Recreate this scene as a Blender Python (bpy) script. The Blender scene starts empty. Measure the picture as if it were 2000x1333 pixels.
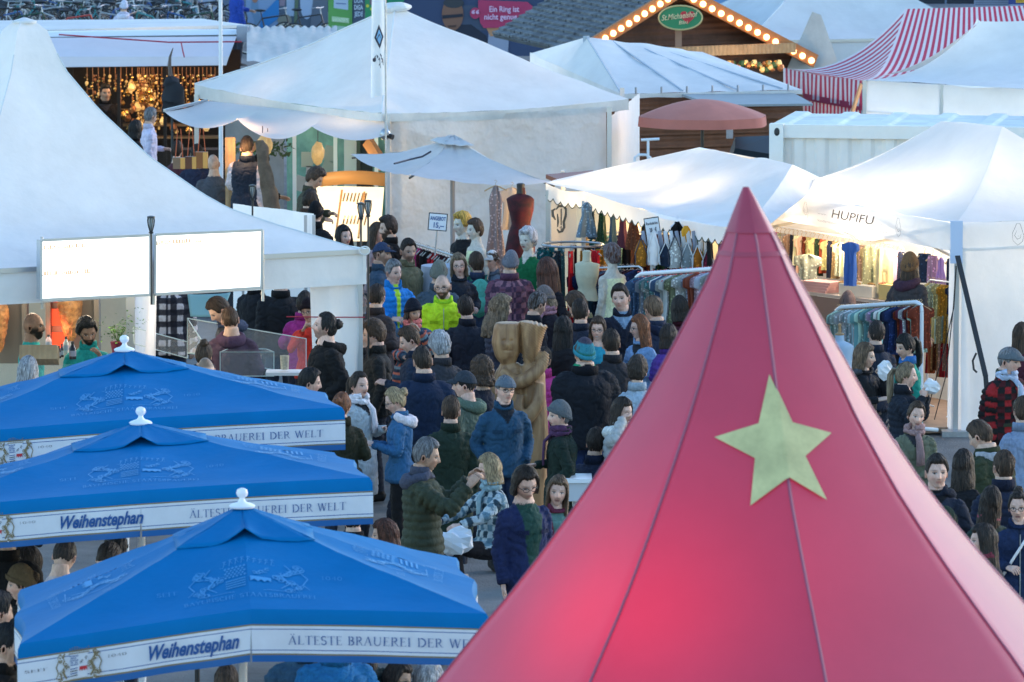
import bpy, math, random
import numpy as np
from mathutils import Vector, noise as mnoise
random.seed(7); RNG = np.random.default_rng(7)
S = bpy.context.scene
COL = S.collection
R = math.radians
PI = math.pi
CAMH = 7.9; PITCH = math.atan(1276/12000.0); FPX = 12000.0

def P(px, py, Y):
    """point at distance Y (metres north of the camera) seen in direction px, py of the 2000x1333 photograph"""
    a = (px-1000)/FPX; v = (py-666.5)/FPX; cp, sp = math.cos(PITCH), math.sin(PITCH)
    t = Y/(cp-v*sp)
    return (a*t, Y, CAMH+t*(-sp-v*cp))
def G(px, py, h=0.0):
    a = PITCH + math.atan((py-666.5)/FPX)
    Y = (CAMH-h)/math.tan(a)
    return P(px, py, Y)

def lin(h):
    h = h.lstrip('#'); o = []
    for i in (0, 2, 4):
        v = int(h[i:i+2], 16)/255
        o.append(v/12.92 if v <= .04045 else ((v+.055)/1.055)**2.4)
    return tuple(o)

WO = {}
def ref(name, mesh, loc=(0, 0, 0), parent=None):
    o = bpy.data.objects.new(name, mesh); COL.objects.link(o); o.location = loc
    if parent is not None: o.parent = parent
    return o
def tag(o, label=None, cat=None, group=None, kind=None):
    if label: o['label'] = label
    if cat: o['category'] = cat
    if group: o['group'] = group
    if kind: o['kind'] = kind
    return o
def thing(name, label, cat, loc=(0, 0, 0), rz=0.0, group=None):
    o = ref(name, None, loc); o.rotation_euler = (0, 0, rz); o.empty_display_size = .1
    WO[o.name] = np.array(loc, float) if rz == 0 else None
    return tag(o, label, cat, group)

class MB:
    """collects shapes; build() links them as one mesh object"""
    def __init__(s): s.v = []; s.f = []; s.m = []; s.n = 0; s.cols = []
    def add(s, verts, faces, mi=0):
        verts = np.asarray(verts, float).reshape(-1, 3)
        s.v.append(verts)
        for f in faces: s.f.append([i+s.n for i in f]); s.m.append(mi)
        s.n += len(verts); return s
    def box(s, c, d, mi=0, rz=0.0, rx=0.0, ry=0.0):
        x, y, z = d[0]/2, d[1]/2, d[2]/2
        v = np.array([[-x,-y,-z],[x,-y,-z],[x,y,-z],[-x,y,-z],[-x,-y,z],[x,-y,z],[x,y,z],[-x,y,z]])
        v = rot(v, rx, ry, rz)+np.array(c)
        return s.add(v, [(0,3,2,1),(4,5,6,7),(0,1,5,4),(1,2,6,5),(2,3,7,6),(3,0,4,7)], mi)
    def beam(s, a, b, w, h, mi=0):
        """a rectangular bar from a to b, w wide sideways, h tall"""
        a = np.array(a, float); b = np.array(b, float); d = b-a; L = np.linalg.norm(d); d /= L
        up = np.array([0, 0, 1.]) if abs(d[2]) < .95 else np.array([0, 1., 0])
        sx = np.cross(d, up); sx /= np.linalg.norm(sx); u = np.cross(sx, d)
        v = []
        for p in (a, b):
            for i, j in ((-1,-1),(1,-1),(1,1),(-1,1)): v.append(p+sx*w/2*i+u*h/2*j)
        return s.add(v, [(0,1,2,3),(7,6,5,4),(0,4,5,1),(1,5,6,2),(2,6,7,3),(3,7,4,0)], mi)
    def tube(s, pts, r, n=8, mi=0, caps=True):
        pts = [np.array(p, float) for p in pts]
        rs = r if hasattr(r, '__len__') else [r]*len(pts)
        V = []; prev = None
        for i, p in enumerate(pts):
            t = (pts[min(i+1, len(pts)-1)]-pts[max(i-1, 0)]); t = t/(np.linalg.norm(t)+1e-9)
            if prev is None:
                u = np.cross(t, [0, 0, 1.]);
                if np.linalg.norm(u) < .1: u = np.cross(t, [0, 1., 0])
            else: u = prev-t*np.dot(prev, t)
            u /= np.linalg.norm(u); prev = u; w = np.cross(t, u)
            rr = rs[i]; rr = rr if hasattr(rr, '__len__') else (rr, rr)
            for k in range(n):
                a = 2*PI*k/n; V.append(p+u*math.cos(a)*rr[0]+w*math.sin(a)*rr[1])
        F = []
        for i in range(len(pts)-1):
            for k in range(n):
                F.append((i*n+k, i*n+(k+1) % n, (i+1)*n+(k+1) % n, (i+1)*n+k))
        if caps:
            F.append(tuple(range(n-1, -1, -1))); F.append(tuple((len(pts)-1)*n+k for k in range(n)))
        return s.add(V, F, mi)
    def lathe(s, prof, c=(0, 0, 0), n=20, mi=0, sx=1, sy=1):
        V = []; F = []
        for r, z in prof:
            for k in range(n):
                a = 2*PI*k/n; V.append((c[0]+r*sx*math.cos(a), c[1]+r*sy*math.sin(a), c[2]+z))
        for i in range(len(prof)-1):
            for k in range(n): F.append((i*n+k, i*n+(k+1) % n, (i+1)*n+(k+1) % n, (i+1)*n+k))
        F.append(tuple(range(n-1, -1, -1))); F.append(tuple((len(prof)-1)*n+k for k in range(n)))
        return s.add(V, F, mi)
    def ell(s, c, r, n=12, m=8, mi=0, amp=0, sc=1, seed=0):
        V = []; F = []
        for i in range(m+1):
            t = PI*i/m
            for k in range(n):
                a = 2*PI*k/n
                d = np.array([math.sin(t)*math.cos(a), math.sin(t)*math.sin(a), math.cos(t)])
                f = 1+(amp*mnoise.noise(Vector(d*sc+seed)) if amp else 0)
                V.append(np.array(c)+d*np.array(r)*f)
        for i in range(m):
            for k in range(n): F.append((i*n+k, (i+1)*n+k, (i+1)*n+(k+1) % n, i*n+(k+1) % n))
        return s.add(V, F, mi)
    def grid(s, A, mi=0, flip=False):
        """A: array (rows, cols, 3)"""
        A = np.asarray(A, float); r, c = A.shape[:2]; F = []
        for i in range(r-1):
            for j in range(c-1):
                q = (i*c+j, i*c+j+1, (i+1)*c+j+1, (i+1)*c+j)
                F.append(q[::-1] if flip else q)
        return s.add(A.reshape(-1, 3), F, mi)
    def poly(s, pts, mi=0): return s.add(pts, [tuple(range(len(pts)))], mi)
    def build(s, name, mats, parent=None, smooth=True, origin=None, label=None, thick=0):
        V = np.concatenate(s.v) if s.v else np.zeros((0, 3))
        if parent is not None:
            off = WO.get(parent.name); off = np.zeros(3) if off is None else off
            V = V-off
        else:
            off = np.array(origin if origin is not None else (V[:, 0].mean(), V[:, 1].mean(), V[:, 2].min()))
            V = V-off
        me = bpy.data.meshes.new(name); me.from_pydata(V.tolist(), [], s.f)
        if not isinstance(mats, (list, tuple)): mats = [mats]
        for m_ in mats: me.materials.append(m_)
        if len(mats) > 1: me.polygons.foreach_set('material_index', s.m)
        if smooth: me.polygons.foreach_set('use_smooth', [True]*len(s.f))
        me.update()
        o = ref(name, me, (0, 0, 0) if parent is not None else tuple(off), parent)
        WO[o.name] = off
        if smooth:
            me.set_sharp_from_angle(angle=R(40))
        if thick:
            md = o.modifiers.new('thickness', 'SOLIDIFY'); md.thickness = thick; md.offset = 0
        if label: o['label'] = label
        return o

def rot(v, rx=0, ry=0, rz=0):
    v = np.asarray(v, float)
    if rx:
        c, s_ = math.cos(rx), math.sin(rx); v = v@np.array([[1,0,0],[0,c,-s_],[0,s_,c]]).T
    if ry:
        c, s_ = math.cos(ry), math.sin(ry); v = v@np.array([[c,0,s_],[0,1,0],[-s_,0,c]]).T
    if rz:
        c, s_ = math.cos(rz), math.sin(rz); v = v@np.array([[c,-s_,0],[s_,c,0],[0,0,1]]).T
    return v
def lerp(a, b, t): return np.array(a, float)*(1-t)+np.array(b, float)*t
def nz(x, y=0., z=0.): return mnoise.noise(Vector((x, y, z)))

def mat(name, col, rough=.6, spec=.5, metal=0, var=0, vscale=4, bump=0, bscale=60, trans=0, emis=None, es=0, alpha=1, bdist=.01, wave=None, coat=0, tcol=None, var2=None):
    m = bpy.data.materials.new(name); m.use_nodes = True
    nt = m.node_tree; b = nt.nodes['Principled BSDF']; N = nt.nodes.new; L = nt.links.new
    if isinstance(col, str): col = lin(col)
    b.inputs['Base Color'].default_value = (*col, 1); b.inputs['Roughness'].default_value = rough
    b.inputs['Metallic'].default_value = metal; b.inputs['Specular IOR Level'].default_value = spec
    b.inputs['Coat Weight'].default_value = coat
    tc = N('ShaderNodeTexCoord')
    csrc = None
    if var:
        n = N('ShaderNodeTexNoise'); n.inputs['Scale'].default_value = vscale; n.inputs['Detail'].default_value = 6; n.inputs['Roughness'].default_value = .65
        L(tc.outputs['Object'], n.inputs['Vector'])
        mx = N('ShaderNodeMix'); mx.data_type = 'RGBA'
        mr = N('ShaderNodeMapRange'); mr.inputs[1].default_value = .3; mr.inputs[2].default_value = .7; mr.clamp = True
        L(n.outputs['Fac'], mr.inputs[0]); L(mr.outputs[0], mx.inputs[0])
        c2 = var2 if var2 else tuple(x*(1-var) for x in col)
        if isinstance(c2, str): c2 = lin(c2)
        mx.inputs[6].default_value = (*c2, 1); mx.inputs[7].default_value = (*tuple(min(1, x*(1+var*.3)) for x in col), 1)
        L(mx.outputs[2], b.inputs['Base Color']); csrc = mx.outputs[2]
    if bump:
        n2 = N('ShaderNodeTexNoise'); n2.inputs['Scale'].default_value = bscale; n2.inputs['Detail'].default_value = 4
        L(tc.outputs['Object'], n2.inputs['Vector'])
        bp = N('ShaderNodeBump'); bp.inputs['Strength'].default_value = bump; bp.inputs['Distance'].default_value = bdist
        L(n2.outputs['Fac'], bp.inputs['Height']); L(bp.outputs[0], b.inputs['Normal'])
    if wave:
        w = N('ShaderNodeTexWave'); w.inputs['Scale'].default_value = wave[0]; w.bands_direction = wave[1]; w.inputs['Distortion'].default_value = wave[2]
        L(tc.outputs['Object'], w.inputs['Vector'])
        bp = N('ShaderNodeBump'); bp.inputs['Strength'].default_value = wave[3]; bp.inputs['Distance'].default_value = .02
        L(w.outputs['Fac'], bp.inputs['Height']); L(bp.outputs[0], b.inputs['Normal'])
    if emis is not None:
        e = lin(emis) if isinstance(emis, str) else emis
        b.inputs['Emission Color'].default_value = (*e, 1); b.inputs['Emission Strength'].default_value = es
    if alpha < 1: b.inputs['Alpha'].default_value = alpha
    if trans:
        t = N('ShaderNodeBsdfTranslucent'); ms = N('ShaderNodeMixShader'); ms.inputs[0].default_value = trans
        t.inputs['Color'].default_value = (*(tcol or col), 1)
        if csrc and not tcol: L(csrc, t.inputs['Color'])
        L(b.outputs[0], ms.inputs[1]); L(t.outputs[0], ms.inputs[2])
        L(ms.outputs[0], nt.nodes['Material Output'].inputs['Surface'])
    return m

def glassmat(name, col=(.9, .97, .95), a=.10):
    m = mat(name, col, rough=.08, spec=.6, alpha=a); return m

def objcolmat(name, rough=.8, var=.25, vscale=30, bump=.3, trans=0.15):
    m = mat(name, (.8, .8, .8), rough=rough, spec=.25, bump=bump, bscale=25, bdist=.02)
    nt = m.node_tree; N = nt.nodes.new; L = nt.links.new; b = nt.nodes['Principled BSDF']
    oi = N('ShaderNodeObjectInfo'); tc = N('ShaderNodeTexCoord'); v = N('ShaderNodeTexVoronoi'); v.inputs['Scale'].default_value = vscale
    ad = N('ShaderNodeVectorMath'); ad.operation = 'ADD'; L(tc.outputs['Object'], ad.inputs[0]); L(oi.outputs['Random'], ad.inputs[1]); L(ad.outputs[0], v.inputs['Vector'])
    mr = N('ShaderNodeMapRange'); mr.inputs[1].default_value = .25; mr.inputs[2].default_value = .35; L(v.outputs['Distance'], mr.inputs[0])
    th = N('ShaderNodeMath'); th.operation = 'GREATER_THAN'; th.inputs[1].default_value = .28; L(oi.outputs['Random'], th.inputs[0])
    mu = N('ShaderNodeMath'); mu.operation = 'MULTIPLY'; L(th.outputs[0], mu.inputs[0]); L(mr.outputs[0], mu.inputs[1])
    inv = N('ShaderNodeMath'); inv.operation = 'MULTIPLY_ADD'; inv.inputs[1].default_value = .55; inv.inputs[2].default_value = .45;
    s1 = N('ShaderNodeMath'); s1.operation = 'SUBTRACT'; s1.inputs[0].default_value = 1.0; L(mu.outputs[0], s1.inputs[1]); L(s1.outputs[0], inv.inputs[0])
    mx = N('ShaderNodeMix'); mx.data_type = 'RGBA'; mx.blend_type = 'MULTIPLY'; mx.inputs[0].default_value = 1
    L(oi.outputs['Color'], mx.inputs[6]); L(inv.outputs[0], mx.inputs[7]); L(mx.outputs[2], b.inputs['Base Color'])
    return m

M = {}
M['pvc'] = mat('white_tarpaulin', (.88, .88, .87), rough=.55, spec=.35, var=.12, vscale=1.3, bump=.35, bscale=4, bdist=.04, trans=.28)
M['pvc_thin'] = mat('thin_white_fabric', (.87, .87, .87), rough=.7, spec=.2, var=.06, vscale=2, bump=.35, bscale=4, bdist=.05, trans=.42)
M['pvc_dirty'] = mat('weathered_tarpaulin', (.74, .74, .72), rough=.6, spec=.3, var=.22, vscale=1.4, bump=.5, bscale=3.5, bdist=.05, trans=.25)
M['pvc_grey'] = mat('grey_tarpaulin', (.30, .34, .36), rough=.6, var=.1, bump=.2, bscale=6)
M['alu'] = mat('aluminium', (.55, .57, .6), rough=.35, metal=.8)
M['steel'] = mat('galvanised_steel', (.45, .47, .5), rough=.4, metal=.7, var=.2, vscale=20)
M['white_metal'] = mat('white_powder_coat', (.75, .77, .8), rough=.35)
M['black'] = mat('black_plastic', (.02, .02, .022), rough=.5)
M['darkmetal'] = mat('dark_metal', (.04, .045, .05), rough=.4, metal=.5)
M['rope_r'] = mat('red_cord', '#a02038', rough=.8)
M['sign_white'] = mat('sign_face', (.8, .8, .82), rough=.5)
M['ink'] = mat('dark_ink', (.03, .03, .05), rough=.6)
M['wood_dark'] = mat('dark_larch_cladding', (.13, .055, .032), rough=.7, var=.35, vscale=5, wave=(3.2, 'Z', .4, .8))
M['wood_brown'] = mat('brown_cladding', (.20, .085, .045), rough=.65, var=.35, vscale=5, wave=(2.6, 'Z', .3, .9))
M['timber'] = mat('pale_timber', (.52, .31, .15), rough=.6, var=.3, vscale=6, wave=(5, 'X', 3, .3))
M['slate'] = mat('grey_shingles', (.12, .135, .15), rough=.8, var=.4, vscale=3)
M['glass'] = glassmat('clear_glass')
M['bulb'] = mat('glowing_bulb', (1, .8, .5), emis=(1, .50, .16), es=1.6)
M['warmglow'] = mat('warm_lamp', (1, .8, .5), emis=(1, .62, .25), es=14)
M['cloth'] = objcolmat('printed_garment_cloth')
M['hanger'] = mat('wooden_hanger', (.5, .33, .17), rough=.5)
def sm(x, a, b):
    t = np.clip((x-a)/(b-a), 0, 1); return t*t*(3-2*t)
def attrmat(name, bump=.25, bscale=70, spec=.3):
    m = bpy.data.materials.new(name); m.use_nodes = True; nt = m.node_tree; b = nt.nodes['Principled BSDF']
    N = nt.nodes.new; L = nt.links.new
    a = N('ShaderNodeAttribute'); a.attribute_name = 'Col'
    L(a.outputs['Color'], b.inputs['Base Color']); L(a.outputs['Alpha'], b.inputs['Roughness'])
    b.inputs['Specular IOR Level'].default_value = spec
    if bump:
        tc = N('ShaderNodeTexCoord'); n = N('ShaderNodeTexNoise'); n.inputs['Scale'].default_value = bscale; n.inputs['Detail'].default_value = 3
        L(tc.outputs['Object'], n.inputs['Vector']); bp = N('ShaderNodeBump'); bp.inputs['Strength'].default_value = bump; bp.inputs['Distance'].default_value = .006
        L(n.outputs['Fac'], bp.inputs['Height']);
        n2 = N('ShaderNodeTexNoise'); n2.inputs['Scale'].default_value = bscale*.3; n2.inputs['Detail'].default_value = 5; n2.inputs['Distortion'].default_value = 1.5
        mp = N('ShaderNodeMapping'); mp.inputs['Scale'].default_value = (1, 1, .55) if bscale < 100 else (1.6, 1.6, .3); L(tc.outputs['Object'], mp.inputs[0]); L(mp.outputs[0], n2.inputs['Vector'])
        b2 = N('ShaderNodeBump'); b2.inputs['Strength'].default_value = min(1, bump*2.2); b2.inputs['Distance'].default_value = .016 if bscale < 100 else .02
        L(n2.outputs['Fac'], b2.inputs['Height']); L(bp.outputs[0], b2.inputs['Normal']); L(b2.outputs[0], b.inputs['Normal'])
        mr = N('ShaderNodeMapRange'); mr.inputs[1].default_value = .3; mr.inputs[2].default_value = .7; mr.inputs[3].default_value = .80 if bscale < 100 else .55; mr.inputs[4].default_value = 1.15 if bscale < 100 else 1.5; L(n2.outputs['Fac'], mr.inputs[0])
        mx = N('ShaderNodeVectorMath'); mx.operation = 'SCALE'; L(a.outputs['Color'], mx.inputs[0]); L(mr.outputs[0], mx.inputs['Scale']); L(mx.outputs[0], b.inputs['Base Color'])
    return m
M['body'] = attrmat('skin_and_clothes', .22, 70)
M['hair'] = attrmat('hair_strands', .5, 160, .4)
M['fabric'] = attrmat('knitted_accessory', .5, 90, .2)
M['glasses'] = mat('spectacle_frame', (.03, .025, .025), rough=.3)
M['lens'] = glassmat('spectacle_lens', (.8, .85, .9), .25)

def K(h, k=1.0):
    """albedo of something seen in the dusk light of the crowd, from the colour it shows"""
    if not isinstance(h, str): return np.array(h, float)
    c = np.array(lin(h)); return np.clip(c*k*np.array((1.55, 1.30, 1.02)), .004, .80)

def npmesh(name, V, F4, F3, col, mats):
    """mesh from numpy arrays: quads F4, triangles F3, vertex colours col (n,4)"""
    me = bpy.data.meshes.new(name); n4, n3 = len(F4), len(F3)
    me.vertices.add(len(V)); me.vertices.foreach_set('co', V.astype(np.float32).ravel())
    lv = np.concatenate([F4.ravel(), F3.ravel()]).astype(np.int32)
    me.loops.add(len(lv)); me.loops.foreach_set('vertex_index', lv)
    me.polygons.add(n4+n3)
    ls = np.concatenate([np.arange(n4)*4, n4*4+np.arange(n3)*3]).astype(np.int32)
    me.polygons.foreach_set('loop_start', ls)
    me.polygons.foreach_set('use_smooth', np.ones(n4+n3, bool))
    at = me.color_attributes.new('Col', 'FLOAT_COLOR', 'POINT'); at.data.foreach_set('color', col.astype(np.float32).ravel())
    for m_ in mats: me.materials.append(m_)
    me.update(calc_edges=True); me.validate()
    return me

class NM:
    def __init__(s): s.V = []; s.C = []; s.Q = []; s.T = []; s.n = 0
    def add(s, V, Q, T, C):
        V = np.asarray(V, float); C = np.asarray(C, float)
        if C.ndim == 1: C = np.tile(C, (len(V), 1))
        if C.shape[1] == 3: C = np.hstack([C, np.full((len(C), 1), .85)])
        s.V.append(V); s.C.append(C)
        if len(Q): s.Q.append(np.asarray(Q)+s.n)
        if len(T): s.T.append(np.asarray(T)+s.n)
        s.n += len(V)
    def get(s):
        Q = np.concatenate(s.Q) if s.Q else np.zeros((0, 4), int); T = np.concatenate(s.T) if s.T else np.zeros((0, 3), int)
        return np.concatenate(s.V), Q, T, np.concatenate(s.C)

def tube_np(pts, rads, n=14, ref_dir=(0, 1., 0)):
    """closed tube with elliptic sections; rads (ra, rb): ra across (along ref x tangent), rb along ref"""
    pts = np.asarray(pts, float); m = len(pts); rads = np.asarray([(r, r) if np.isscalar(r) else r for r in rads], float)
    V = []; rd = np.asarray(ref_dir, float)
    for i in range(m):
        t = pts[min(i+1, m-1)]-pts[max(i-1, 0)]; t = t/(np.linalg.norm(t)+1e-9)
        b = rd-t*np.dot(rd, t)
        if np.linalg.norm(b) < .15: b = np.array([0, 0, 1.])-t*t[2]
        b /= np.linalg.norm(b); a = np.cross(b, t)
        th = np.arange(n)*2*PI/n
        V.append(pts[i]+np.outer(np.cos(th)*rads[i, 0], a)+np.outer(np.sin(th)*rads[i, 1], b))
    V = np.concatenate(V); Q = []
    for i in range(m-1):
        for k in range(n): Q.append((i*n+k, i*n+(k+1) % n, (i+1)*n+(k+1) % n, (i+1)*n+k))
    V = np.concatenate([V, pts[:1], pts[-1:]]); c0, c1 = m*n, m*n+1; T = []
    for k in range(n): T.append((c0, (k+1) % n, k)); T.append((c1, (m-1)*n+k, (m-1)*n+(k+1) % n))
    return V, np.array(Q), np.array(T)
def smooth_path(pts, rads, k=4):
    """Catmull-Rom through the joints"""
    pts = [np.array(p, float) for p in pts]; rads = [np.array((r, r) if np.isscalar(r) else r, float) for r in rads]
    P0 = [pts[0]*2-pts[1]]+pts+[pts[-1]*2-pts[-2]]; R0 = [rads[0]]+rads+[rads[-1]]; op = []; orr = []
    for i in range(len(pts)-1):
        for j in range(k):
            t = j/k; a, b, c, d = P0[i:i+4]
            op.append(.5*((2*b)+(c-a)*t+(2*a-5*b+4*c-d)*t*t+(3*b-a-3*c+d)*t**3)); orr.append(R0[i+1]*(1-t)+R0[i+2]*t)
    op.append(pts[-1]); orr.append(rads[-1]); return op, orr

NA, NLAT = 72, 56
def head_grid():
    u = np.linspace(0, 2*PI, NA, endpoint=False); az = u-.55*np.sin(u)     # az=0 is the face (-Y); denser there
    lat = np.linspace(0, PI, NLAT)
    A, T = np.meshgrid(az, lat); return A, T
HA, HT = head_grid()
def head_surface(sex):
    x = np.sin(HT)*np.sin(HA); y = -np.sin(HT)*np.cos(HA); z = np.cos(HT)
    w = .074 if sex == 'm' else .069; hh = .122 if sex == 'm' else .117
    X = x*w; Y = y*.094; Z = z*hh
    low = np.clip(-z, 0, 1)
    X *= 1-(.30 if sex == 'm' else .36)*low**1.6
    X *= 1+.04*np.exp(-((z-.2)/.35)**2)
    Y = np.where(Y > 0, Y*(1-.38*low**1.2), Y*(1-.10*low))
    Y -= .006*low*(y < 0)
    front = sm(-y, .0, .5)
    g = lambda cx, cz, sx, sz: np.exp(-((X-cx)/sx)**2-((Z-cz)/sz)**2)*front
    nose = np.where(Z > -.030, np.clip((.030-Z)/.060, 0, 1)**1.1, np.exp(-((Z+.030)/.011)**2))*np.exp(-(X/(.0075+.009*np.clip((.02-Z)/.05, 0, 1)))**2)*front
    Y -= .026*nose*(1 if sex == 'm' else .86)
    for s_ in (-1, 1):
        Y += .0105*g(.031*s_, .004, .017, .012); Y -= .0035*g(.031*s_, .003, .011, .007)
        Y -= .005*g(.032*s_, .027, .022, .009)*(1 if sex == 'm' else .4)
        Y -= .004*g(.042*s_, -.03, .02, .018)
    Y -= .006*g(0, -.054, .022, .007); Y -= .006*g(0, -.068, .019, .007); Y += .004*g(0, -.0605, .024, .0028)
    Y -= .010*g(0, -.097, .026, .015)
    return np.stack([X, Y, Z], -1)
HS = {s_: head_surface(s_) for s_ in 'mf'}
def grid_faces(r, c, wrap=True):
    i, j = np.meshgrid(np.arange(r-1), np.arange(c if wrap else c-1), indexing='ij'); j2 = (j+1) % c
    return np.stack([i*c+j, (i+1)*c+j, (i+1)*c+j2, i*c+j2], -1).reshape(-1, 4)
HF = grid_faces(NLAT, NA)

SKIN = {'fair': (.62, .40, .30), 'mid': (.52, .32, .225), 'tan': (.34, .185, .12), 'pink': (.68, .42, .33), 'mann': (.62, .55, .46), 'brown': (.24, .13, .085)}
HAIRC = {'black': (.012, .010, .010), 'dbrown': (.032, .020, .014), 'brown': (.075, .042, .024), 'lbrown': (.16, .10, .06), 'blond': (.42, .30, .17),
         'dblond': (.24, .17, .105), 'grey': (.22, .22, .23), 'lgrey': (.40, .40, .42), 'ginger': (.24, .085, .035), 'auburn': (.10, .035, .02), 'white': (.6, .58, .6), 'yellow': (.62, .36, .06)}

def head_mesh(nm, sp):
    sex = sp['sex']; H = HS[sex].copy(); X, Y, Z = H[..., 0], H[..., 1], H[..., 2]
    sk = np.array(SKIN[sp.get('skin', 'fair')]); front = Y < -.03
    C = np.tile(sk, (NLAT, NA, 1)).astype(float)
    def paint(mask, c, k=1.0):
        m_ = (np.clip(mask, 0, 1)*k)[..., None]; C[:] = C*(1-m_)+np.array(c)*m_
    hc = np.array(HAIRC[sp.get('beardc', sp.get('hairc', 'brown'))])
    cheek = np.exp(-((abs(X)-.043)/.018)**2-((Z+.03)/.02)**2)*front
    paint(cheek, sk*np.array((1.08, .78, .75)), .45)
    paint(np.exp(-(X/.012)**2-((Z+.03)/.012)**2)*front, sk*np.array((1.05, .8, .78)), .5)
    for s_ in (-1, 1):
        d = ((X-.031*s_)/.0155)**2+((Z-.004)/.0085)**2
        paint(np.exp(-d*1.2)*front, sk*.55, .55)
        paint((d < .75)*front, (.55, .53, .52)); paint((((X-.031*s_)/.0065)**2+((Z-.004)/.0075)**2 < 1)*front, (.03, .022, .018))
        paint(((abs(X-.031*s_) < .0165) & (abs(Z-.0125) < .0028))*front*1., (.05, .03, .03), .8)
        paint(np.exp(-((X-.033*s_)/.019)**2-((Z-.0265)/.0045)**2)*front, hc*.8+sk*.05, .9 if sex == 'm' else .75)
    lipc = np.array(sp.get('lip', (.36, .13, .12))) if sex == 'f' else sk*np.array((.85, .55, .55))
    paint(np.exp(-(X/.022)**4-((Z+.0605)/.0105)**4)*front, lipc, .85)
    paint(np.exp(-(X/.02)**4-((Z+.0605)/.0022)**2)*front, (.06, .02, .02), .7)
    if sp.get('smile'): paint(np.exp(-(X/.017)**4-((Z+.0605)/.005)**4)*front, (.75, .72, .68), .95)
    bd = sp.get('beard', 0)
    if bd:
        noise_ = RNG.random(C.shape[:2])
        mask = sm(-Z, .028, .05)*sm(-Y, -.005, .03)*(1-np.exp(-(X/.018)**4-((Z+.0605)/.0085)**4))
        mask = np.maximum(mask, np.exp(-(X/.026)**4-((Z+.046)/.005)**2)*front)
        mask = np.maximum(mask, sm(-Z, -.02, .03)*sm(abs(X), .05, .06)*(Y < .02))
        paint(mask, hc, min(1, bd)*.95)
        if bd >= 1: Y -= .010*mask*(Y < 0)*(.7+.6*noise_); Z -= .010*mask*sm(-Z, .08, .11)*bd
    if sp.get('hair') in ('bald', 'buzz'):
        paint(sm(Z, .02, .05)*sm(Y, -.05, .0)*1., hc, .35 if sp['hair'] == 'bald' else .85)
    Cc = np.concatenate([C, np.full((NLAT, NA, 1), .5)], -1)
    nm.add(H.reshape(-1, 3), HF, [], Cc.reshape(-1, 4))
    for s_ in (-1, 1):     # ears
        n = 10; V = []; a = np.arange(n)*2*PI/n
        V = np.concatenate([np.stack([np.full(n, s_*(.070 if sex == 'm' else .066)+s_*o), .008+np.sin(a)*.016*q, -.006+np.cos(a)*.030*q-.002*np.sin(a)], -1) for o, q in ((-.006, .7), (.004, 1), (.014, 1.05), (.012, .6))])
        F = grid_faces(4, n); F = np.concatenate([F, [[3*n+0, 3*n+1, 3*n+2, 3*n+3], [3*n+0, 3*n+3, 3*n+4, 3*n+5], [3*n, 3*n+5, 3*n+6, 3*n+7], [3*n, 3*n+7, 3*n+8, 3*n+9]]])
        nm.add(V, F, [], np.append(sk*np.array((1.0, .85, .82)), .5))

def finish(nm, xf):
    V, Q, T, C = nm.get(); return xf(V), Q, T, C

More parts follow.
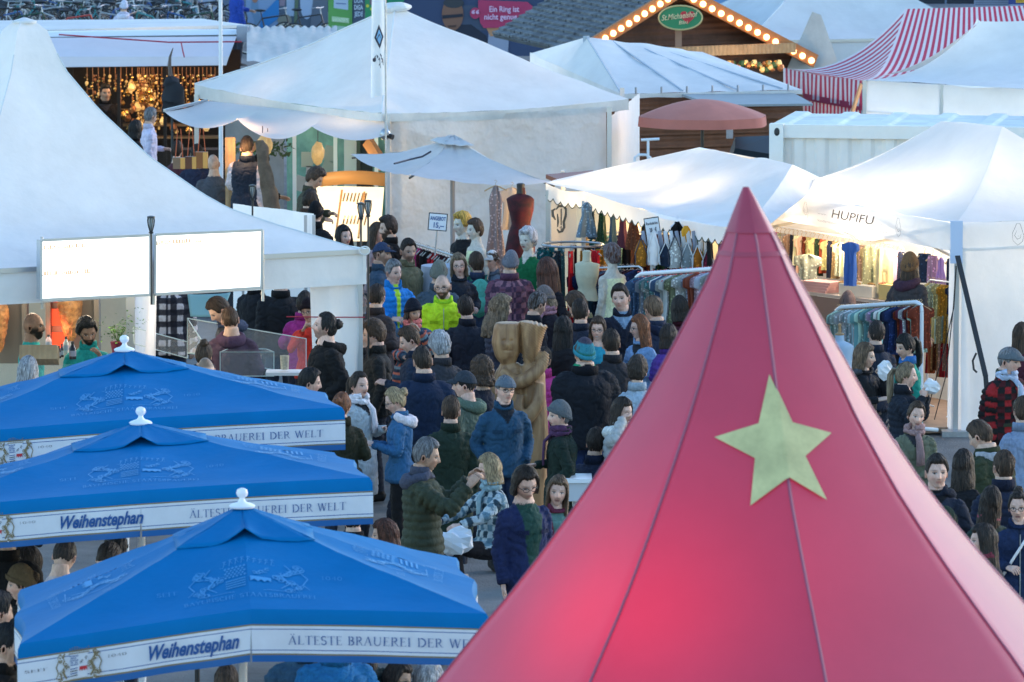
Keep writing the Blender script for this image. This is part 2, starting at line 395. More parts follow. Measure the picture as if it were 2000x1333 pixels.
def hair_mesh(sp):
    """closed shell over the skull; longer styles run down the neck and shoulders"""
    st = sp.get('hair', 'short'); c = np.array(HAIRC[sp.get('hairc', 'brown')]); sex = sp['sex']; seed = sp['seed']*3.7
    nm = NM()
    if st == 'bald' or st == 'buzz': return None
    na = 96; rows = 26; u = np.linspace(0, 2*PI, na, endpoint=False)
    L = sp.get('hlen', {'short': 0, 'curly_short': 0, 'bob': .10, 'long': .30, 'curly': .24, 'tied': 0, 'wavy': .02, 'half': .18}[st])
    thick = {'short': .014, 'curly_short': .028, 'bob': .022, 'long': .018, 'curly': .040, 'tied': .010, 'wavy': .026, 'half': .02}[st]*sp.get('hvol', 1)
    curl = {'curly': .016, 'curly_short': .010, 'wavy': .008}.get(st, .0035)
    face = np.cos(u)              # 1 at the face
    t_front, t_side, t_back = R(57 if sex == 'f' and st != 'tied' else 54 if st != 'tied' else 48), R(98), R(128)
    th = np.where(face > 0, t_side+(t_front-t_side)*sm(face, .22, .75), t_side+(t_back-t_side)*sm(-face, .0, .8))
    if st == 'short' and sex == 'm': th = np.minimum(th, np.where(face > 0, R(90), R(90)+R(28)*sm(-face, 0, .8)))
    th = th*(1+.07*np.array([nz(math.sin(a)*4+seed, math.cos(a)*4) for a in u]))
    if sp.get('fringe'): th = np.where(face > 0, np.minimum(t_side, th+R(16)), th)
    lenf = (1-sm(face, .25, .62))*L*(1+.16*np.array([nz(math.sin(a)*7+seed, math.cos(a)*7) for a in u])+.08*np.array([nz(math.sin(a)*22+seed, math.cos(a)*22) for a in u]))
    side_ = 1 if int(seed) % 2 else -1
    if L > .05: th = np.where(face < .5, np.minimum(th, R(100)), th)
    w = .074 if sex == 'm' else .070; outer = []; cols = []
    nr2 = 16 if L > .05 else 0
    for r in range(rows+nr2):
        if r < rows:
            t = th*(r/(rows-1)); x = np.sin(t)*np.sin(u)*w*1.02; y = -np.sin(t)*np.cos(u)*.096; z = np.cos(t)*.122
            y = np.where(y > 0, y*(1-.30*np.clip(-np.cos(t), 0, 1)), y)
            nrm = np.stack([np.sin(t)*np.sin(u), -np.sin(t)*np.cos(u), np.cos(t)], -1); fade = sm(np.full(na, (rows-1-r)/(rows-1)), 0, .12) if L < .05 else np.where(lenf > .02, 1, sm(np.full(na, (rows-1-r)/(rows-1)), 0, .12))
            k = thick*fade+.002
            if st in ('short', 'wavy', 'curly_short'): k = k*((.28+1.05*np.clip(np.cos(t), 0, 1)**.7) if st == 'short' and sex == 'm' else (.75+.6*np.clip(np.cos(t), 0, 1)))
            if st in ('short', 'wavy', 'curly_short'): k = k*(1+.35*np.sin(u)*side_*np.sin(t)+.45*sm(np.cos(u), .3, 1)*sm(np.sin(t), .3, .8))
            p = np.stack([x, y, z], -1)+nrm*k[:, None]
        else:
            f = (r-rows+1)/nr2; p0 = base; drop = lenf*f
            out = 1+(.10 if st != 'curly' else .45)*np.sin(min(1, f*1.1)*PI*.6)*np.clip(lenf/.2, 0, 1)
            p = p0.copy(); p[:, 0] *= out; p[:, 1] = np.where(p[:, 1] > 0, p[:, 1]*out*(1-.12*f)+.02*f, p[:, 1]*(1-.2*f)); p[:, 2] -= drop
        if r == rows-1: base = p.copy()
        outer.append(p)
    O = np.array(outer); n_r = len(O)
    for i in range(n_r):
        for j in range(na):
            q = O[i, j]; a = u[j]
            if curl > .006: d = mnoise.noise(Vector(q*38+seed)); d2 = mnoise.noise(Vector(q*80-seed)); dd = d*curl+d2*curl*.5
            else: dd = nz(math.sin(a)*14+seed, math.cos(a)*14, i*.12)*curl*2.0+nz(math.sin(a)*34, math.cos(a)*34+seed, i*.22)*.0050
            dirv = q*np.array((1, 1, .6 if i < rows else 0)); dirv = dirv/(np.linalg.norm(dirv)+1e-9); O[i, j] = q+dirv*dd
    s_n = np.array([[.85+.85*nz(math.sin(a)*26+seed, math.cos(a)*26, i*.16)+.6*nz(math.sin(a)*60, math.cos(a)*60, i*.3+seed) for a in u] for i in range(n_r)])
    if sp.get('grey_mix'): C = c*(1-sp['grey_mix']*(s_n > .8)[..., None])+np.array((.3, .3, .32))*sp['grey_mix']*(s_n > .8)[..., None]
    else: C = c*np.clip(s_n, .3, 2.2)[..., None]
    inn = O[-1].copy(); cen = np.array((0, .03, 0)); inn[:, 0] *= .55; inn[:, 1] = (inn[:, 1]-.03)*.55+.03; inn[:, 2] += np.where(lenf > .02, -.01, .004)
    inn2 = inn.copy(); inn2[:, 2] += np.where(lenf > .02, .10, 0)
    O = np.concatenate([O, inn[None], inn2[None]]); C = np.concatenate([C, C[-1:]*.8, C[-1:]*.8])
    Cc = np.concatenate([C, np.full(C.shape[:2]+(1,), .55)], -1)
    nm.add(O.reshape(-1, 3), grid_faces(len(O), na), [], Cc.reshape(-1, 4))
    def lump(cx, r, amp=.25, sc=3):
        b = MB(); b.ell(cx, r, 18, 14, amp=amp, sc=sc, seed=seed); V = np.concatenate(b.v)
        cc = np.array([c*np.clip(.8+.7*nz(*(v*60)), .4, 1.5) for v in V]); nm.add(V, np.array(b.f), [], np.hstack([cc, np.full((len(V), 1), .55)]))
    ex = sp.get('tie')
    if ex == 'bun': lump((0, .105, .045), (.042, .042, .042), .35, 4)
    if ex == 'topbun': lump((0, .06, .12), (.04, .04, .04), .4, 4)
    if ex == 'pony':
        pl = sp.get('plen', .24)
        V, Q, T = tube_np([(0, .085, .05), (0, .125, .05), (0, .15, .0), (.0, .15, -pl*.5), (0, .14, -pl*.85), (0, .13, -pl)], [.018, .024, .032, .034, .026, .006], 14)
        V += np.array([mnoise.noise(Vector((v[0]*50, v[1]*50, v[2]*8+seed)))*.010*np.array((1, 1, 0)) for v in V])
        cc = np.array([c*np.clip(.8+.8*nz(v[0]*90, v[1]*90, v[2]*10), .4, 1.6) for v in V]); nm.add(V, Q, T, np.hstack([cc, np.full((len(V), 1), .5)]))
    return nm

def dome(nm, c, thmax_f, thmax_b, thick, top=0., n=48, rows=16, flat=1, ribs=0, stripes=None, lift=0, sx=1, yo=0, seed=0):
    u = np.linspace(0, 2*PI, n, endpoint=False); f = np.cos(u)*.5+.5; th = R(thmax_b)+(R(thmax_f)-R(thmax_b))*f; V = []; C = []
    for r in range(rows):
        t = th*(r/(rows-1)); rib = 1+(.02*np.cos(u*ribs) if ribs else 0)
        k = 1+thick/.09; x = np.sin(t)*np.sin(u)*.076*k*sx*rib; y = -np.sin(t)*np.cos(u)*.097*k*rib+yo; z = np.cos(t)*.122*k*flat+top*np.cos(t)+lift
        V.append(np.stack([x, y, z], -1))
        cc = np.array(c, float)
        if stripes: cc = np.array(stripes[int((r/(rows-1))*len(stripes)*.999)])
        C.append(np.tile(cc, (n, 1)))
    V.append(V[-1]*np.array((.9, .9, 1))+np.array((0, yo*.1, .012))); C.append(C[-1])
    V = np.array(V); C = np.array(C)
    for i in range(len(V)):
        for j in range(n): V[i, j] *= 1+.012*mnoise.noise(Vector(V[i, j]*22+seed))
    nm.add(V.reshape(-1, 3), grid_faces(len(V), n), [], np.hstack([C.reshape(-1, 3), np.full((len(V)*n, 1), .9)]))

def hat_mesh(sp):
    k, c = sp['hat'][0], K(sp['hat'][1]); nm = NM()
    if k == 'beanie':
        dome(nm, c, 66, 104, .014, top=.012, ribs=24, stripes=[K(x) for x in sp['hat'][2]] if len(sp['hat']) > 2 else None, seed=sp['seed'])
        u = np.linspace(0, 2*PI, 48, endpoint=False); rr = []
        for dz, dr in ((.022, .0), (.018, .008), (-.012, .009), (-.018, .0)):
            f = np.cos(u)*.5+.5; th = R(104)+(R(66)-R(104))*f; kk = 1+(.014+dr)/.09
            rr.append(np.stack([np.sin(th)*np.sin(u)*.076*kk, -np.sin(th)*np.cos(u)*.097*kk, np.cos(th)*.122*kk+dz+.006], -1))
        nm.add(np.array(rr).reshape(-1, 3), grid_faces(4, 48), [], c*.85)
    elif k == 'cap':
        dome(nm, c, 66, 84, .012, top=.0, seed=sp['seed'])
        a = np.linspace(-1.05, 1.05, 15); V = []
        for s_, dz in ((0, 0), (.5, .004), (1, -.004), (1, -.009), (0, -.006)):
            V.append(np.stack([np.sin(a)*(.078+.012*s_), -np.cos(a)*(.095+.075*s_*np.cos(a*.9)), .056-.018*s_+dz+0*a-.012*np.abs(a)**2*s_*.5], -1))
        nm.add(np.array(V).reshape(-1, 3), grid_faces(5, 15, False), [], c*.8)
    elif k == 'flat':
        dome(nm, c, 70, 82, .018, flat=.86, top=0, yo=-.012, sx=1.06, seed=sp['seed'])
        a = np.linspace(-1.1, 1.1, 15); V = []
        for s_, dz in ((0, .012), (.6, .012), (1, -.004), (1, -.012), (0, -.006)):
            V.append(np.stack([np.sin(a)*(.080+.010*s_), -np.cos(a)*(.105+.042*s_*np.cos(a*.8)), .052-.012*s_+dz+0*a], -1))
        nm.add(np.array(V).reshape(-1, 3), grid_faces(5, 15, False), [], c*.85)
    elif k == 'headband':
        u = np.linspace(0, 2*PI, 48, endpoint=False); f = np.cos(u)*.5+.5; V = []
        for q, dr in ((0, 0), (0, .02), (1, .02), (1, 0)):
            th = R(100)+(R(66)-R(100))*f-R(30)*q; kk = 1+dr/.09*1.1
            V.append(np.stack([np.sin(th)*np.sin(u)*.078*kk, -np.sin(th)*np.cos(u)*.1*kk, np.cos(th)*.125*kk], -1))
        nm.add(np.array(V).reshape(-1, 3), grid_faces(4, 48), [], c)
    return nm

ARMS = {  # elbow, wrist for the right-hand (+x) side
    'down': ((.212, .03, 1.12), (.225, -.05, .87)), 'pocket': ((.250, .07, 1.13), (.18, -.09, .96)), 'front': ((.25, .02, 1.15), (.11, -.24, 1.14)),
    'mouth': ((.235, -.14, 1.20), (.07, -.20, 1.42)), 'phone': ((.24, -.03, 1.14), (.07, -.27, 1.20)), 'raise': ((.24, -.20, 1.22), (.20, -.36, 1.40)),
    'reach': ((.24, -.20, 1.22), (.20, -.44, 1.16)), 'back': ((.26, .12, 1.16), (.12, .14, .98)), 'cross': ((.26, -.02, 1.16), (.0, -.20, 1.19)), 'table': ((.26, -.10, 1.10), (.14, -.32, 1.02)),
    'head': ((.30, -.12, 1.38), (.10, -.08, 1.56))}

JOBS = []
def raw_person(sp):
    """the joined limbs, before they are fused into one surface; all for a 1.75 m figure facing -Y"""
    sex = sp['sex']; bulk = {'tee': .004, 'shirt': .010, 'jumper': .016, 'jacket': .020, 'puffer': .038, 'coat': .028, 'hoodie': .020}[sp.get('wear', 'jacket')]+sp.get('fat', 0)
    if sex == 'f': ring = [(.86, .168, .118), (.95, .170, .118), (1.08, .128, .095), (1.20, .142, .108), (1.29, .150, .116), (1.36, .136, .098), (1.41, .098, .078), (1.45, .070, .066), (1.485, .054, .056), (1.54, .048, .052)]
    else: ring = [(.86, .155, .115), (.95, .162, .118), (1.08, .152, .110), (1.20, .168, .118), (1.29, .172, .122), (1.36, .156, .108), (1.41, .118, .088), (1.455, .084, .074), (1.495, .064, .064), (1.55, .057, .062)]
    seat = sp.get('sit', 0); dz = -.44 if seat else 0
    hem = sp.get('hem', {'coat': .50, 'puffer': .84, 'jacket': .84, 'jumper': .88, 'hoodie': .86}.get(sp.get('wear', 'jacket'), .9))
    if seat: hem = max(hem, .86)
    cu = lambda z: bulk*(1 if z < 1.38 else .6 if z < 1.44 else .25)
    pts = [(0, .005, z+dz) for z, _, _ in ring]; rr = [(a+cu(z), b+cu(z)) for z, a, b in ring]
    parts = []
    p, r = smooth_path(pts, rr, 3); parts.append(tube_np(p, r, 22, (0, 1, 0)))
    if hem < .86:
        n = max(2, int((.98-hem)/.07)); zs = np.linspace(hem, 1.02, n+1)
        fl = .02 if sex == 'm' else .04
        parts.append(tube_np([(0, .005, z+dz) for z in zs], [(.175+bulk+fl*(1.02-z), .132+bulk+fl*(1.02-z)) if z < .97 else (.16+bulk, .12+bulk) for z in zs], 22))
    sh = (.160 if sex == 'm' else .138)+bulk*.35; arms = []
    ap = sp.get('arms', 'down'); ap = (ap, ap) if isinstance(ap, str) else ap
    ab = bulk*.62
    for s_, a in zip((1, -1), ap):
        e, w = ARMS[a]; k = 1 if sex == 'm' else .92
        S0 = np.array((sh*s_, .0, 1.348)); E = np.array((e[0]*k*s_, e[1], e[2])); W = np.array((w[0]*k*s_, w[1], w[2]))
        for q in (S0, E, W): q[2] += dz
        I0 = np.array((sh*.5*s_, 0, 1.365+dz))
        rads = [.050+ab, .057+ab, .052+ab, .046+ab, .042+ab, .032+ab*.9]
        if sp.get('wear') == 'tee': rads = [.055, .060, .048, .042, .040, .028]
        rads = [x*(1 if sex == 'm' else .86) for x in rads]
        p, r = smooth_path([I0, S0, S0*.45+E*.55, E, E*.5+W*.5, W], rads, 4)
        parts.append(tube_np(p, r, 12, (0, 1, 0))); arms.append((S0, E, W, s_))
    legs = []; st = sp.get('stride', 0)
    for s_ in (1, -1):
        if seat: H_, K_, A_ = (.09*s_, .0, .9+dz), (.12*s_, -.43, .50), (.12*s_, -.40, .09)
        else: H_, K_, A_ = (.085*s_, 0, .90), (.095*s_, -.02-st*s_*.10, .49), (.10*s_, .02-st*s_*.22, .10)
        H_, K_, A_ = map(np.array, (H_, K_, A_)); wl = 1 if sex == 'm' else .94
        p, r = smooth_path([H_, H_*.5+K_*.5, K_, K_*.5+A_*.5, A_], [.098*wl, .088*wl, .066*wl, .062*wl, .050*wl], 4)
        parts.append(tube_np(p, r, 12, (0, 1, 0)))
        p, r = smooth_path([A_+(0, .055, -.05), A_+(0, .0, -.035), A_+(0, -.10, -.055), A_+(0, -.20, -.068)], [(.036, .040), (.046, .055), (.048, .042), (.036, .026)], 3)
        parts.append(tube_np(p, r, 12, (0, 0, 1))); legs.append((H_, K_, A_))
    return parts, arms, legs, bulk, hem, dz

def person(px, py, label, sex='m', face=0, **kw):
    """px, py: head centre in the photograph; face: 0 to the camera, 90 to photo right, 180 away; group etc in kw"""
    sp = dict(sex=sex, seed=len(JOBS)+1, **kw); sp['label'] = label; rn = random.Random(len(JOBS)*7+3)
    if sp.get('name') != 'mannequin':
        sp.setdefault('tilt', rn.uniform(-7, 7)); sp.setdefault('nod', rn.uniform(-2, 9))
        if 'yaw' not in sp and not sp.get('lean'): d_ = rn.uniform(-28, 28); sp['yaw'] = -d_; face = face+d_
        if 'arms' not in sp: sp['arms'] = (rn.choice(('down', 'pocket', 'front', 'down', 'phone')), rn.choice(('down', 'pocket', 'front', 'down')))
        sp['wide'] = sp.get('wide', 1)*rn.uniform(.94, 1.03)
    Ht = sp.get('tall', 1.78 if sex == 'm' else 1.67); sp['Ht'] = Ht; sp['face'] = face
    hc = 1.632*Ht/1.75-(.44*Ht/1.75 if sp.get('sit') else 0)+sp.get('up', 0)-.30*math.sin(R(sp.get('lean', 0)))**2
    if 'Y' in kw: q = P(px, py, kw['Y']); up = q[2]-hc+sp.get('up', 0); sp['loc'] = (q[0], q[1], up)
    else: q = G(px, py, hc); sp['loc'] = (q[0], q[1], sp.get('up', 0))
    JOBS.append(sp)

def make_people():
    tmp = []
    for sp in JOBS:
        parts, arms, legs, bulk, hem, dz = raw_person(sp); sp['_g'] = (arms, legs, bulk, hem, dz)
        V = []; F = []; n = 0
        for v, q, t in parts: V.append(v); F += (q+n).tolist(); F += (t+n).tolist(); n += len(v)
        me = bpy.data.meshes.new('t'); me.from_pydata(np.concatenate(V).tolist(), [], F)
        o = bpy.data.objects.new('t', me); COL.objects.link(o)
        md = o.modifiers.new('r', 'REMESH'); md.mode = 'VOXEL'; md.voxel_size = sp.get('vox', .0118)
        m2 = o.modifiers.new('s', 'SMOOTH'); m2.iterations = 4; m2.factor = .5
        tmp.append(o)
    dg = bpy.context.evaluated_depsgraph_get(); dg.update()
    for sp, o in zip(JOBS, tmp):
        ev = o.evaluated_get(dg); me = ev.to_mesh()
        nv = len(me.vertices); co = np.empty(nv*3); me.vertices.foreach_get('co', co); nn = np.empty(nv*3); me.vertices.foreach_get('normal', nn)
        nl = len(me.loops); li = np.empty(nl, int); me.loops.foreach_get('vertex_index', li)
        sp['_m'] = (co.reshape(-1, 3), nn.reshape(-1, 3), li.reshape(-1, 4) if nl == 4*len(me.polygons) else None)
        if sp['_m'][2] is None:
            sp['_m'] = (co.reshape(-1, 3), nn.reshape(-1, 3), np.array([list(p.vertices) if len(p.vertices) == 4 else list(p.vertices)+[p.vertices[-1]] for p in me.polygons]))
        ev.to_mesh_clear()
    for o in tmp:
        me = o.data; bpy.data.objects.remove(o); bpy.data.meshes.remove(me)
    for sp in JOBS: dress(sp)

def segd(V, a, b):
    ab = b-a; t = np.clip(((V-a)@ab)/(ab@ab), 0, 1); return np.linalg.norm(V-(a+t[:, None]*ab), axis=1), t

def dress(sp):
    V, Nn, Q = sp['_m']; arms, legs, bulk, hem, dz = sp['_g']; sex = sp['sex']; seed = sp['seed']*5.3
    wear = sp.get('wear', 'jacket'); top = K(sp.get('top', '#1a2238')); n = len(V); Z = V[:, 2]-dz; X, Y = V[:, 0], V[:, 1]
    ad = np.full(n, 9.); at_ = np.zeros(n); side = np.zeros(n)
    for S0, E, W, s_ in arms:
        d1, t1 = segd(V, S0, E); d2, t2 = segd(V, E, W); d = np.minimum(d1, d2); t = np.where(d1 < d2, t1*.5, .5+t2*.5)
        k = (X*s_ > 0) & (d < ad); ad = np.where(k, d, ad); at_ = np.where(k, t, at_); side = np.where(k, s_, side)
    td = np.sqrt((X/1.5)**2+Y**2)
    arm = (ad < .075+bulk) & ((abs(X) > (.15 if sex == 'm' else .125)+bulk*.6) | (Y < -.13-bulk)) & (Z > .8) & (Z < 1.46)
    if sp.get('sit'): arm &= (V[:, 2] > .58)
    C = np.tile(np.append(top, .85), (n, 1))
    legm = (V[:, 2] < hem+dz) & ~arm if not sp.get('sit') else ((V[:, 2] < .50) | ((Y < -.16) & (V[:, 2] < .62))) & ~arm
    pat = sp.get('pat')
    if pat:
        kind = pat[0]; cols = [K(c) for c in pat[1:]]
        zz = np.where(arm, at_*.55, Z)
        if kind == 'stripes':
            idx = (np.floor(zz/.03).astype(int)) % len(cols); C[:, :3] = np.array(cols)[idx]
        elif kind == 'plaid':
            a = (np.floor(zz/.06) % 2) + (np.floor((np.arctan2(X, -Y)*.16+ (X*0))/.06) % 2); C[:, :3] = np.where((a == 0)[:, None], cols[0], np.where((a == 1)[:, None], cols[1], cols[2]))
        elif kind == 'yoke':
            m_ = ((Z > 1.19-.5*abs(X)) & ~arm) | (arm & (at_ < .40)); C[:, :3] = np.where(m_[:, None], cols[0], cols[1])
        elif kind == 'vest':
            C[:, :3] = np.where(arm[:, None], cols[0], top)
    inner = sp.get('inner') or ('#232733' if wear in ('jacket', 'coat') and not pat and sp['seed'] % 3 else None)
    if inner:
        w_ = sp.get('open', .045); m_ = (Y < 0) & ~arm & (abs(X) < w_*(.6+.9*sm(Z, .9, 1.42))) & (Z > hem)
        if sp.get('open', 0) == 0: m_ = (Y < 0) & ~arm & (abs(X) < .10*sm(Z, 1.30, 1.47)) & (Z > 1.3)
        C[m_, :3] = K(inner)
    elif wear in ('jacket', 'puffer', 'coat') and not pat:
        m_ = (Y < -.03) & ~arm & (abs(X) < .0075) & (Z > hem); C[m_, :3] = C[m_, :3]*.45
    skin = np.array(SKIN[sp.get('skin', 'fair')])
    nk = (Z > (1.458 if sex == 'm' else 1.438)+(.03 if sp.get('collar', wear in ('jacket', 'coat', 'puffer', 'shirt')) else 0)) & ~arm & (np.hypot(X, Y) < .088); C[nk] = np.append(skin, .5)
    if sp.get('vneck'): m_ = (Y < 0) & (abs(X) < .055*sm(Z, 1.34, 1.46)) & (Z > 1.34); C[m_] = np.append(skin, .5)
    if wear == 'tee': m_ = arm & (at_ > .36); C[m_] = np.append(skin, .5)
    if sp.get('bare'): m_ = arm | (Z > 1.37); C[m_] = np.append(skin, .5)
    if wear in ('jacket', 'jumper', 'hoodie', 'puffer'): m_ = (((Z < hem+.035) & (Z > hem)) | (arm & (at_ > .93))) & ~nk; C[m_, :3] *= .62
    C[legm] = np.append(K(sp.get('legs', '#20283a')), .9)
    sh = V[:, 2] < (.115 if not sp.get('sit') else .10); C[sh] = np.append(K(sp.get('shoes', '#15151a')), .6)
    disp = np.zeros(n); cloth = ~(nk | sh)
    if wear == 'puffer':
        per = .062; zz = np.where(arm, at_*.56, Z); ph = np.abs(np.sin(zz*PI/per)); m_ = cloth & ~legm; disp[m_] += ((ph[m_])**.5-.7)*.016
    amp = {'tee': .009, 'shirt': .012, 'jumper': .010, 'jacket': .014, 'puffer': .007, 'coat': .014, 'hoodie': .014}[wear]
    if cloth.any():
        idx = np.where(cloth)[0]
        for i in idx:
            x, y, z = V[i]
            if legm[i]: q = (x*8, y*8, z*12+seed); a2 = .009
            elif arm[i]: q = (x*7+z*6, y*9, z*19+seed); a2 = amp*1.15
            else: q = (x*7+z*5*(1 if x > 0 else -1), y*7+seed, z*11-abs(x)*7); a2 = amp
            f = mnoise.noise(Vector(q)); disp[i] += -(max(0, 1-abs(f)*6)**1.5)*a2*.9+f*a2*.55+(-max(0, 1-abs(mnoise.noise(Vector((x*17+seed, y*17, z*30))))*8)*a2*.35)
    V = V+Nn*disp[:, None]
    C[:, :3] *= (1+.10*np.array([mnoise.noise(Vector(v*6+seed)) for v in V]))[:, None]
    nm = NM(); nm.add(V, Q, [], C)
    hskin = np.append(skin, .5) if not sp.get('gloves') else np.append(K(sp['gloves']), .8)
    for S0, E, W, s_ in arms:
        ap = sp.get('arms', 'down'); a = ap if isinstance(ap, str) else ap[0 if s_ > 0 else 1]
        if a == 'pocket': continue
        d = W-E; d /= np.linalg.norm(d); k = 1 if sex == 'm' else .88
        if a in ('down',): bend_ = np.array((-.25*s_, -.25, 0)); sd = np.array((0, -1., 0))
        else: bend_ = np.array((-.2*s_, 0, -.35)); sd = np.array((-s_*.2, -.4, .9))
        nrm = bend_-d*np.dot(bend_, d); nrm /= np.linalg.norm(nrm); sd = np.cross(nrm, d)
        if a == 'down' and sd[1] > 0: sd = -sd
        if a != 'down' and sd[2] < 0: sd = -sd
        W0 = W-d*.02; p, r = smooth_path([W0, W0+d*.045*k, W0+d*.085*k, W0+d*.115*k], [(.026*k, .021*k), (.037*k, .017*k), (.042*k, .016*k), (.039*k, .013*k)], 3)
        V1, Q1, T1 = tube_np(p, r, 12, nrm); nm.add(V1, Q1, T1, hskin)
        cu = .55 if a in ('down', 'reach') else 1.1
        for fi, (off, ln) in enumerate(((.030, .068), (.010, .078), (-.010, .072), (-.029, .056))):
            b0 = W0+d*.105*k+sd*off*k; l = ln*k; p1 = b0+d*l*.42+nrm*l*.12*cu; p2 = p1+d*l*.28*(1-cu*.4)+nrm*l*.28*cu; p3 = p2+d*l*.20*(1-cu*.8)+nrm*l*.26*cu
            V1, Q1, T1 = tube_np([b0, p1, p2, p3], [.0095*k, .0088*k, .0080*k, .0055*k], 7); nm.add(V1, Q1, T1, hskin)
        b0 = W0+d*.045*k+sd*.026*k; V1, Q1, T1 = tube_np([b0, b0+d*.028*k+sd*.030*k+nrm*.012, b0+d*.062*k+sd*.034*k+nrm*.022], [.013*k, .0105*k, .0075*k], 7); nm.add(V1, Q1, T1, hskin)
    hn = NM(); head_mesh(hn, sp)
    if sp.get('headless'): hn = None
    yaw, pit, rol = R(sp.get('yaw', 0)), R(sp.get('nod', 0)), R(sp.get('tilt', 0))
    hs = sp.get('hscale', 1.03)
    def hx(v):
        v = rot(v*hs, rx=pit, ry=rol, rz=yaw); base = rot(np.array([[0, -.012, .115]]), rx=pit*.5, ry=rol, rz=yaw)[0]
        return v+base+np.array((0, -.006, 1.632-.138+dz))
    ln_ = R(sp.get('lean', 0)); piv = np.array((0, .0, .92+dz)); k = sp['Ht']/1.75
    fat = sp.get('wide', 1)
    def gx(v):
        if ln_:
            w = sm(v[:, 2], .85+dz, 1.15+dz)*ln_; rel = v-piv; c, s2 = np.cos(w), np.sin(w)
            v = np.stack([rel[:, 0], rel[:, 1]*c-rel[:, 2]*s2, rel[:, 1]*s2+rel[:, 2]*c], -1)+piv
        return v*np.array((k*fat, k*fat, k))
    V, Q, T, C = nm.get(); V = gx(V)
    if hn is not None:
        V2, Q2, T2, C2 = hn.get(); V2 = gx(hx(V2)); n0 = len(V)
        V = np.concatenate([V, V2]); Q = np.concatenate([Q, Q2+n0]); C = np.concatenate([C, C2]); T = np.concatenate([T, T2+n0]) if len(T2) else T
    nme = sp.get('name', 'person')
    me = npmesh(nme, V, Q, T, C, [M['body']])
    o = ref(nme, me, sp['loc']); o.rotation_euler = (0, 0, R(sp['face'])); WO[o.name] = None
    tag(o, sp['label'], sp.get('cat', 'person'), sp.get('group'))
    sp['_o'] = o
    def child(name, q, xf, m_, lab=None):
        V, Q, T, C = q.get(); c_ = ref(name, npmesh(name, xf(V), Q, T, C, [m_]), (0, 0, 0), o); return c_
    full = lambda v: gx(hx(v))
    if not sp.get('headless'):
        h = hair_mesh(sp)
        if h is not None and not (sp.get('hat') and sp.get('hair', 'short') in ('short', 'tied') and not sp.get('tie')):
            if sp.get('hat'):   # keep only what comes out under the hat
                pass
            child('hair', h, (lambda v: full(v*np.array((.94, .94, .90)) if sp.get('hat') else v)), M['hair'])
        elif h is not None: child('hair', h, lambda v: full(v*np.array((.97, .97, .90))), M['hair'])
        if sp.get('hat'): child('hat' if sp['hat'][0] != 'headband' else 'headband', hat_mesh(sp), full, M['fabric'])
    if sp.get('glasses'):
        b = MB()
        for s_ in (-1, 1):
            b.tube([(s_*.031+math.cos(a)*.0215, -.1015+abs(s_*.031+math.cos(a)*.0215)*.18, .002+math.sin(a)*.0165) for a in np.linspace(0, 2*PI, 13)], .0022, 5)
            b.tube([(s_*.052, -.092, .006), (s_*.072, -.05, .006), (s_*.073, .0, .004)], .002, 5)
        b.tube([(-.01, -.103, .005), (.01, -.103, .005)], .002, 5)
        V = full(np.concatenate(b.v)); me = bpy.data.meshes.new('glasses'); me.from_pydata(V.tolist(), [], b.f); me.materials.append(M['glasses']); ref('glasses', me, (0, 0, 0), o)
    fc = lambda c, a=.9: np.append(K(c), a)
    bx = lambda v: gx(v)
    if sp.get('collar', wear in ('jacket', 'coat', 'puffer', 'shirt')):
        q = NM(); u = np.linspace(0, 2*PI, 32, endpoint=False); Vv = []; g_ = -.35+1.35*sm(1-np.cos(u), 0, .5)
        hgt = .045 if wear != 'puffer' else .060; o_ = bulk*.4
        for r_, z_ in ((.070, -.03), (.084+o_, -.034), (.080+o_, hgt*.7), (.073+o_, hgt), (.066+o_, hgt*.9), (.060, .0)):
            Vv.append(np.stack([np.sin(u)*r_, -np.cos(u)*r_*1.0+.004, 1.472+dz+z_*np.where(z_ > .02, g_, 1)], -1))
        q.add(np.array(Vv).reshape(-1, 3), grid_faces(6, 32), [], np.append(K(sp.get('collarc', sp.get('top', '#1a2238')))*.9, .85)); child('collar', q, bx, M['fabric'])
    if wear in ('jacket', 'coat', 'puffer') and abs(((sp['face']+180) % 360)-180) < 75 and not sp.get('sit'):
        b_ = lambda x, z: -(.122+bulk)*math.sqrt(max(.05, 1-(x/(.19+bulk))**2))-.008+(.0 if z > 1.0 else -.004)
        for s_ in (-1, 1):
            b = MB(); zc = 1.24 if wear == 'jacket' else 1.02; g2 = [[(s_*(.055+.085*i/5), b_(.055+.085*i/5, zz), zz+dz-(.012*abs(i/5-.5) if j else 0)) for i in range(6)] for j, zz in enumerate((zc+.03, zc))]; b.grid(g2)
            V = gx(np.concatenate(b.v)); me = bpy.data.meshes.new('pocket_flap'); me.from_pydata(V.tolist(), [], b.f); q = me.color_attributes.new('Col', 'FLOAT_COLOR', 'POINT'); q.data.foreach_set('color', np.tile(np.append(K(sp.get('top', '#1a2238'))*.6, .8), len(V))); me.materials.append(M['fabric']); ref('pocket_flap', me, (0, 0, 0), o)
        if not inner:
            b = MB(); b.tube([(0, b_(0, z_)+.002-(.012 if z_ < 1.1 else 0), z_+dz) for z_ in np.linspace(max(hem, .8)+.03, 1.40, 10)], .004, 5); V = gx(np.concatenate(b.v)); me = bpy.data.meshes.new('zip'); me.from_pydata(V.tolist(), [], b.f); me.materials.append(M['steel']); ref('zip', me, (0, 0, 0), o)
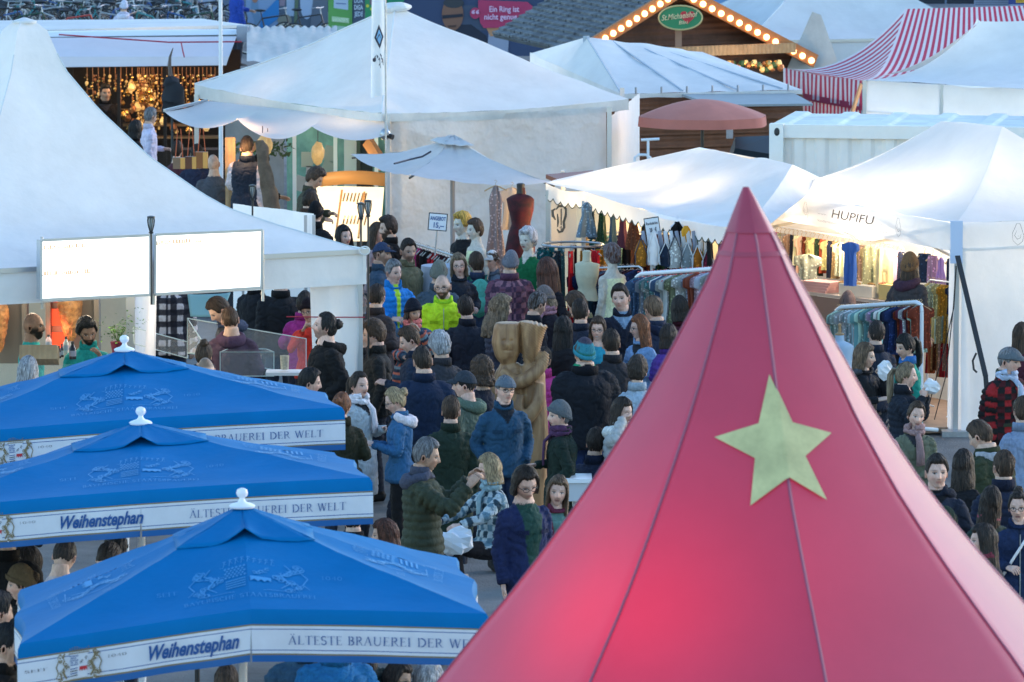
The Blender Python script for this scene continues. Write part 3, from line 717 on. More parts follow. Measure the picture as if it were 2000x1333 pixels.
    if sp.get('hood'):
        q = NM(); hc_ = K(sp['hood']); a = np.linspace(-2.3, 2.3, 27); pts = []; rr = []
        for t in a:
            w_ = (math.cos(t)+1)/2
            pts.append((math.sin(t)*(.085+.035*w_), .012+math.cos(t)*(.075+.05*w_), 1.475+dz-.05*w_-.02+.035*(1-w_))); rr.append((.022+.030*w_, .020+.040*w_))
        V1, Q1, T1 = tube_np(pts, rr, 12, (0, 0, 1)); V1 += np.array([mnoise.noise(Vector(v*16+seed)) for v in V1])[:, None]*.014
        q.add(V1, Q1, T1, np.append(hc_, .9)); child('hood', q, bx, M['fabric'])
    if sp.get('scarf'):
        q = NM(); sc_ = K(sp['scarf']); a = np.linspace(0, 2*PI*1.9, 48); pts = [(math.sin(t)*.078, -math.cos(t)*.078-.006, 1.468+dz+.03*math.sin(t*.5+1)+.012*t/6) for t in a]
        V1, Q1, T1 = tube_np(pts, [(.026, .030)]*48, 10, (0, 0, 1)); V1 += np.array([mnoise.noise(Vector(v*26+seed)) for v in V1])[:, None]*.014
        cc = np.array([sc_*(1+.35*(1 if math.sin(v[0]*160+v[2]*120) > .5 else -.2)) for v in V1]); q.add(V1, Q1, T1, np.hstack([cc, np.full((len(V1), 1), .95)]))
        b_ = .12+bulk*.9; V1, Q1, T1 = tube_np([(.02, -.07, 1.46+dz), (.035, -b_, 1.38+dz), (.045, -b_-.015, 1.26+dz), (.05, -b_-.01, 1.16+dz)], [(.03, .016), (.035, .016), (.038, .014), (.04, .010)], 10); V1 += np.array([mnoise.noise(Vector(v*22)) for v in V1])[:, None]*.01
        q.add(V1, Q1, T1, np.append(sc_, .95)); child('scarf', q, bx, M['fabric'])
    if sp.get('pack'):
        q = NM(); b = MB(); b.ell((0, .20+bulk, 1.22+dz), (.15, .10, .22), 20, 16, amp=.12, sc=1.6, seed=seed); b.ell((0, .29+bulk, 1.15+dz), (.11, .045, .10), 14, 10)
        q.add(np.concatenate(b.v), np.array(b.f), [], np.append(K(sp['pack']), .8))
        for s_ in (-1, 1):
            V1, Q1, T1 = tube_np([(.09*s_, .13, 1.42+dz), (.10*s_, .02, 1.475+dz), (.105*s_, -.125-bulk, 1.38+dz), (.12*s_, -.13-bulk, 1.25+dz), (.17*s_, .0, 1.10+dz)], [(.022, .006)]*5, 8); q.add(V1, Q1, T1, np.append(K(sp['pack'])*.6, .8))
        child('backpack', q, bx, M['fabric'])
    if sp.get('strap'):
        q = NM(); b_ = .125+bulk
        V1, Q1, T1 = tube_np([(.10, .0, 1.47+dz), (.06, -b_+.01, 1.38+dz), (-.06, -b_-.02, 1.2+dz), (-.16, -b_+.04, 1.02+dz)], [(.012, .004)]*4, 6); q.add(V1, Q1, T1, np.append(K(sp['strap']), .7)); child('bag_strap', q, bx, M['fabric'])
    return o
def hand_of(sp, side=0, fwd=.09):
    """world position of a hand"""
    arms = sp['_g'][0]; S0, E, W, s_ = arms[side]; d = W-E; d /= np.linalg.norm(d); v = (W+d*fwd)[None]*sp['Ht']/1.75
    return rot(v, rz=R(sp['face']))[0]+np.array(sp['loc'])
TC = {}
def text2d(txt, shear=0., off=0., sx=1.):
    """outline of a line of writing, x from 0 to its width and y from 0 (baseline) to 1 (capital height)"""
    key = (txt, shear, off)
    if key not in TC:
        cu = bpy.data.curves.new('t', 'FONT'); cu.body = txt; cu.shear = shear; cu.offset = off; cu.resolution_u = 3
        o = bpy.data.objects.new('t', cu); COL.objects.link(o); dg = bpy.context.evaluated_depsgraph_get(); me = o.evaluated_get(dg).to_mesh()
        V = np.array([v.co[:] for v in me.vertices]) if len(me.vertices) else np.zeros((1, 3)); F = [list(p.vertices) for p in me.polygons]
        o.evaluated_get(dg).to_mesh_clear(); bpy.data.objects.remove(o); TC[key] = (V[:, :2]/.7, F)
    V, F = TC[key]; V = V.copy(); V[:, 0] -= V[:, 0].min(); V[:, 0] *= sx
    return V, F
def put_text(b, txt, fn, x0, x1, y0, y1, mi=0, shear=0., off=0.):
    """writes txt into the box x0..x1 (width) and y0..y1 (baseline to capital height) of fn's surface"""
    V, F = text2d(txt, shear, off); w = V[:, 0].max(); V[:, 0] = x0+V[:, 0]/w*(x1-x0); V[:, 1] = y0+V[:, 1]*(y1-y0)
    b.add([fn(*v) for v in V], F, mi)
def stroke(b, pts, w, fn, mi=0):
    pts = np.array(pts, float); L_ = []; R_ = []
    for i in range(len(pts)):
        t = pts[min(i+1, len(pts)-1)]-pts[max(i-1, 0)]; t /= np.linalg.norm(t)+1e-9; n = np.array((-t[1], t[0]))*w/2
        ww = 1 if 0 < i < len(pts)-1 else .5; L_.append(fn(*(pts[i]+n*ww))); R_.append(fn(*(pts[i]-n*ww)))
    n = len(pts); b.add(L_+R_, [(i, i+1, n+i+1, n+i) for i in range(n-1)], mi)
SER = {}   # roman capitals as strokes: (x0,y0,x1,y1,width)
def serif_text(b, txt, fn, x0, x1, y0, y1, mi=0):
    T_, t_ = .20, .10
    def arc(cx, cy, rx, ry, a0, a1, w, n=9): return ('p', [(cx+rx*math.cos(R(a0+(a1-a0)*i/n)), cy+ry*math.sin(R(a0+(a1-a0)*i/n))) for i in range(n+1)], w)
    l = lambda ax, ay, bx, by, w: ('p', [(ax, ay), (bx, by)], w)
    s_ = lambda x, y, w=.26: ('p', [(x-w/2, y), (x+w/2, y)], .06)
    D = {'L': (.62, [l(.15, 0, .15, 1, T_), s_(.15, .97), s_(.15, .03), l(.1, .03, .6, .03, .06), l(.59, 0, .6, .2, .05)]),
         'T': (.72, [l(.36, 0, .36, 1, T_), s_(.36, .03), l(.02, .97, .7, .97, .06), l(.03, 1, .03, .8, .05), l(.69, 1, .69, .8, .05)]),
         'E': (.62, [l(.15, 0, .15, 1, T_), s_(.12, .97, .2), s_(.12, .03, .2), l(.1, .03, .56, .03, .06), l(.1, .97, .54, .97, .06), l(.12, .52, .45, .52, .06), l(.56, 0, .57, .18, .05), l(.54, 1, .54, .84, .05), l(.45, .42, .45, .62, .04)]),
         'I': (.34, [l(.16, 0, .16, 1, T_), s_(.16, .97), s_(.16, .03)]),
         'A': (.82, [l(.1, 0, .40, 1, t_), l(.40, 1, .70, 0, T_), s_(.1, .03, .22), s_(.7, .03, .24), l(.2, .36, .6, .36, .055)]),
         'U': (.84, [l(.15, 1, .15, .35, T_), l(.68, 1, .68, .35, t_), arc(.415, .35, .265, .33, 180, 360, .09), s_(.15, .97), s_(.68, .97, .22)]),
         'B': (.70, [l(.16, 0, .16, 1, T_), s_(.12, .97, .2), s_(.12, .03, .2), arc(.3, .75, .24, .22, 90, -90, .1), arc(.3, .275, .3, .245, 90, -90, .1), l(.16, .97, .32, .97, .06), l(.16, .52, .32, .52, .055), l(.16, .03, .32, .03, .06)]),
         'R': (.74, [l(.16, 0, .16, 1, T_), s_(.16, .97), s_(.16, .03), arc(.3, .74, .25, .23, 90, -90, .1), l(.16, .97, .32, .97, .06), l(.16, .5, .32, .5, .05), l(.36, .5, .66, .02, .12), s_(.68, .03, .16)]),
         'S': (.58, [arc(.29, .74, .2, .225, 30, 270, .1), arc(.29, .27, .22, .24, 90, -150, .1), l(.48, .98, .48, .78, .045), l(.07, .02, .07, .24, .045)]),
         'D': (.84, [l(.16, 0, .16, 1, T_), s_(.12, .97, .2), s_(.12, .03, .2), arc(.32, .5, .42, .47, 90, -90, .11, 14), l(.14, .97, .34, .97, .055), l(.14, .03, .34, .03, .055)]),
         'W': (1.08, [l(.1, 1, .34, 0, T_), l(.34, 0, .54, 1, t_), l(.54, 1, .76, 0, T_), l(.76, 0, .98, 1, t_), s_(.1, .97, .22), s_(.54, .97, .16), s_(.98, .97, .2)]),
         'Y': (.76, [l(.36, 0, .36, .45, T_), l(.08, 1, .36, .45, .12), l(.66, 1, .36, .45, t_), s_(.08, .97, .2), s_(.66, .97, .2), s_(.36, .03)]),
         'C': (.74, [arc(.42, .5, .32, .48, 40, 320, .1, 14)]), 'H': (.84, [l(.16, 0, .16, 1, T_), l(.68, 0, .68, 1, T_), l(.16, .5, .68, .5, .06), s_(.16, .97), s_(.16, .03), s_(.68, .97), s_(.68, .03)]),
         '1': (.45, [l(.22, 0, .22, 1, .1), s_(.22, .03)]), '0': (.6, [arc(.3, .5, .22, .46, 0, 360, .08, 16)]), '4': (.6, [l(.42, 0, .42, 1, .1), l(.42, .96, .06, .3, .06), l(.05, .3, .58, .3, .06)]),
         ' ': (.42, [])}
    D['Ä'] = (D['A'][0], D['A'][1]+[l(.20, 1.16, .34, 1.16, .14), l(.46, 1.16, .60, 1.16, .14)])
    W = sum(D[c][0]+.06 for c in txt); k = (x1-x0)/W; x = x0
    for c in txt:
        w, ss = D[c]
        for _, pts, sw in ss:
            P_ = np.array(pts, float); q = []
            stroke(b, P_, sw, lambda u, v, x=x: fn(x+u*k, y0+v*(y1-y0)), mi)
        x += (w+.06)*k

def crest(b, fn, mono=None, seed=3):
    """coat of arms between two supporters; fn maps x -1..1, y -.55...62; material slots: 0 gold 1 blue 2 white 3 black 4 red"""
    g, bl, wh, bk, rd = (mono,)*5 if mono is not None else (0, 1, 2, 3, 4)
    rnd = random.Random(seed); off = [0]
    def pl(pts, mi): b.add([fn(*p) for p in pts], [tuple(range(len(pts)))], mi)
    if mono is None: pl([(-.36, -.42), (.36, -.42), (.36, .34), (-.36, .34)], wh)
    for i in range(6):        # lozenges
        for j in range(5):
            x = -.34+i*.058+(j % 2)*.029; y = -.02+j*.07
            if x < -.03: pl([(x, y), (x+.027, y+.034), (x+.008, y+.072), (x-.019, y+.038)], bl)
    pl([(.03, -.06), (.34, -.06), (.34, -.22), (.29, -.15), (.24, -.22), (.19, -.15), (.14, -.22), (.09, -.15), (.03, -.22)], rd)
    for i in range(4): pl([(-.34, -.10-i*.075), (-.04, -.08-i*.075), (-.04, -.11-i*.075), (-.34, -.13-i*.075)], bk if i % 2 else bl)
    def curl(cx, cy, r0, a0, turns, w, mi):
        pts = []; n = 12
        for i in range(n+1):
            t = i/n; a = a0+turns*2*PI*t; r = r0*(1-.75*t); pts.append((cx+math.cos(a)*r, cy+math.sin(a)*r))
        stroke(b, pts, w, fn, mi)
    for k in range(5): curl(.10+.05*k, .04+.05*rnd.random()+.035*k, .05, rnd.random()*6, .8*rnd.choice((-1, 1)), .022, bk)
    for s_ in (-1, 1):        # supporters
        for k in range(36):
            t = k/36; x = s_*(.55+.16*math.sin(t*9)+.12*rnd.random()); y = -.46+.86*t
            curl(x, y, .055+.03*rnd.random(), rnd.random()*6, rnd.choice((-1, 1))*(.6+rnd.random()*.5), .030 if mono is None else .016, g if k % 4 or mono is not None else wh)
        stroke(b, [(s_*.48, -.4), (s_*.62, -.2), (s_*.5, .05), (s_*.66, .25), (s_*.56, .42)], .11 if mono is None else .03, fn, g)
        stroke(b, [(s_*.62, .1), (s_*.8, .2), (s_*.9, .02), (s_*.82, -.2), (s_*.92, -.36)], .05 if mono is None else .022, fn, g)
    for k in range(9):        # crown
        x = -.36+.09*k; stroke(b, [(x, .38), (x+.02, .50+.05*math.sin(k*.8)), (x+.05, .44)], .03 if mono is None else .018, fn, g)
        curl(x+.02, .53+.04*math.sin(k*.8), .025, 0, 1, .014, g)
    stroke(b, [(-.42, .38), (.42, .38)], .05 if mono is None else .02, fn, g)
    stroke(b, [(-.8, -.50), (-.3, -.47), (.3, -.47), (.8, -.50)], .06 if mono is None else .015, fn, g)

M['blue'] = mat('blue_umbrella_canvas', (.0, .170, .44), rough=.6, spec=.10, var=.10, vscale=2.5, bump=.25, bscale=7, bdist=.02, trans=.12)
M['blue_edge'] = mat('blue_valance_hem', (.0, .10, .32), rough=.5, var=.1)
M['blue_mark'] = mat('pale_blue_print', (.02, .25, .55), rough=.5)
M['vwhite'] = mat('white_valance', (.72, .73, .78), rough=.6, var=.08, vscale=6, bump=.3, bscale=9, trans=.1)
M['gold'] = mat('gold_print', (.21, .16, .08), rough=.5)
M['vblue'] = mat('blue_print', (.0, .07, .26), rough=.5)
M['vred'] = mat('red_print', (.5, .02, .03), rough=.5)
M['vblack'] = mat('black_print', (.02, .02, .03), rough=.5)
M['finial'] = mat('white_finial', (.8, .82, .86), rough=.35)

def umbrella(fin, FL, MF, FR, BR, BL, label, yc, tx, base_px):
    """fin, corners: (px, py, Y) of finial foot and of the roof's edge; tx: where the writing sits along the front"""
    A = np.array(P(*fin)); c = [np.array(P(*q)) for q in (FL, MF, FR, BR, BL)]
    FLp, MFp, FRp, BRp, BLp = c
    mr = (FRp+BRp)/2+np.array((.02, 0, .03)); mb = (BRp+BLp)/2+np.array((0, 0, .04)); ml = (FLp+BLp)/2+np.array((-.02, 0, .02))
    loop = [FLp, MFp, FRp, mr, BRp, mb, BLp, ml]
    t_ = thing('brewery_umbrella', label, 'umbrella', (A[0], A[1], 0), group='blue brewery umbrellas over the beer benches')
    cen = np.array((A[0], A[1], 0))
    def roofpt(i, s, t):
        """sector i (0..7), s along it, t from top to edge"""
        a, b_ = loop[i], loop[(i+1) % 8]; e = a*(1-s)+b_*s; q = A*(1-t)+e*t
        q = q+np.array((0, 0, -.055*math.sin(PI*s)*t*math.sin(PI*min(1, t))-.012*math.sin(PI*t)))
        inw = (np.array((A[0], A[1], 0))-np.array((e[0], e[1], 0))); inw /= np.linalg.norm(inw)
        q += inw*.045*math.sin(PI*s)*t*t
        q[2] += (.016*nz(q[0]*1.6+fin[0], q[1]*1.6, fin[1])+.007*nz(q[0]*5, q[1]*5+fin[0], 1.5))*math.sin(PI*t)
        return q
    b = MB(); nt_, ns = 22, 10
    for i in range(8):
        g = [[roofpt(i, s/ns, .02+.98*r/nt_) for s in range(ns+1)] for r in range(nt_+1)]
        g.append([q+np.array((0, 0, -.030))+(q-A)*np.array((.012, .012, 0)) for q in g[-1]]); g.append([q+np.array((0, 0, -.058))+(q-A)*np.array((.001, .001, 0)) for q in g[-1]])
        b.grid(g, flip=True)
    canopy = b.build('canopy', M['blue'], t_)
    edge = lambda s2: None
    D_ = -.087
    def val(i, s, z):
        q = roofpt(i, s, 1.0); q = q+(q-A)*np.array((.014, .014, 0)); w = .006*math.sin(s*17+i*2)*(z/.2)
        return q+np.array((w, -w-.0, D_-z))
    bands = [(0, .009, 0), (.009, .026, 1), (.026, .031, 2), (.031, .150, 1), (.150, .155, 2), (.155, .172, 1), (.172, .182, 0), (.182, .222, 3)]
    v = MB()
    for i in range(8):
        for z0, z1, mi in bands:
            v.grid([[val(i, s/16, z0) for s in range(17)], [val(i, s/16, z1) for s in range(17)]], mi, flip=True)
    vo = v.build('valance', [M['gold'], M['vwhite'], M['vblue'], M['blue_edge']], t_)
    def fv(s, z, d=.005):
        i, q = (0, s*2) if s < .5 else (1, s*2-1)
        return val(i, min(max(q, 0), 1), z)+np.array((0, -d, 0))
    w = np.linalg.norm(FRp-FLp)
    w1 = MB(); put_text(w1, 'Weihenstephan', lambda x, y: fv(x, y, .0075), tx['w'][0], tx['w'][1], .128, .044, 0, shear=.32, off=.03); w1.build('name_lettering', M['vblue'], vo, smooth=False); w1 = MB()
    serif_text(w1, 'ÄLTESTE BRAUEREI DER WELT', lambda x, y: fv(x, y, .0075), tx['a'][0], tx['a'][1], .118, .066)
    w1.build('lettering', M['vblue'], vo, smooth=False)
    cx = tx['c']; hw = .115/w*1.25
    cb = MB(); crest(cb, lambda x, y: fv(cx+x*hw, .088-y*.185, .0045), seed=5)
    n_ = 0
    for k, arr in enumerate(cb.v): arr[:, 1] -= .0006*(k % 12)
    cb.build('coat_of_arms', [M['gold'], M['vblue'], M['vwhite'], M['vblack'], M['vred']], vo, smooth=False)
    sb = MB(); serif_text(sb, 'SEIT', lambda x, y: fv(x, y), cx-hw-.058*2.8/w, cx-hw-.012, .092, .076); serif_text(sb, '1040', lambda x, y: fv(x, y), cx+hw+.006, cx+hw+.048*2.8/w, .072, .056)
    sb.build('small_lettering', M['ink'], vo, smooth=False)
    def face_fn(i0, W):
        def fn(x, y):      # x metres across, y: 0 at edge .. 1 at top
            t = 1-y; s = .5+x/(W*max(t, .1)); s = min(max(s, 0), 1); i, q = (i0, s*2) if s < .5 else (i0+1, s*2-1)
            return roofpt(i % 8, min(max(q, 0), 1), t)+np.array((0, -.002, .005))
        return fn
    rb = MB()
    for i0 in (0, 2, 6):
        W = np.linalg.norm(loop[(i0+2) % 8]-loop[i0]); f_ = face_fn(i0, W)
        crest(rb, lambda x, y: f_(x*.40, .345+y*.30), mono=0, seed=9+i0)
        serif_text(rb, 'SEIT', f_, -.56, -.43, .30, .335); serif_text(rb, '1040', f_, .44, .57, .36, .395)
        serif_text(rb, 'BAYERISCHE STAATSBRAUEREI', f_, -.40, .40, .13, .17)
    rb.build('roof_print', M['blue_mark'], canopy, smooth=False)
    cb = MB(); Rr = .285
    for i in range(8):
        g = []
        for r in range(9):
            t = r/8; row = []
            for s in range(9):
                q = roofpt(i, s/8, .02+t*Rr); mid = (s/8 if i % 2 == 0 else 1-s/8)      # 1 at the rib in the middle of a side
                lift = .014+.012*t+(.060*math.exp(-((1-mid)/.16)**2)*t**3 if i in (0, 1) else .01*mid*t)
                row.append(q+np.array((0, 0, lift*1.0-.02*t+.006*nz(i*3+s*.9, r*.6, fin[0]))))
            g.append(row)
        cb.grid(g, flip=True)
    cb.build('vent_cap', M['blue'], t_, thick=.004)
    f = MB(); k = 1.0; f.lathe([(.075, -.012), (.080, 0), (.070, .008), (.030, .022), (.018, .035), (.016, .048), (.030, .060), (.036, .078), (.030, .098), (.012, .108)], (A[0], A[1], A[2]+.012), 20); f.build('finial', M['finial'], t_)
    p = MB(); p.tube([(A[0], A[1]+.0, 0.02), (A[0], A[1], A[2]-.01)], .026, 12); p.build('pole', M['white_metal'], t_)
    for q in loop:
        r_ = MB(); r_.beam(A+np.array((0, 0, -.06)), q+np.array((0, 0, -.05))+(A-q)*.03, .02, .03); r_.build('rib', M['white_metal'], t_)
    bs = MB(); bs.box((A[0], A[1], .06), (.8, .8, .12)); bs.build('base_slab', mat('concrete_slab', (.3, .3, .3), rough=.9), t_)
    return t_

umbrella((243, 686, 46), (-180, 855, 44.4), (243, 820, 44.4), (668, 796, 44.4), (596, 756, 47.6), (-170, 800, 47.6),
         'blue brewery umbrella farthest back, its right end below the kebab stall', 46, dict(w=(.40, .57), a=(.60, .955), c=.245), None)
umbrella((275, 829, 42), (-170, 996, 40.4), (275, 958, 40.4), (722, 933, 40.4), (653, 884, 43.6), (-160, 950, 43.6),
         'blue brewery umbrella in the middle of the three in a row', 42, dict(w=(.322, .505), a=(.607, .947), c=.175), None)
umbrella((473, 992, 37), (40, 1258, 35.6), (490, 1190, 35.6), (950, 1199, 35.6), (892, 1090, 38.4), (40, 1152, 38.4),
         'nearest blue brewery umbrella, whole coat of arms showing at its front left corner', 37, dict(w=(.275, .475), a=(.58, .995), c=.125), None)

def red_tent():
    Y0 = 30.0; A = np.array(P(1457, 366, Y0)); t_ = thing('red_pagoda_tent', 'tall pink red peaked tent with a large pale yellow star', 'tent', (A[0], A[1], 0))
    prof = [(366, 3), (385, 13), (410, 25), (470, 54), (540, 86), (620, 130), (720, 185), (800, 230), (870, 275), (940, 322), (1010, 374), (1080, 429), (1150, 488), (1235, 563), (1333, 645), (1450, 745), (1560, 850)]; shf = [0, 2, 4, 10, 14, 16, 18, 18, 19, 20, 23, 26, 29, 31, 32, 33, 34]
    n = 8; a0 = R(80); pr = []
    for (py, hw), sx_ in zip(prof, shf):
        z = P(1457, py, Y0)[2]; r = hw/FPX*Y0/.965
        pr.append((r, z, sx_/FPX*Y0))
    def pt(az, k):
        """az radians (90 faces the camera), k index along the profile (float)"""
        i = int(min(k, len(pr)-1.001)); f = k-i; r = pr[i][0]*(1-f)+pr[i+1][0]*f; z = pr[i][1]*(1-f)+pr[i+1][1]*f; cx_ = pr[i][2]*(1-f)+pr[i+1][2]*f
        q = ((az-a0+1e-9) % (2*PI/n)); m = math.cos(PI/n)/math.cos(q-PI/n); m = m*.75+.25*(math.cos(PI/n)+1)/2*1.0
        return np.array((A[0]+cx_+math.cos(az)*r*m, A[1]-math.sin(az)*r*m, z))
    b = MB(); nk = 90; na = 96
    g = [[pt(a0+2*PI*j/na, k*(len(pr)-1)/nk) for j in range(na+1)] for k in range(nk+1)]
    b.grid(g)
    m = mat('red_tent_canvas', (.43, .060, .118), rough=.5, spec=.4, coat=.36, var=.2, vscale=2.2, bump=.08, bscale=9, trans=.24, tcol=(.95, .03, .10), var2=(.38, .055, .11))
    m.node_tree.nodes['Principled BSDF'].inputs['Sheen Weight'].default_value = .5; m.node_tree.nodes['Principled BSDF'].inputs['Sheen Roughness'].default_value = .35; m.node_tree.nodes['Principled BSDF'].inputs['Coat Roughness'].default_value = .32
    roof = b.build('roof', m, t_)
    ms = mat('red_tent_seam', (.27, .06, .11), rough=.5)
    for j in range(n):
        s_ = MB(); az = a0+2*PI*j/n; w = .008; rows = []
        for k in range(nk+1):
            q = pt(az, k*(len(pr)-1)/nk); rad = np.array((math.cos(az), -math.sin(az), 0)); tg = np.array((-math.sin(az), -math.cos(az), 0))
            wk = w*min(1, .3+k/30); rows.append([q-tg*wk+rad*(.002), q+rad*.006+np.array((0, 0, .002)), q+tg*wk+rad*.002])
        s_.grid(rows); s_.build('seam', ms, roof)
    c = MB(); rows = [[pt(a0+2*PI*j/48, k)+np.array((math.cos(a0+2*PI*j/48), -math.sin(a0+2*PI*j/48), 0))*.008 for j in range(49)] for k in (0, .5, 1, 1.5, 2, 2.4, 2.7)]
    c.grid(rows); c.grid([[pt(a0+2*PI*j/48, 3.25+.13*k)+np.array((math.cos(a0+2*PI*j/48), -math.sin(a0+2*PI*j/48), 0))*.004 for j in range(49)] for k in range(2)]); c.build('peak_cap', mat('red_tent_cap', (.36, .04, .08), rough=.4, var=.15), t_)
    from mathutils.bvhtree import BVHTree
    GV = np.array(g).reshape(-1, 3); cc = na+1
    bv = BVHTree.FromPolygons(GV.tolist(), [(i*cc+j, i*cc+j+1, (i+1)*cc+j+1, (i+1)*cc+j) for i in range(nk) for j in range(na)])
    outer = [(1503, 733), (1622, 848), (1613, 979), (1466, 990), (1396, 856)]
    inner = [(1546, 827), (1571, 893), (1540, 935), (1475, 897), (1482, 829)]
    pts = []
    for o_, i_ in zip(outer, inner): pts += [o_, i_]
    cen = (1521, 878); cam = Vector((0, 0, CAMH)); sb = MB(); N_ = 14
    def hit(px, py):
        d = (Vector(P(px, py, 30))-cam).normalized(); h = bv.ray_cast(cam, d)
        return np.array(h[0])+np.array(h[1])*(.012 if h[1].dot(d) < 0 else -.012)
    for k in range(10):
        a_, b_ = pts[k], pts[(k+1) % 10]; rows = []
        for i in range(N_+1):
            row = []
            for j in range(N_+1):
                t = i/N_; e = (a_[0]*(1-j/N_)+b_[0]*j/N_, a_[1]*(1-j/N_)+b_[1]*j/N_); row.append(hit(cen[0]*(1-t)+e[0]*t, cen[1]*(1-t)+e[1]*t))
            rows.append(row)
        sb.grid(rows)
    so = sb.build('star', mat('pale_yellow_print', (.60, .55, .26), rough=.6, var=.28, vscale=7, trans=.0), roof, label='pale yellow five pointed star')
    k = MB(); zb = pr[-1][1]; k.grid([[pt(a0+2*PI*j/96, 16)+np.array((0, 0, -dz)) for j in range(97)] for dz in (0, .15, .3)]); k.build('valance', m, t_)
    for j in range(n):
        q = pt(a0+2*PI*j/n, 15.8); p = MB(); p.tube([(q[0], q[1], 0), (q[0], q[1], q[2])], .03, 8); p.build('post', M['alu'], t_)
    l = bpy.data.lights.new('red_lamp', 'SPOT');
    l = bpy.data.lights.new('tent_lamp', 'POINT'); l.energy = 6.5; l.color = (1, .0, .07); l.shadow_soft_size = .12
    o = ref('tent_lamp', l, tuple(np.array(P(1290, 1340, Y0-.60)))); tag(o, 'red lamp glowing inside the pink red tent', 'lamp')
    l2 = bpy.data.lights.new('tent_lamp', 'POINT'); l2.energy = 1.6; l2.color = (1, .0, .07); l2.shadow_soft_size = .2  # added second light, carries the red glow further up the canvas
    o2 = ref('tent_lamp', l2, tuple(np.array(P(1340, 1180, Y0-.35)))); tag(o2, 'added red light extending the glow upward inside the pink red tent', 'lamp')
red_tent()

def pointlamp(name, loc, energy, col, size=.08, label=None):
    l = bpy.data.lights.new(name, 'POINT'); l.energy = energy*(.07 if name=="green_lamp" else .24); l.color = col; l.shadow_soft_size = size
    o = ref(name, l, tuple(loc)); tag(o, label or 'lamp', 'lamp'); return o

def patch(b, A, B, C, D, nu=12, nv=8, sag=0., sagf=None, mi=0, wr=.0, seed=0, flip=False, edge=None):
    """surface with corners A (u0 v0), B (u1 v0), C (u1 v1), D (u0 v1)"""
    A, B, C, D = [np.array(x, float) for x in (A, B, C, D)]; g = []
    for j in range(nv+1):
        v = j/nv; row = []
        for i in range(nu+1):
            u = i/nu; q = (A*(1-u)+B*u)*(1-v)+(D*(1-u)+C*u)*v
            dz = -sag*math.sin(PI*u)*math.sin(PI*v) if sagf is None else -sagf(u, v)
            if wr: dz += wr*nz(q[0]*2.1+seed, q[1]*2.1, q[2]*2.1)*min(1, 4*u*(1-u))
            row.append(q+np.array((0, 0, dz)))
        g.append(row)
    b.grid(g, mi, flip); return g
def curtain(b, A, B, z0, z1, n=60, rows=10, amp=.04, freq=9, mi=0, seed=0, gather=0.):
    """hanging cloth from A to B (xy), top z0 (may be a pair), bottom z1, with folds"""
    A = np.array(A, float)[:2]; B = np.array(B, float)[:2]; d = B-A; L_ = np.linalg.norm(d); d /= L_; nn = np.array((-d[1], d[0]))
    z0 = z0 if hasattr(z0, '__len__') else (z0, z0); z1 = z1 if hasattr(z1, '__len__') else (z1, z1); g = []
    for r in range(rows+1):
        t = r/rows; row = []
        for i in range(n+1):
            u = i/n; w = (math.sin(u*L_*freq+seed+.6*nz(u*5, t*1.5, seed))+.5*nz(u*L_*4+seed, t*.8))*amp*(.35+.65*t)+amp*.8*nz(u*L_*1.4, t*2.5, seed+5)
            uu = u+gather*t*(.5-u)
            xy = A+d*L_*uu+nn*w; row.append((xy[0], xy[1], (z0[0]*(1-u)+z0[1]*u)*(1-t)+(z1[0]*(1-u)+z1[1]*u)*t))
        g.append(row)
    b.grid(g, mi); return g
def post(parent, q, z0, z1, w=.05, name='post', m=None):
    b = MB(); b.box((q[0], q[1], (z0+z1)/2), (w, w, z1-z0)); return b.build(name, m or M['alu'], parent, smooth=False)

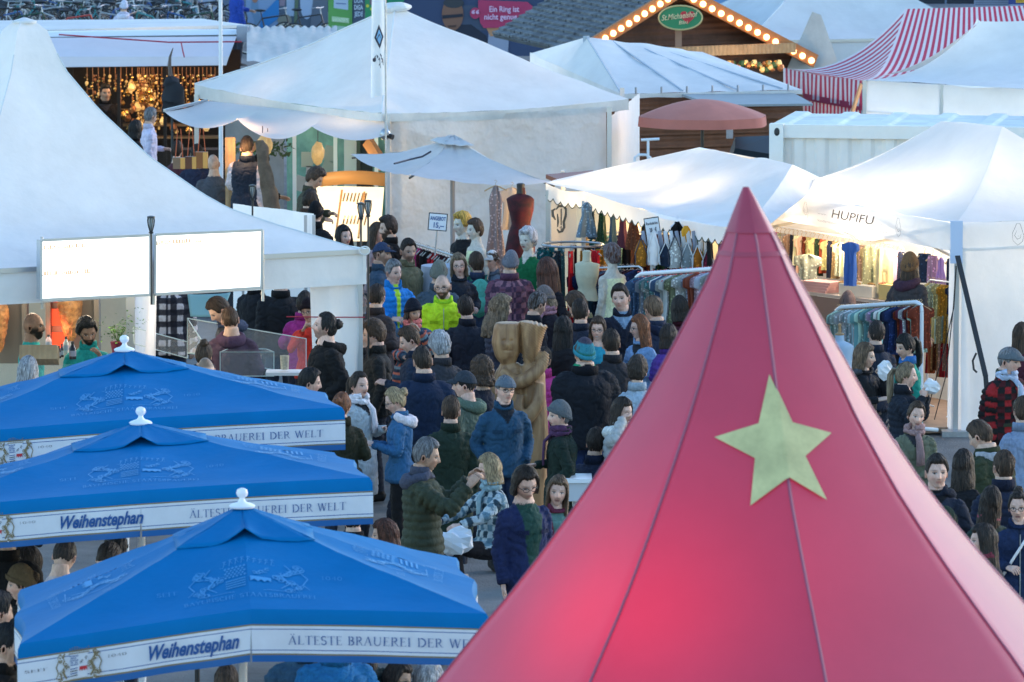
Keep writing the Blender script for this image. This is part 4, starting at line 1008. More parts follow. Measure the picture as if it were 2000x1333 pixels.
M['seamgrey'] = mat('pale_seam', (.66, .68, .70), rough=.5)
def pagoda(cor, dA, dB, L, ze, zt, label, prof, name='pagoda_tent', val=.32, sagm=.12, group=None, topw=.05, m=None, posts=True, LB=None):
    """cor: corner (x,y); dA, dB unit edge directions; square of side L"""
    LB = LB or L; c0 = np.array((*cor, ze)); a3 = np.array((*dA, 0)); b3 = np.array((*dB, 0)); C4 = [c0, c0+a3*L, c0+a3*L+b3*LB, c0+b3*LB]
    cen = (C4[0]+C4[2])/2; t_ = thing(name, label, 'tent', (cen[0], cen[1], 0), group=group); b = MB(); m = m or M['pvc']
    ts = [x for x, _ in prof]; hs = [y for _, y in prof]
    for i in range(4):
        p, q = C4[i], C4[(i+1) % 4]; g = []
        for r in range(41):
            t = (r/40)**.9; h = np.interp(t, ts, hs); row = []
            for s in range(25):
                u = s/24; e = p*(1-u)+q*u; xy = cen*(1-t)+e*t
                z = ze+(zt-ze)*(1-h)-sagm*math.sin(PI*u)*math.sin(PI*t)*(.4+.6*t)+.010*nz(xy[0]*1.7, xy[1]*1.7)*t
                row.append((xy[0], xy[1], z))
            g.append(row)
        b.grid(g, flip=True)
    roof = b.build('roof', m, t_)
    sm_ = MB()
    for i in range(4):
        p, q = C4[i], C4[(i+1) % 4]
        for u in (0.0,):
            e = p*(1-u)+q*u; pts = []
            for r in range(3, 41):
                t = (r/40)**.9; h = np.interp(t, ts, hs); xy = cen*(1-t)+e*t; pts.append((xy[0], xy[1], ze+(zt-ze)*(1-h)-sagm*math.sin(PI*u)*math.sin(PI*t)*(.4+.6*t)+.010*nz(xy[0]*1.7, xy[1]*1.7)*t+.002))
            sm_.tube(pts, 'x' and .008, 5)
    sm_.build('welded_seam', M['seamgrey'], roof)
    v = MB()
    for i in range(4):
        p, q = C4[i]+(C4[i]-cen)*.004, C4[(i+1) % 4]+(C4[(i+1) % 4]-cen)*.004
        curtain(v, p, q, ze+.005, ze-val, n=50, rows=5, amp=.012, freq=2.5, seed=i)
    v.build('valance', m, t_)
    g_ = MB()
    for i in range(4):
        p, q = C4[i]+(C4[i]-cen)*.008, C4[(i+1) % 4]+(C4[(i+1) % 4]-cen)*.008; g_.beam(p, q, .035, .045)
    g_.build('eave_rail', M['alu'], t_, smooth=False)
    if posts:
        for q in C4: post(t_, q-(q-cen)*.02, 0, ze-.02, .09)
    return t_, C4, cen
dA, dB = (-.857, -.515), (-.515, .857)
KT, KC, kcen = pagoda((-1.42, 59.0), dA, dB, 4.85, 2.50, 4.66, 'white concave peaked tent of the kebab stall, left of the photo',
    [(0, 0), (.045, .0), (.07, .04), (.114, .20), (.22, .39), (.37, .60), (.525, .76), (.6, .82), (.75, .895), (.907, .958), (1, 1)], sagm=.10)
b = MB(); b.lathe([(.12, 0), (.12, .02), (.02, .05)], (kcen[0], kcen[1], 4.655), 16); b.build('peak_cap', M['pvc'], KT)
b = MB(); q = KC[0]; curtain(b, (q[0]-.52, q[1]-.26), (q[0]-.05, q[1]), 2.25, .1, n=50, rows=16, amp=.05, freq=22, gather=.25); b.build('side_curtain', M['pvc_thin'], KT)
M['cream'] = mat('cream_tent_lining', (.62, .55, .42), rough=.8, var=.08, bump=.3, bscale=3, bdist=.04)
b = MB(); p0 = P(-60, 600, 63.3); p1 = P(262, 600, 63.6); curtain(b, p0, p1, 2.6, 0, n=90, rows=10, amp=.02, freq=6); b.build('back_wall', M['cream'], KT)
b = MB(); p2 = P(305, 600, 61.0); curtain(b, p1, p2, 2.6, 0, n=40, rows=12, amp=.06, freq=13, gather=.3); b.build('side_curtain', M['pvc_thin'], KT)
M['lightbox'] = mat('lit_menu_face', (.9, .9, .9), emis=(1, .98, .95), es=.55)
M['lb_text'] = mat('lit_menu_writing', (.30, .19, .11), emis=(1, .75, .5), es=.14)
def menu_box(TL, TR, BR_, BL, Ya, Yb, label, lines):
    A, B, C, D = [np.array(P(*q)) for q in ((*TL, Ya), (*TR, Yb), (*BR_, Yb), (*BL, Ya))]; n = np.cross(B-A, D-A); n /= np.linalg.norm(n)
    if n[1] > 0: n = -n
    t_ = thing('menu_light_box', label, 'light box', tuple((C+D)/2-n*.05), group='lit menu boards on the kebab stall')
    b = MB(); back = [x-n*.10 for x in (A, B, C, D)]; fr = [A, B, C, D]; b.add(fr+back, [(0, 1, 5, 4), (1, 2, 6, 5), (2, 3, 7, 6), (3, 0, 4, 7), (4, 5, 6, 7)])
    for p, q in ((A, B), (B, C), (C, D), (D, A)): b.beam(p, q, .02, .025)
    b.build('housing', M['alu'], t_, smooth=False)
    f = MB(); ins = [x*.98+(A+B+C+D)/4*.02 for x in fr]; f.add([x-n*.003 for x in ins], [(0, 3, 2, 1)]); f.build('face', M['lightbox'], t_, smooth=False)
    w = MB(); fn = lambda x, y: A*(1-x)*(1-y)+B*x*(1-y)+D*(1-x)*y+C*x*y+n*.004
    for y, x0, x1 in lines:
        rnd = random.Random(int(y*100)); x = x0; w.add([fn(x0-.01, y+.035), fn(x1+.01, y+.028), fn(x1+.01, y+.012), fn(x0-.01, y+.019)], [(3, 2, 1, 0)]); w.add([fn(x0-.025, y-.02), fn(x0-.01, y-.02), fn(x0-.01, y+.05), fn(x0-.025, y+.05)], [(3, 2, 1, 0)])
        while x < x1: d = rnd.uniform(.006, .022); h = rnd.uniform(.02, .05); w.add([fn(x, y-h), fn(x+d, y-h), fn(x+d, y+h*.6), fn(x, y+h*.6)], [(3, 2, 1, 0)]); x += d+rnd.uniform(.003, .01)
    w.build('menu_print', M['lb_text'], t_, smooth=False)
menu_box((81, 470), (293, 460), (293, 576), (81, 586), 56.9, 57.5, 'left one of the two glowing white menu boards on the kebab stall', [(.12, .02, .40), (.56, .02, .44)])
menu_box((304, 459), (512, 450), (510, 562), (303, 575), 57.55, 58.1, 'right one of the two glowing white menu boards on the kebab stall', [(.13, .03, .43)])
for px in (80, 298, 512):
    q = P(px, 500, 57.3+.0017*(px-80)); b = MB(); b.tube([(q[0], q[1]+.10, 2.1), (q[0], q[1]+.10, 2.78)], .014, 8); b.build('sign_bracket', M['alu'], KT)
def torch(px, py, Y, zb, label):
    q = P(px, py, Y); t_ = thing('garden_torch', label, 'garden torch', (q[0], q[1], zb), group='black solar garden torches')
    z = q[2]; b = MB(); b.tube([(q[0], q[1], zb), (q[0], q[1], z-.05)], .010, 8); b.build('stake', M['darkmetal'], t_)
    b = MB()
    for k in range(10):
        a = 2*PI*k/10; r = [(.012, -.06), (.028, 0), (.034, .045), (.031, .075)]; b.tube([(q[0]+math.cos(a+z_*3)*r_, q[1]+math.sin(a+z_*3)*r_, z+z_) for r_, z_ in r], .0034, 5)
    b.lathe([(.032, .070), (.037, .074), (.036, .086), (.015, .092)], (q[0], q[1], z), 12); b.lathe([(.020, -.075), (.024, -.06), (.01, -.055)], (q[0], q[1], z), 10); b.build('lantern_head', M['darkmetal'], t_)
    b = MB(); b.lathe([(.008, -.05), (.018, 0), (.021, .04), (.02, .066)], (q[0], q[1], z), 12); b.build('shade', mat('smoked_shade', (.35, .4, .42), rough=.3), t_)
torch(295, 441, 57.3, 2.15, 'black garden torch standing between the two lit menu boards')
torch(493, 378, 64.5, 2.2, 'black garden torch at the corner of the white panel behind the pagoda roof')
torch(705, 414, 59.1, 2.45, 'left one of the two black garden torches at the kebab tent corner')
torch(719, 409, 59.4, 0.0, 'right one of the two black garden torches at the kebab tent corner')
b = MB(); q = KC[0]; b.tube([np.array(P(560, 619, 58.6)), np.array(P(640, 620, 58.8)), np.array(P(712, 620, 58.95))], .006, 6); tag(b.build('cord', M['rope_r']), 'thin red cord tied across the kebab tent corner post', 'cord')
b = MB(); pts = [P(712+10*math.cos(a), 490+8*math.sin(a), 58.9) for a in np.linspace(0, 9, 24)]; b.tube(pts, .008, 6); tag(b.build('rope_coil', M['pvc']), 'small white coil of rope on the kebab tent corner', 'rope')
ORDW = ['behind the left part of the canvas wall', 'behind the middle of the canvas wall', 'behind the right part of the canvas wall', 'above the scalloped awning']
gm = mat('gravelled_asphalt', (.21, .205, .20), rough=.9, var=.5, vscale=.8, bump=.9, bscale=38, bdist=.03)
b = MB(); b.grid([[(x, y, 0) for x in np.linspace(-400, 400, 9)] for y in np.linspace(-60, 900, 9)]); tag(b.build('ground', gm, smooth=False), kind='structure')
LW = (1, .62, .30)

FL_, FF, FR_ = np.array((-4.24, 82.0)), np.array((-1.66, 78.0)), np.array((1.52, 79.8))
ze = 2.50
Lp = np.array(P(380, 166, 82.0)); Fp = np.array(P(745, 222, 78.0)); Rp = np.array(P(1228, 194, 79.8)); Bp = Lp+Rp-Fp; Cc = (Lp+Rp)/2
top = np.array(P(772, 12, Cc[1]))
CT = thing('market_tent', 'large white ridge tent in the middle with a scalloped awning on its left side', 'tent', (Cc[0], Cc[1], 0))
b = MB()
ridge = [top+np.array((-.12, .0, -.02)), top+np.array((.14, .1, -.015))]
def tri(b, A, B, T, seed, sag=.10, n=26):
    g = []
    for r in range(n+1):
        t = r/n; row = []
        for s in range(21):
            u = s/20; e = A*(1-u)+B*u; q = T*(1-t)+e*t; z = -sag*math.sin(PI*t)*(.75 if seed != 2 else .3)-.05*math.sin(PI*u)*t
            z += .03*nz(q[0]*1.3+seed, q[1]*1.3, seed)*math.sin(PI*min(1, t*1.05))+.018*nz(q[0]*4, q[1]*4, seed)*t**3
            row.append(q+np.array((0, 0, z)))
        g.append(row)
    b.grid(g, flip=True); return g
for A, B, s_ in ((Lp, Fp, 1), (Fp, Rp, 2), (Rp, Bp, 3), (Bp, Lp, 4)): tri(b, A, B, top, s_)
ro = b.build('roof', M['pvc'], CT)
sb_ = MB()
for A, B in ((Lp, Fp), (Fp, Rp)):
    for u in (0.0,):
        e = A*(1-u)+B*u; sb_.tube([top*(1-t)+e*t+np.array((0, 0, -.10*math.sin(PI*t)*(.75 if A is Lp else .3)*1.0-.05*math.sin(PI*u)*t+.012+(.03*nz((top*(1-t)+e*t)[0]*1.3+(1 if A is Lp else 2), (top*(1-t)+e*t)[1]*1.3, (1 if A is Lp else 2))*math.sin(PI*min(1, t*1.05))))) for t in np.linspace(.05, 1, 30)], .010, 5)
sb_.build('welded_seam', M['seamgrey'], ro)
b = MB(); b.ell(top+np.array((-.0, -.0, -.02)), (.22, .2, .07), 14, 8, amp=.3, sc=2); b.build('peak_cap', M['pvc'], CT)
b = MB()
for A, B, h0, h1 in ((Lp, Fp, .17, .10), (Fp, Rp, .10, .14), (Rp, Bp, .14, .14), (Bp, Lp, .14, .17)):
    g = []
    for r in range(5):
        g.append([A*(1-u)+B*u+np.array((0, 0, -.05*math.sin(PI*u)-(h0*(1-u)+h1*u)*r/4+.012*nz(u*9, r*.5)*r/4))+np.array((.0, -.02, 0))*math.sin(u*23)*r/8 for u in np.linspace(0, 1, 41)])
    b.grid(g, flip=True)
b.build('valance', M['pvc_dirty'], CT)
M['wallcanvas'] = mat('creased_wall_canvas', (.74, .72, .70), rough=.6, var=.12, vscale=1.5, bump=.8, bscale=1.5, bdist=.30, trans=.35)
dr = (Rp-Fp)[:2]; dr /= np.linalg.norm(dr)
w0 = np.array(P(757, 300, 78.1)); w1 = np.array(P(1185, 300, 79.55))
b = MB(); curtain(b, w0, w1, (2.42, 2.50), 0, n=160, rows=50, amp=.055, freq=3.4, seed=3); b.build('side_wall', M['wallcanvas'], CT)
b = MB(); w2 = np.array(P(1190, 300, 79.6)); w3 = np.array(P(1248, 290, 82.2)); curtain(b, w2, w3, (2.35, 2.5), 0, n=60, rows=8, amp=.02, freq=26); b.build('side_wall', M['pvc_thin'], CT)
for px, Y in ((757, 78.0), (1190, 79.5), (384, 81.9), (1215, 83.3)): q = P(px, 250, Y); post(CT, q, 0, 2.5, .06)
for (px, Y, w, lab) in ((450, 79.0, .13, None), (762, 78.2, .07, None)):
    q = P(px, 300, Y); tz = 2.14 if w > .1 else 2.45; bb = MB(); bb.box((q[0], q[1], tz/2), (w, w, tz)); bb.build('timber_post', M['timber'] if w > .1 else mat('brown_post', (.12, .06, .04)), CT, smooth=False)
q0 = np.array(P(452, 320, 79.0)); bb = MB(); bb.beam((q0[0]+.02, 79.05, 1.72), (q0[0]+.36, 79.05, 2.08), .10, .07); bb.build('brace', M['timber'], CT, smooth=False)
q0 = np.array(P(735, 280, 78.3)); bb = MB(); bb.beam((q0[0]-.12, 78.6, 2.12), (q0[0]+.10, 78.4, 1.80), .08, .14); bb.build('brace', mat('orange_timber', (.50, .22, .07), rough=.5), CT, smooth=False)
for px, Y in ((830, 80.2), (1000, 80.6), (1130, 80.9), (560, 81.0)): pointlamp('stall_lamp', P(px, 238, Y), 11, (1, .62, .34), .06, f'warm lamp under the big tent roof, {ORDW[(830, 1000, 1130, 560).index(px)]}')
aw = thing('scalloped_awning', 'low white awning with three hanging scallops under the big tent eave', 'awning', tuple(P(500, 250, 79.0)))
b = MB(); a0_, a1_ = np.array(P(404, 197, 81.2)), np.array(P(752, 236, 78.2)); f0, f1 = np.array(P(321, 218, 79.4)), np.array(P(757, 262, 77.0)); g = []
for r in range(15):
    t = r/14; row = []
    for i in range(73):
        u = i/72; q = (a0_*(1-t)+f0*t)*(1-u)+(a1_*(1-t)+f1*t)*u
        sc = u*3; ph = sc-math.floor(sc) if u < 1 else 1; dip = math.sin(PI*ph)**.8*(.16 if u < .34 else .20 if u < .67 else .12)
        row.append(q+np.array((0, -dip*t*t*.6, -dip*t**1.5-.03*math.sin(PI*t))))
    g.append(row)
b.grid(g, flip=True); b.build('canopy', M['pvc_thin'], aw)
for A, B in ((f0+np.array((0, 0, .01)), a0_), (f1, a1_)): bb = MB(); bb.beam(A, B, .03, .035); bb.build('arm', M['steel'], aw)
q = np.array(P(752, 263, 77.2)); t_ = thing('floodlight', 'small grey round floodlight at the front corner of the big tent', 'floodlight', tuple(q)); b = MB(); b.ell(q, (.07, .06, .075), 12, 10); b.build('housing', M['steel'], t_); b = MB(); b.tube([q+np.array((.04, -.05, -.01)), q+np.array((.10, -.09, -.03))], [.03, .035], 10); b.build('lens', M['black'], t_)

q = np.array(P(738, 120, 76.5)); t_ = thing('beach_flag', 'tall narrow white flag with a black diamond emblem before the big tent', 'flag', (q[0]+.09, q[1], 0))
b = MB(); b.tube([(q[0]+.10, 76.5, 0), (q[0]+.095, 76.5, 4.6)], .012, 8); b.build('mast', M['steel'], t_)
b = MB(); A = np.array(P(727, -60, 76.5)); B = np.array(P(753, -60, 76.5)); C = np.array(P(754, 185, 76.5)); D = np.array(P(724, 192, 76.5))
g = patch(b, A, B, C, D, 12, 50); V = b.v[0]; V[:, 1] += .02*np.sin(V[:, 2]*9)+.03*np.sin(V[:, 0]*30); cl = b.build('flag_cloth', M['pvc_thin'], t_)
fl = lambda x, y: np.array(P(740+x*9, 72+y*24, 76.40))
b = MB()
pts = [(0, -1), (1, 0), (.2, 1), (-1, .1)]
b.add([fl(*p) for p in pts], [(0, 3, 2, 1)], 0); b.add([fl(x*.62+.05, y*.62)-np.array((0, .01, 0)) for x, y in pts], [(0, 3, 2, 1)], 1)
stroke(b, [(-.5, .3), (.1, -.2), (.4, .1)], .14, lambda x, y: fl(x, y)-np.array((0, .015, 0)), 0)
rnd = random.Random(4)
for k, (x, y) in enumerate(((-1.0, 1.75), (-.5, 1.5), (-.1, 1.9), (.25, 1.4), (.5, 1.7), (.0, 2.35), (.6, 2.1))):
    stroke(b, [(x, y), (x+.25, y+.16*rnd.choice((-1, 1))), (x+.35, y+.22)], .20, fl, 0)
b.add([fl(-1.0+.38*math.cos(a), 1.9+.17*math.sin(a)) for a in np.linspace(0, -2*PI, 12, endpoint=False)], [tuple(range(12))], 0)
b.build('emblem', [M['ink'], mat('emblem_blue', '#7fb0d8')], cl, smooth=False)
q = P(430, 60, 89.0); t_ = thing('flagpole', 'slender white pole standing behind the left eave of the big tent', 'pole', (q[0], q[1], 0)); b = MB(); b.tube([(q[0], q[1], 0), (q[0]+.01, q[1], 4.9)], [.034, .024], 12); b.build('pole', M['white_metal'], t_); b = MB(); b.lathe([(.05, 0), (.05, .04), (.035, .06)], (q[0], q[1], 0), 12); b.build('foot', M['steel'], t_)

M['gap_shade'] = mat('painted_gap_shade', (.015, .018, .02))
M['green_sheet'] = mat('green_lit_canvas', (.15, .34, .28), rough=.6, var=.45, var2=(.08, .20, .17), bump=.4, bscale=3, trans=.2)
t_ = thing('stall_partition', 'green and grey canvas partition behind the jewellery table', 'partition', tuple(P(620, 400, 82.5)))
b = MB(); curtain(b, P(560, 300, 82.0), P(764, 300, 81.2), 2.4, 0, n=60, rows=8, amp=.03, freq=5); b.build('green_panel', M['green_sheet'], t_)
b = MB(); curtain(b, P(440, 300, 82.6), P(556, 300, 82.0), 2.4, 0, n=40, rows=8, amp=.03, freq=5); b.build('grey_panel', mat('grey_canvas', (.22, .23, .24), rough=.8, var=.2), t_)
b = MB(); A_, B_ = np.array(P(700, 300, 81.2)), np.array(P(728, 300, 81.1)); b.add([(A_[0], A_[1], 0), (B_[0], B_[1], 0), (B_[0], B_[1], 2.3), (A_[0], A_[1], 2.3)], [(0, 1, 2, 3)]); b.build('gap_shade_sheet', M['gap_shade'], t_, smooth=False)  # flat near-black sheet; the shade of a gap is put into its colour
b = MB(); A_, B_ = np.array(P(672, 300, 81.25)), np.array(P(698, 300, 81.15)); b.add([(A_[0], A_[1], 0), (B_[0], B_[1], 0), (B_[0], B_[1], 2.2), (A_[0], A_[1], 2.0)], [(0, 1, 2, 3)]); b.build('door_leaf', mat('pale_door_leaf', (.5, .55, .53)), t_, smooth=False)
for k_, (x_, y_) in enumerate(((600, 312), (612, 340), (645, 300), (590, 360), (640, 330))): b = MB(); b.box(P(x_, y_, 81.6), (.16+.04*(k_ % 2), .05, .2), ry=.1*k_); b.build('wall_pocket', [mat('grey_pocket', (.25, .33, .30)), M['pvc_grey']][k_ % 2], t_, smooth=False)
for px in (575, 655, 700, 735): q = P(px, 300, 81.0); post(t_, q, 0, 2.35, .05, 'upright', M['white_metal'] if px != 700 else M['black'])
q = np.array(P(690, 340, 79.2)); t_ = thing('jewellery_display', 'golden glowing jewellery display cabinet with curved orange top board', 'display case', (q[0], q[1], 0))
M['gold_board'] = mat('orange_board', (.42, .22, .07), rough=.5, emis=(1, .45, .08), es=.0)
M['lit_panel'] = mat('lit_display_panel', (.8, .7, .5), rough=.6, emis=(1, .78, .48), es=.30, var=.1)
b = MB(); g = [[P(626+130*u, y+ (-4 if r == 0 else 0)+3*(u-.5)**2*4-2*math.sin(PI*u), 79.0+.35*u) for u in np.linspace(0, 1, 20)] for r, y in ((0, 340), (1, 362))]; b.grid(g); b.build('top_board', M['gold_board'], t_, thick=.04)
b = MB(); A, B, C, D = P(612, 365, 79.2), P(750, 368, 79.4), P(742, 470, 78.4), P(600, 470, 78.4); b.add([A, B, C, D], [(0, 3, 2, 1)]); b.build('lit_panel', M['lit_panel'], t_, thick=.03)
rnd = random.Random(11)
M['necklace'] = mat('hanging_chains', (.30, .22, .14), rough=.4, metal=.6)
for k in range(14):
    x = 676+ (k % 7)*7; y0 = 378+(k//7)*44; b = MB();
    for j in range(5): q0 = P(x-2-y0*.0+(-j*2), y0+j*8, 79.15-(y0-365)*.009); b.tube([q0, np.array(P(x-4-j*2, y0+j*8+7, 79.1-(y0-365)*.009))], .012, 5)
    b.build('necklace_row', M['necklace'], t_)
for x0, y0, x1, y1 in ((668, 372, 655, 465), (712, 376, 700, 465)): b = MB(); b.beam(P(x0, y0, 79.05), P(x1, y1, 78.25), .025, .025); b.build('divider', M['gold_board'], t_, smooth=False)
pointlamp('stall_lamp', P(690, 335, 78.6), 17, (1, .68, .34), .06, 'warm lamp over the jewellery display')
pointlamp('stall_lamp', P(470, 290, 78.6), 12, (1, .55, .22), .06, 'warm lamp beside the timber post')
def hanging_lamp(px, py, Y, label, s=1.0):
    q = np.array(P(px, py, Y)); t_ = thing('shell_lamp', label, 'lamp', tuple(q), group='shell shaped lamps at the jewellery stall')
    b = MB(); b.ell(q, (.085*s, .05*s, .15*s), 14, 10, amp=.2, sc=2); b.build('shade', mat('amber_shell', (.45, .30, .12), rough=.3, emis=(1, .7, .3), es=.06, var=.5, vscale=9), t_); b = MB(); b.tube([q+np.array((0, 0, .14*s)), q+np.array((0, 0, .3*s))], .006, 5); b.build('cord', M['ink'], t_)
hanging_lamp(513, 283, 78.4, 'left shell shaped lamp hanging under the awning scallop', .8)
hanging_lamp(523, 285, 78.5, 'brown shell shaped lamp touching its paler twin', .75)
hanging_lamp(621, 300, 79.6, 'tall dark shell lamp standing behind the curly haired man', 1.0)
t_ = thing('driftwood_trunk', 'leaning bare grey brown tree trunk used as a stall post', 'trunk', (-3.2, 77.8, 0)); b = MB()
pts = [np.array(P(x, y, 77.8)) for x, y in ((507, 275), (512, 300), (516, 330), (521, 350), (527, 380), (533, 415), (538, 450))]; pts.append(np.array((pts[-1][0]+.05, 77.8, 0))); p, r = smooth_path(pts, [.06, .075, .085, .09, .10, .09, .10, .11], 4); b.tube(p, [x[0] for x in r], 12)
V = b.v[0]; V += np.array([nz(v[0]*9, v[1]*9, v[2]*6) for v in V])[:, None]*.03; b.build('trunk', mat('driftwood', (.16, .11, .075), rough=.9, var=.4, vscale=12, bump=.8, bscale=14), t_)
b = MB(); rnd = random.Random(5)
for k in range(260):
    q = np.array(P(rnd.uniform(462, 570), rnd.uniform(278, 304), 79.5+rnd.random()*.3)); d = np.array((rnd.gauss(0, .03), rnd.gauss(0, .02), rnd.gauss(0, .03))); e = np.array((rnd.gauss(0, .015), 0, rnd.gauss(0, .02))); b.add([q, q+d, q+d+e, q+e], [(0, 1, 2, 3)])
tag(b.build('leaf_garland', mat('dark_leaves', (.03, .07, .025), rough=.7), smooth=False), 'dark leafy garland strung behind the timber post', 'garland')
pointlamp('green_lamp', P(487, 300, 79.6), 3, (.2, 1, .25), .05, 'green lamp by the leafy garland')
pointlamp('green_lamp', P(705, 290, 80.4), 9, (.1, 1, .5), .05, 'green lamp behind the golden display')
def hung_bag(x, y, w, h, col, label, Y=77.6):
    A = np.array(P(x, y, Y)); sx = w/FPX*Y; sz = h/FPX*Y; t_ = thing('hanging_wooden_bag', label, 'bag', tuple(A+np.array((0, 0, -sz))), group='small boxy bags hanging on red cords')
    b = MB(); b.box(A+np.array((0, 0, -sz/2)), (sx, .10, sz)); b.build('box', mat('bag_leather', col, rough=.5, var=.2), t_, smooth=False)
    b = MB(); b.box(A+np.array((sx*.3, -.053, -sz/2)), (sx*.38, .008, sz*.98)); b.build('flap', mat('bag_flap', '#e0a050', rough=.5), t_, smooth=False)
    for s_ in (-.3, .3): b = MB(); b.tube([A+np.array((sx*s_, 0, 0)), np.array(P(x+sx*s_*.4/Y*FPX, 252, Y))], .006, 5); b.build('cord', mat('orange_cord', '#c05a30'), t_)
hung_bag(350, 308, 24, 22, '#8a6a50', 'grey brown boxy bag on red cords, left of the three'); hung_bag(373, 306, 22, 24, '#6a3a22', 'dark brown boxy bag with a paper tag, middle of the three'); hung_bag(394, 297, 24, 32, '#9a5a28', 'larger orange brown boxy bag on red cords')
q = P(385, 385, 77.2); t_ = thing('sales_table', 'dark draped stall table with papers below the hanging bags', 'table', (q[0], q[1], 0)); b = MB(); b.box((q[0]+.1, q[1]+.3, .86), (1.5, .7, .05)); b.build('table_top', mat('dark_cloth', (.02, .022, .03), rough=.9), t_, smooth=False); b = MB()
for s_ in (0, 1):
    curtain(b, (q[0]-.65+1.5*s_*0, q[1]-.05), (q[0]+.85, q[1]-.05), .84, 0, n=40, rows=4, amp=.02, freq=8)
    break
b.build('cloth', mat('dark_cloth', (.02, .022, .03), rough=.9), t_)
for dx, dy, lab in ((.2, .05, 'white card lying on the dark stall table'), (.32, .25, 'second white sheet behind the card on the dark table')): b = MB(); b.box((q[0]+dx, q[1]+dy, .895), (.22, .15, .012), rz=.2+dx); tag(b.build('paper_sheet', M['sign_white'], smooth=False), lab, 'paper')

Yb = 93.0; t_ = thing('trinket_stall', 'long white fronted sales trailer with an open hatch full of golden trinkets', 'stall', (P(250, 100, Yb)[0], Yb, 0))
def quad(b, pts, mi=0): b.add([np.array(P(*p)) for p in pts], [(3, 2, 1, 0)], mi)
b = MB(); quad(b, [(-60, 44, 97), (395, 40, 97), (482, 52, 94.3), (-60, 66, 94.3)]); b.build('roof_panel', M['pvc'], t_, smooth=False, thick=.05)
b = MB(); rows = [[np.array(P(x, 52+ (66-52)*(1-(x+60)/540)*.0+y0+(-(x-200)*.012), Y)) for x in np.linspace(-60, 462, 30)] for y0, Y in ((8, 94.2), (11, 93.9), (19, 93.8), (22, 93.95), (25, 93.6))]; b.grid(rows, flip=True); b.build('awning_cassette', M['white_metal'], t_)
M['pinkwhite'] = mat('pinkish_white_canvas', (.80, .76, .80), rough=.6, var=.05, vscale=3, bump=.2, bscale=4, trans=.2)
b = MB(); quad(b, [(-60, 76, 93.6), (462, 72, 93.6), (447, 112, 92.9), (-60, 112, 92.9)]); b.build('awning', M['pinkwhite'], t_, smooth=False, thick=.01)
b = MB(); quad(b, [(-60, 113, 92.85), (447, 111, 92.85), (442, 128, 92.8), (-60, 134, 92.8)]); b.build('valance', M['pinkwhite'], t_, smooth=False, thick=.02)
b = MB(); q = np.array(P(474, 66, 93.8)); b.box(q, (.17, .3, .24)); b.build('end_cap', mat('grey_end_cap', (.28, .31, .38), rough=.5), t_, smooth=False)
b = MB(); b.tube([P(115, 68, 93.3), P(330, 83, 93.1), P(472, 82, 93.0)], .012, 6); b.tube([P(354, 84, 93.0), P(357, 100, 92.8), P(360, 112, 92.7)], .01, 5); b.build('red_cord', M['rope_r'], t_)
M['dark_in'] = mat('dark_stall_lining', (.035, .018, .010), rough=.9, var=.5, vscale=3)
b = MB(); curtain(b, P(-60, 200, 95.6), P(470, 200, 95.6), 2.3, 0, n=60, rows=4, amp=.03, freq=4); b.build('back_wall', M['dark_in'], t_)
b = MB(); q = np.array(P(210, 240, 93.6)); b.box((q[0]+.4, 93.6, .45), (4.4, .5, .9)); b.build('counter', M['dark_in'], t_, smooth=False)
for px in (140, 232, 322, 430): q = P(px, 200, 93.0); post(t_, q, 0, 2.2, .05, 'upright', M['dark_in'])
M['brass'] = mat('brass_trinket', (.75, .45, .14), rough=.25, metal=.9)
M['trinket2'] = mat('copper_trinket', (.45, .17, .06), rough=.4, metal=.4)
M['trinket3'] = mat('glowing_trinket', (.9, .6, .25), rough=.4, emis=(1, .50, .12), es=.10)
rnd = random.Random(21); cnt = 0
places = ['under the left end of the hatch', 'beside the dark shawl', 'in the bright middle of the hatch', 'behind the hanging black coat', 'near the flagpole', 'at the far right of the hatch']
for px in list(range(170, 285, 11))+list(range(272, 300, 5))+list(range(300, 425, 8)):
    Y = 94.6+rnd.random()*.6; y = 138; b = MB(); bright = 262 < px < 312; n = rnd.randint(18, 26) if bright else rnd.randint(7, 18); mi = 0
    q = np.array(P(px, 134, Y)); z = q[2]
    b.tube([q, q+np.array((0, 0, -.10))], .004, 4)
    z -= .08; zt0 = z; seq_ = []
    for k in range(n):
        r = rnd.uniform(.009, .028); z -= r*1.7; b.ell((q[0]+rnd.gauss(0, .02), Y+rnd.gauss(0, .03), z), (r, r, r*rnd.uniform(.7, 1.5)), 7, 5, mi=(2 if rnd.random() < (.5 if bright else .12) else rnd.choice((0, 0, 1)))); z -= r*.7
    b.tube([(q[0], Y, zt0+.1), (q[0], Y, z)], .006, 4, mi=1)
    o = b.build('trinket_string', [M['brass'], M['trinket2'], M['trinket3']], smooth=True); pl = places[min(5, int((px-160)/45))]
    tag(o, f'hanging string of {n} small brass and copper trinkets {pl}', 'trinket string', 'strings of trinkets hanging in the open hatch')
for k in range(46):
    px = rnd.uniform(240, 420); py = rnd.uniform(215, 262) if k % 2 else rnd.uniform(170, 210); q = np.array(P(px, py, 94.2+rnd.random()*.8)); r = rnd.uniform(.03, .07); b = MB(); b.lathe([(r*.5, 0), (r*.6, .01), (r, r*.8), (r*.7, r*1.6), (r*.35, r*1.9), (r*.45, r*2.2)], tuple(q), 9)
    tag(b.build('brass_pot', rnd.choice([M['brass'], M['trinket2'], M['trinket3'], M['brass']])), 'little round metal or glass vessel among the wares on the trinket shelves', 'pot', 'little vessels crowding the trinket shelves')
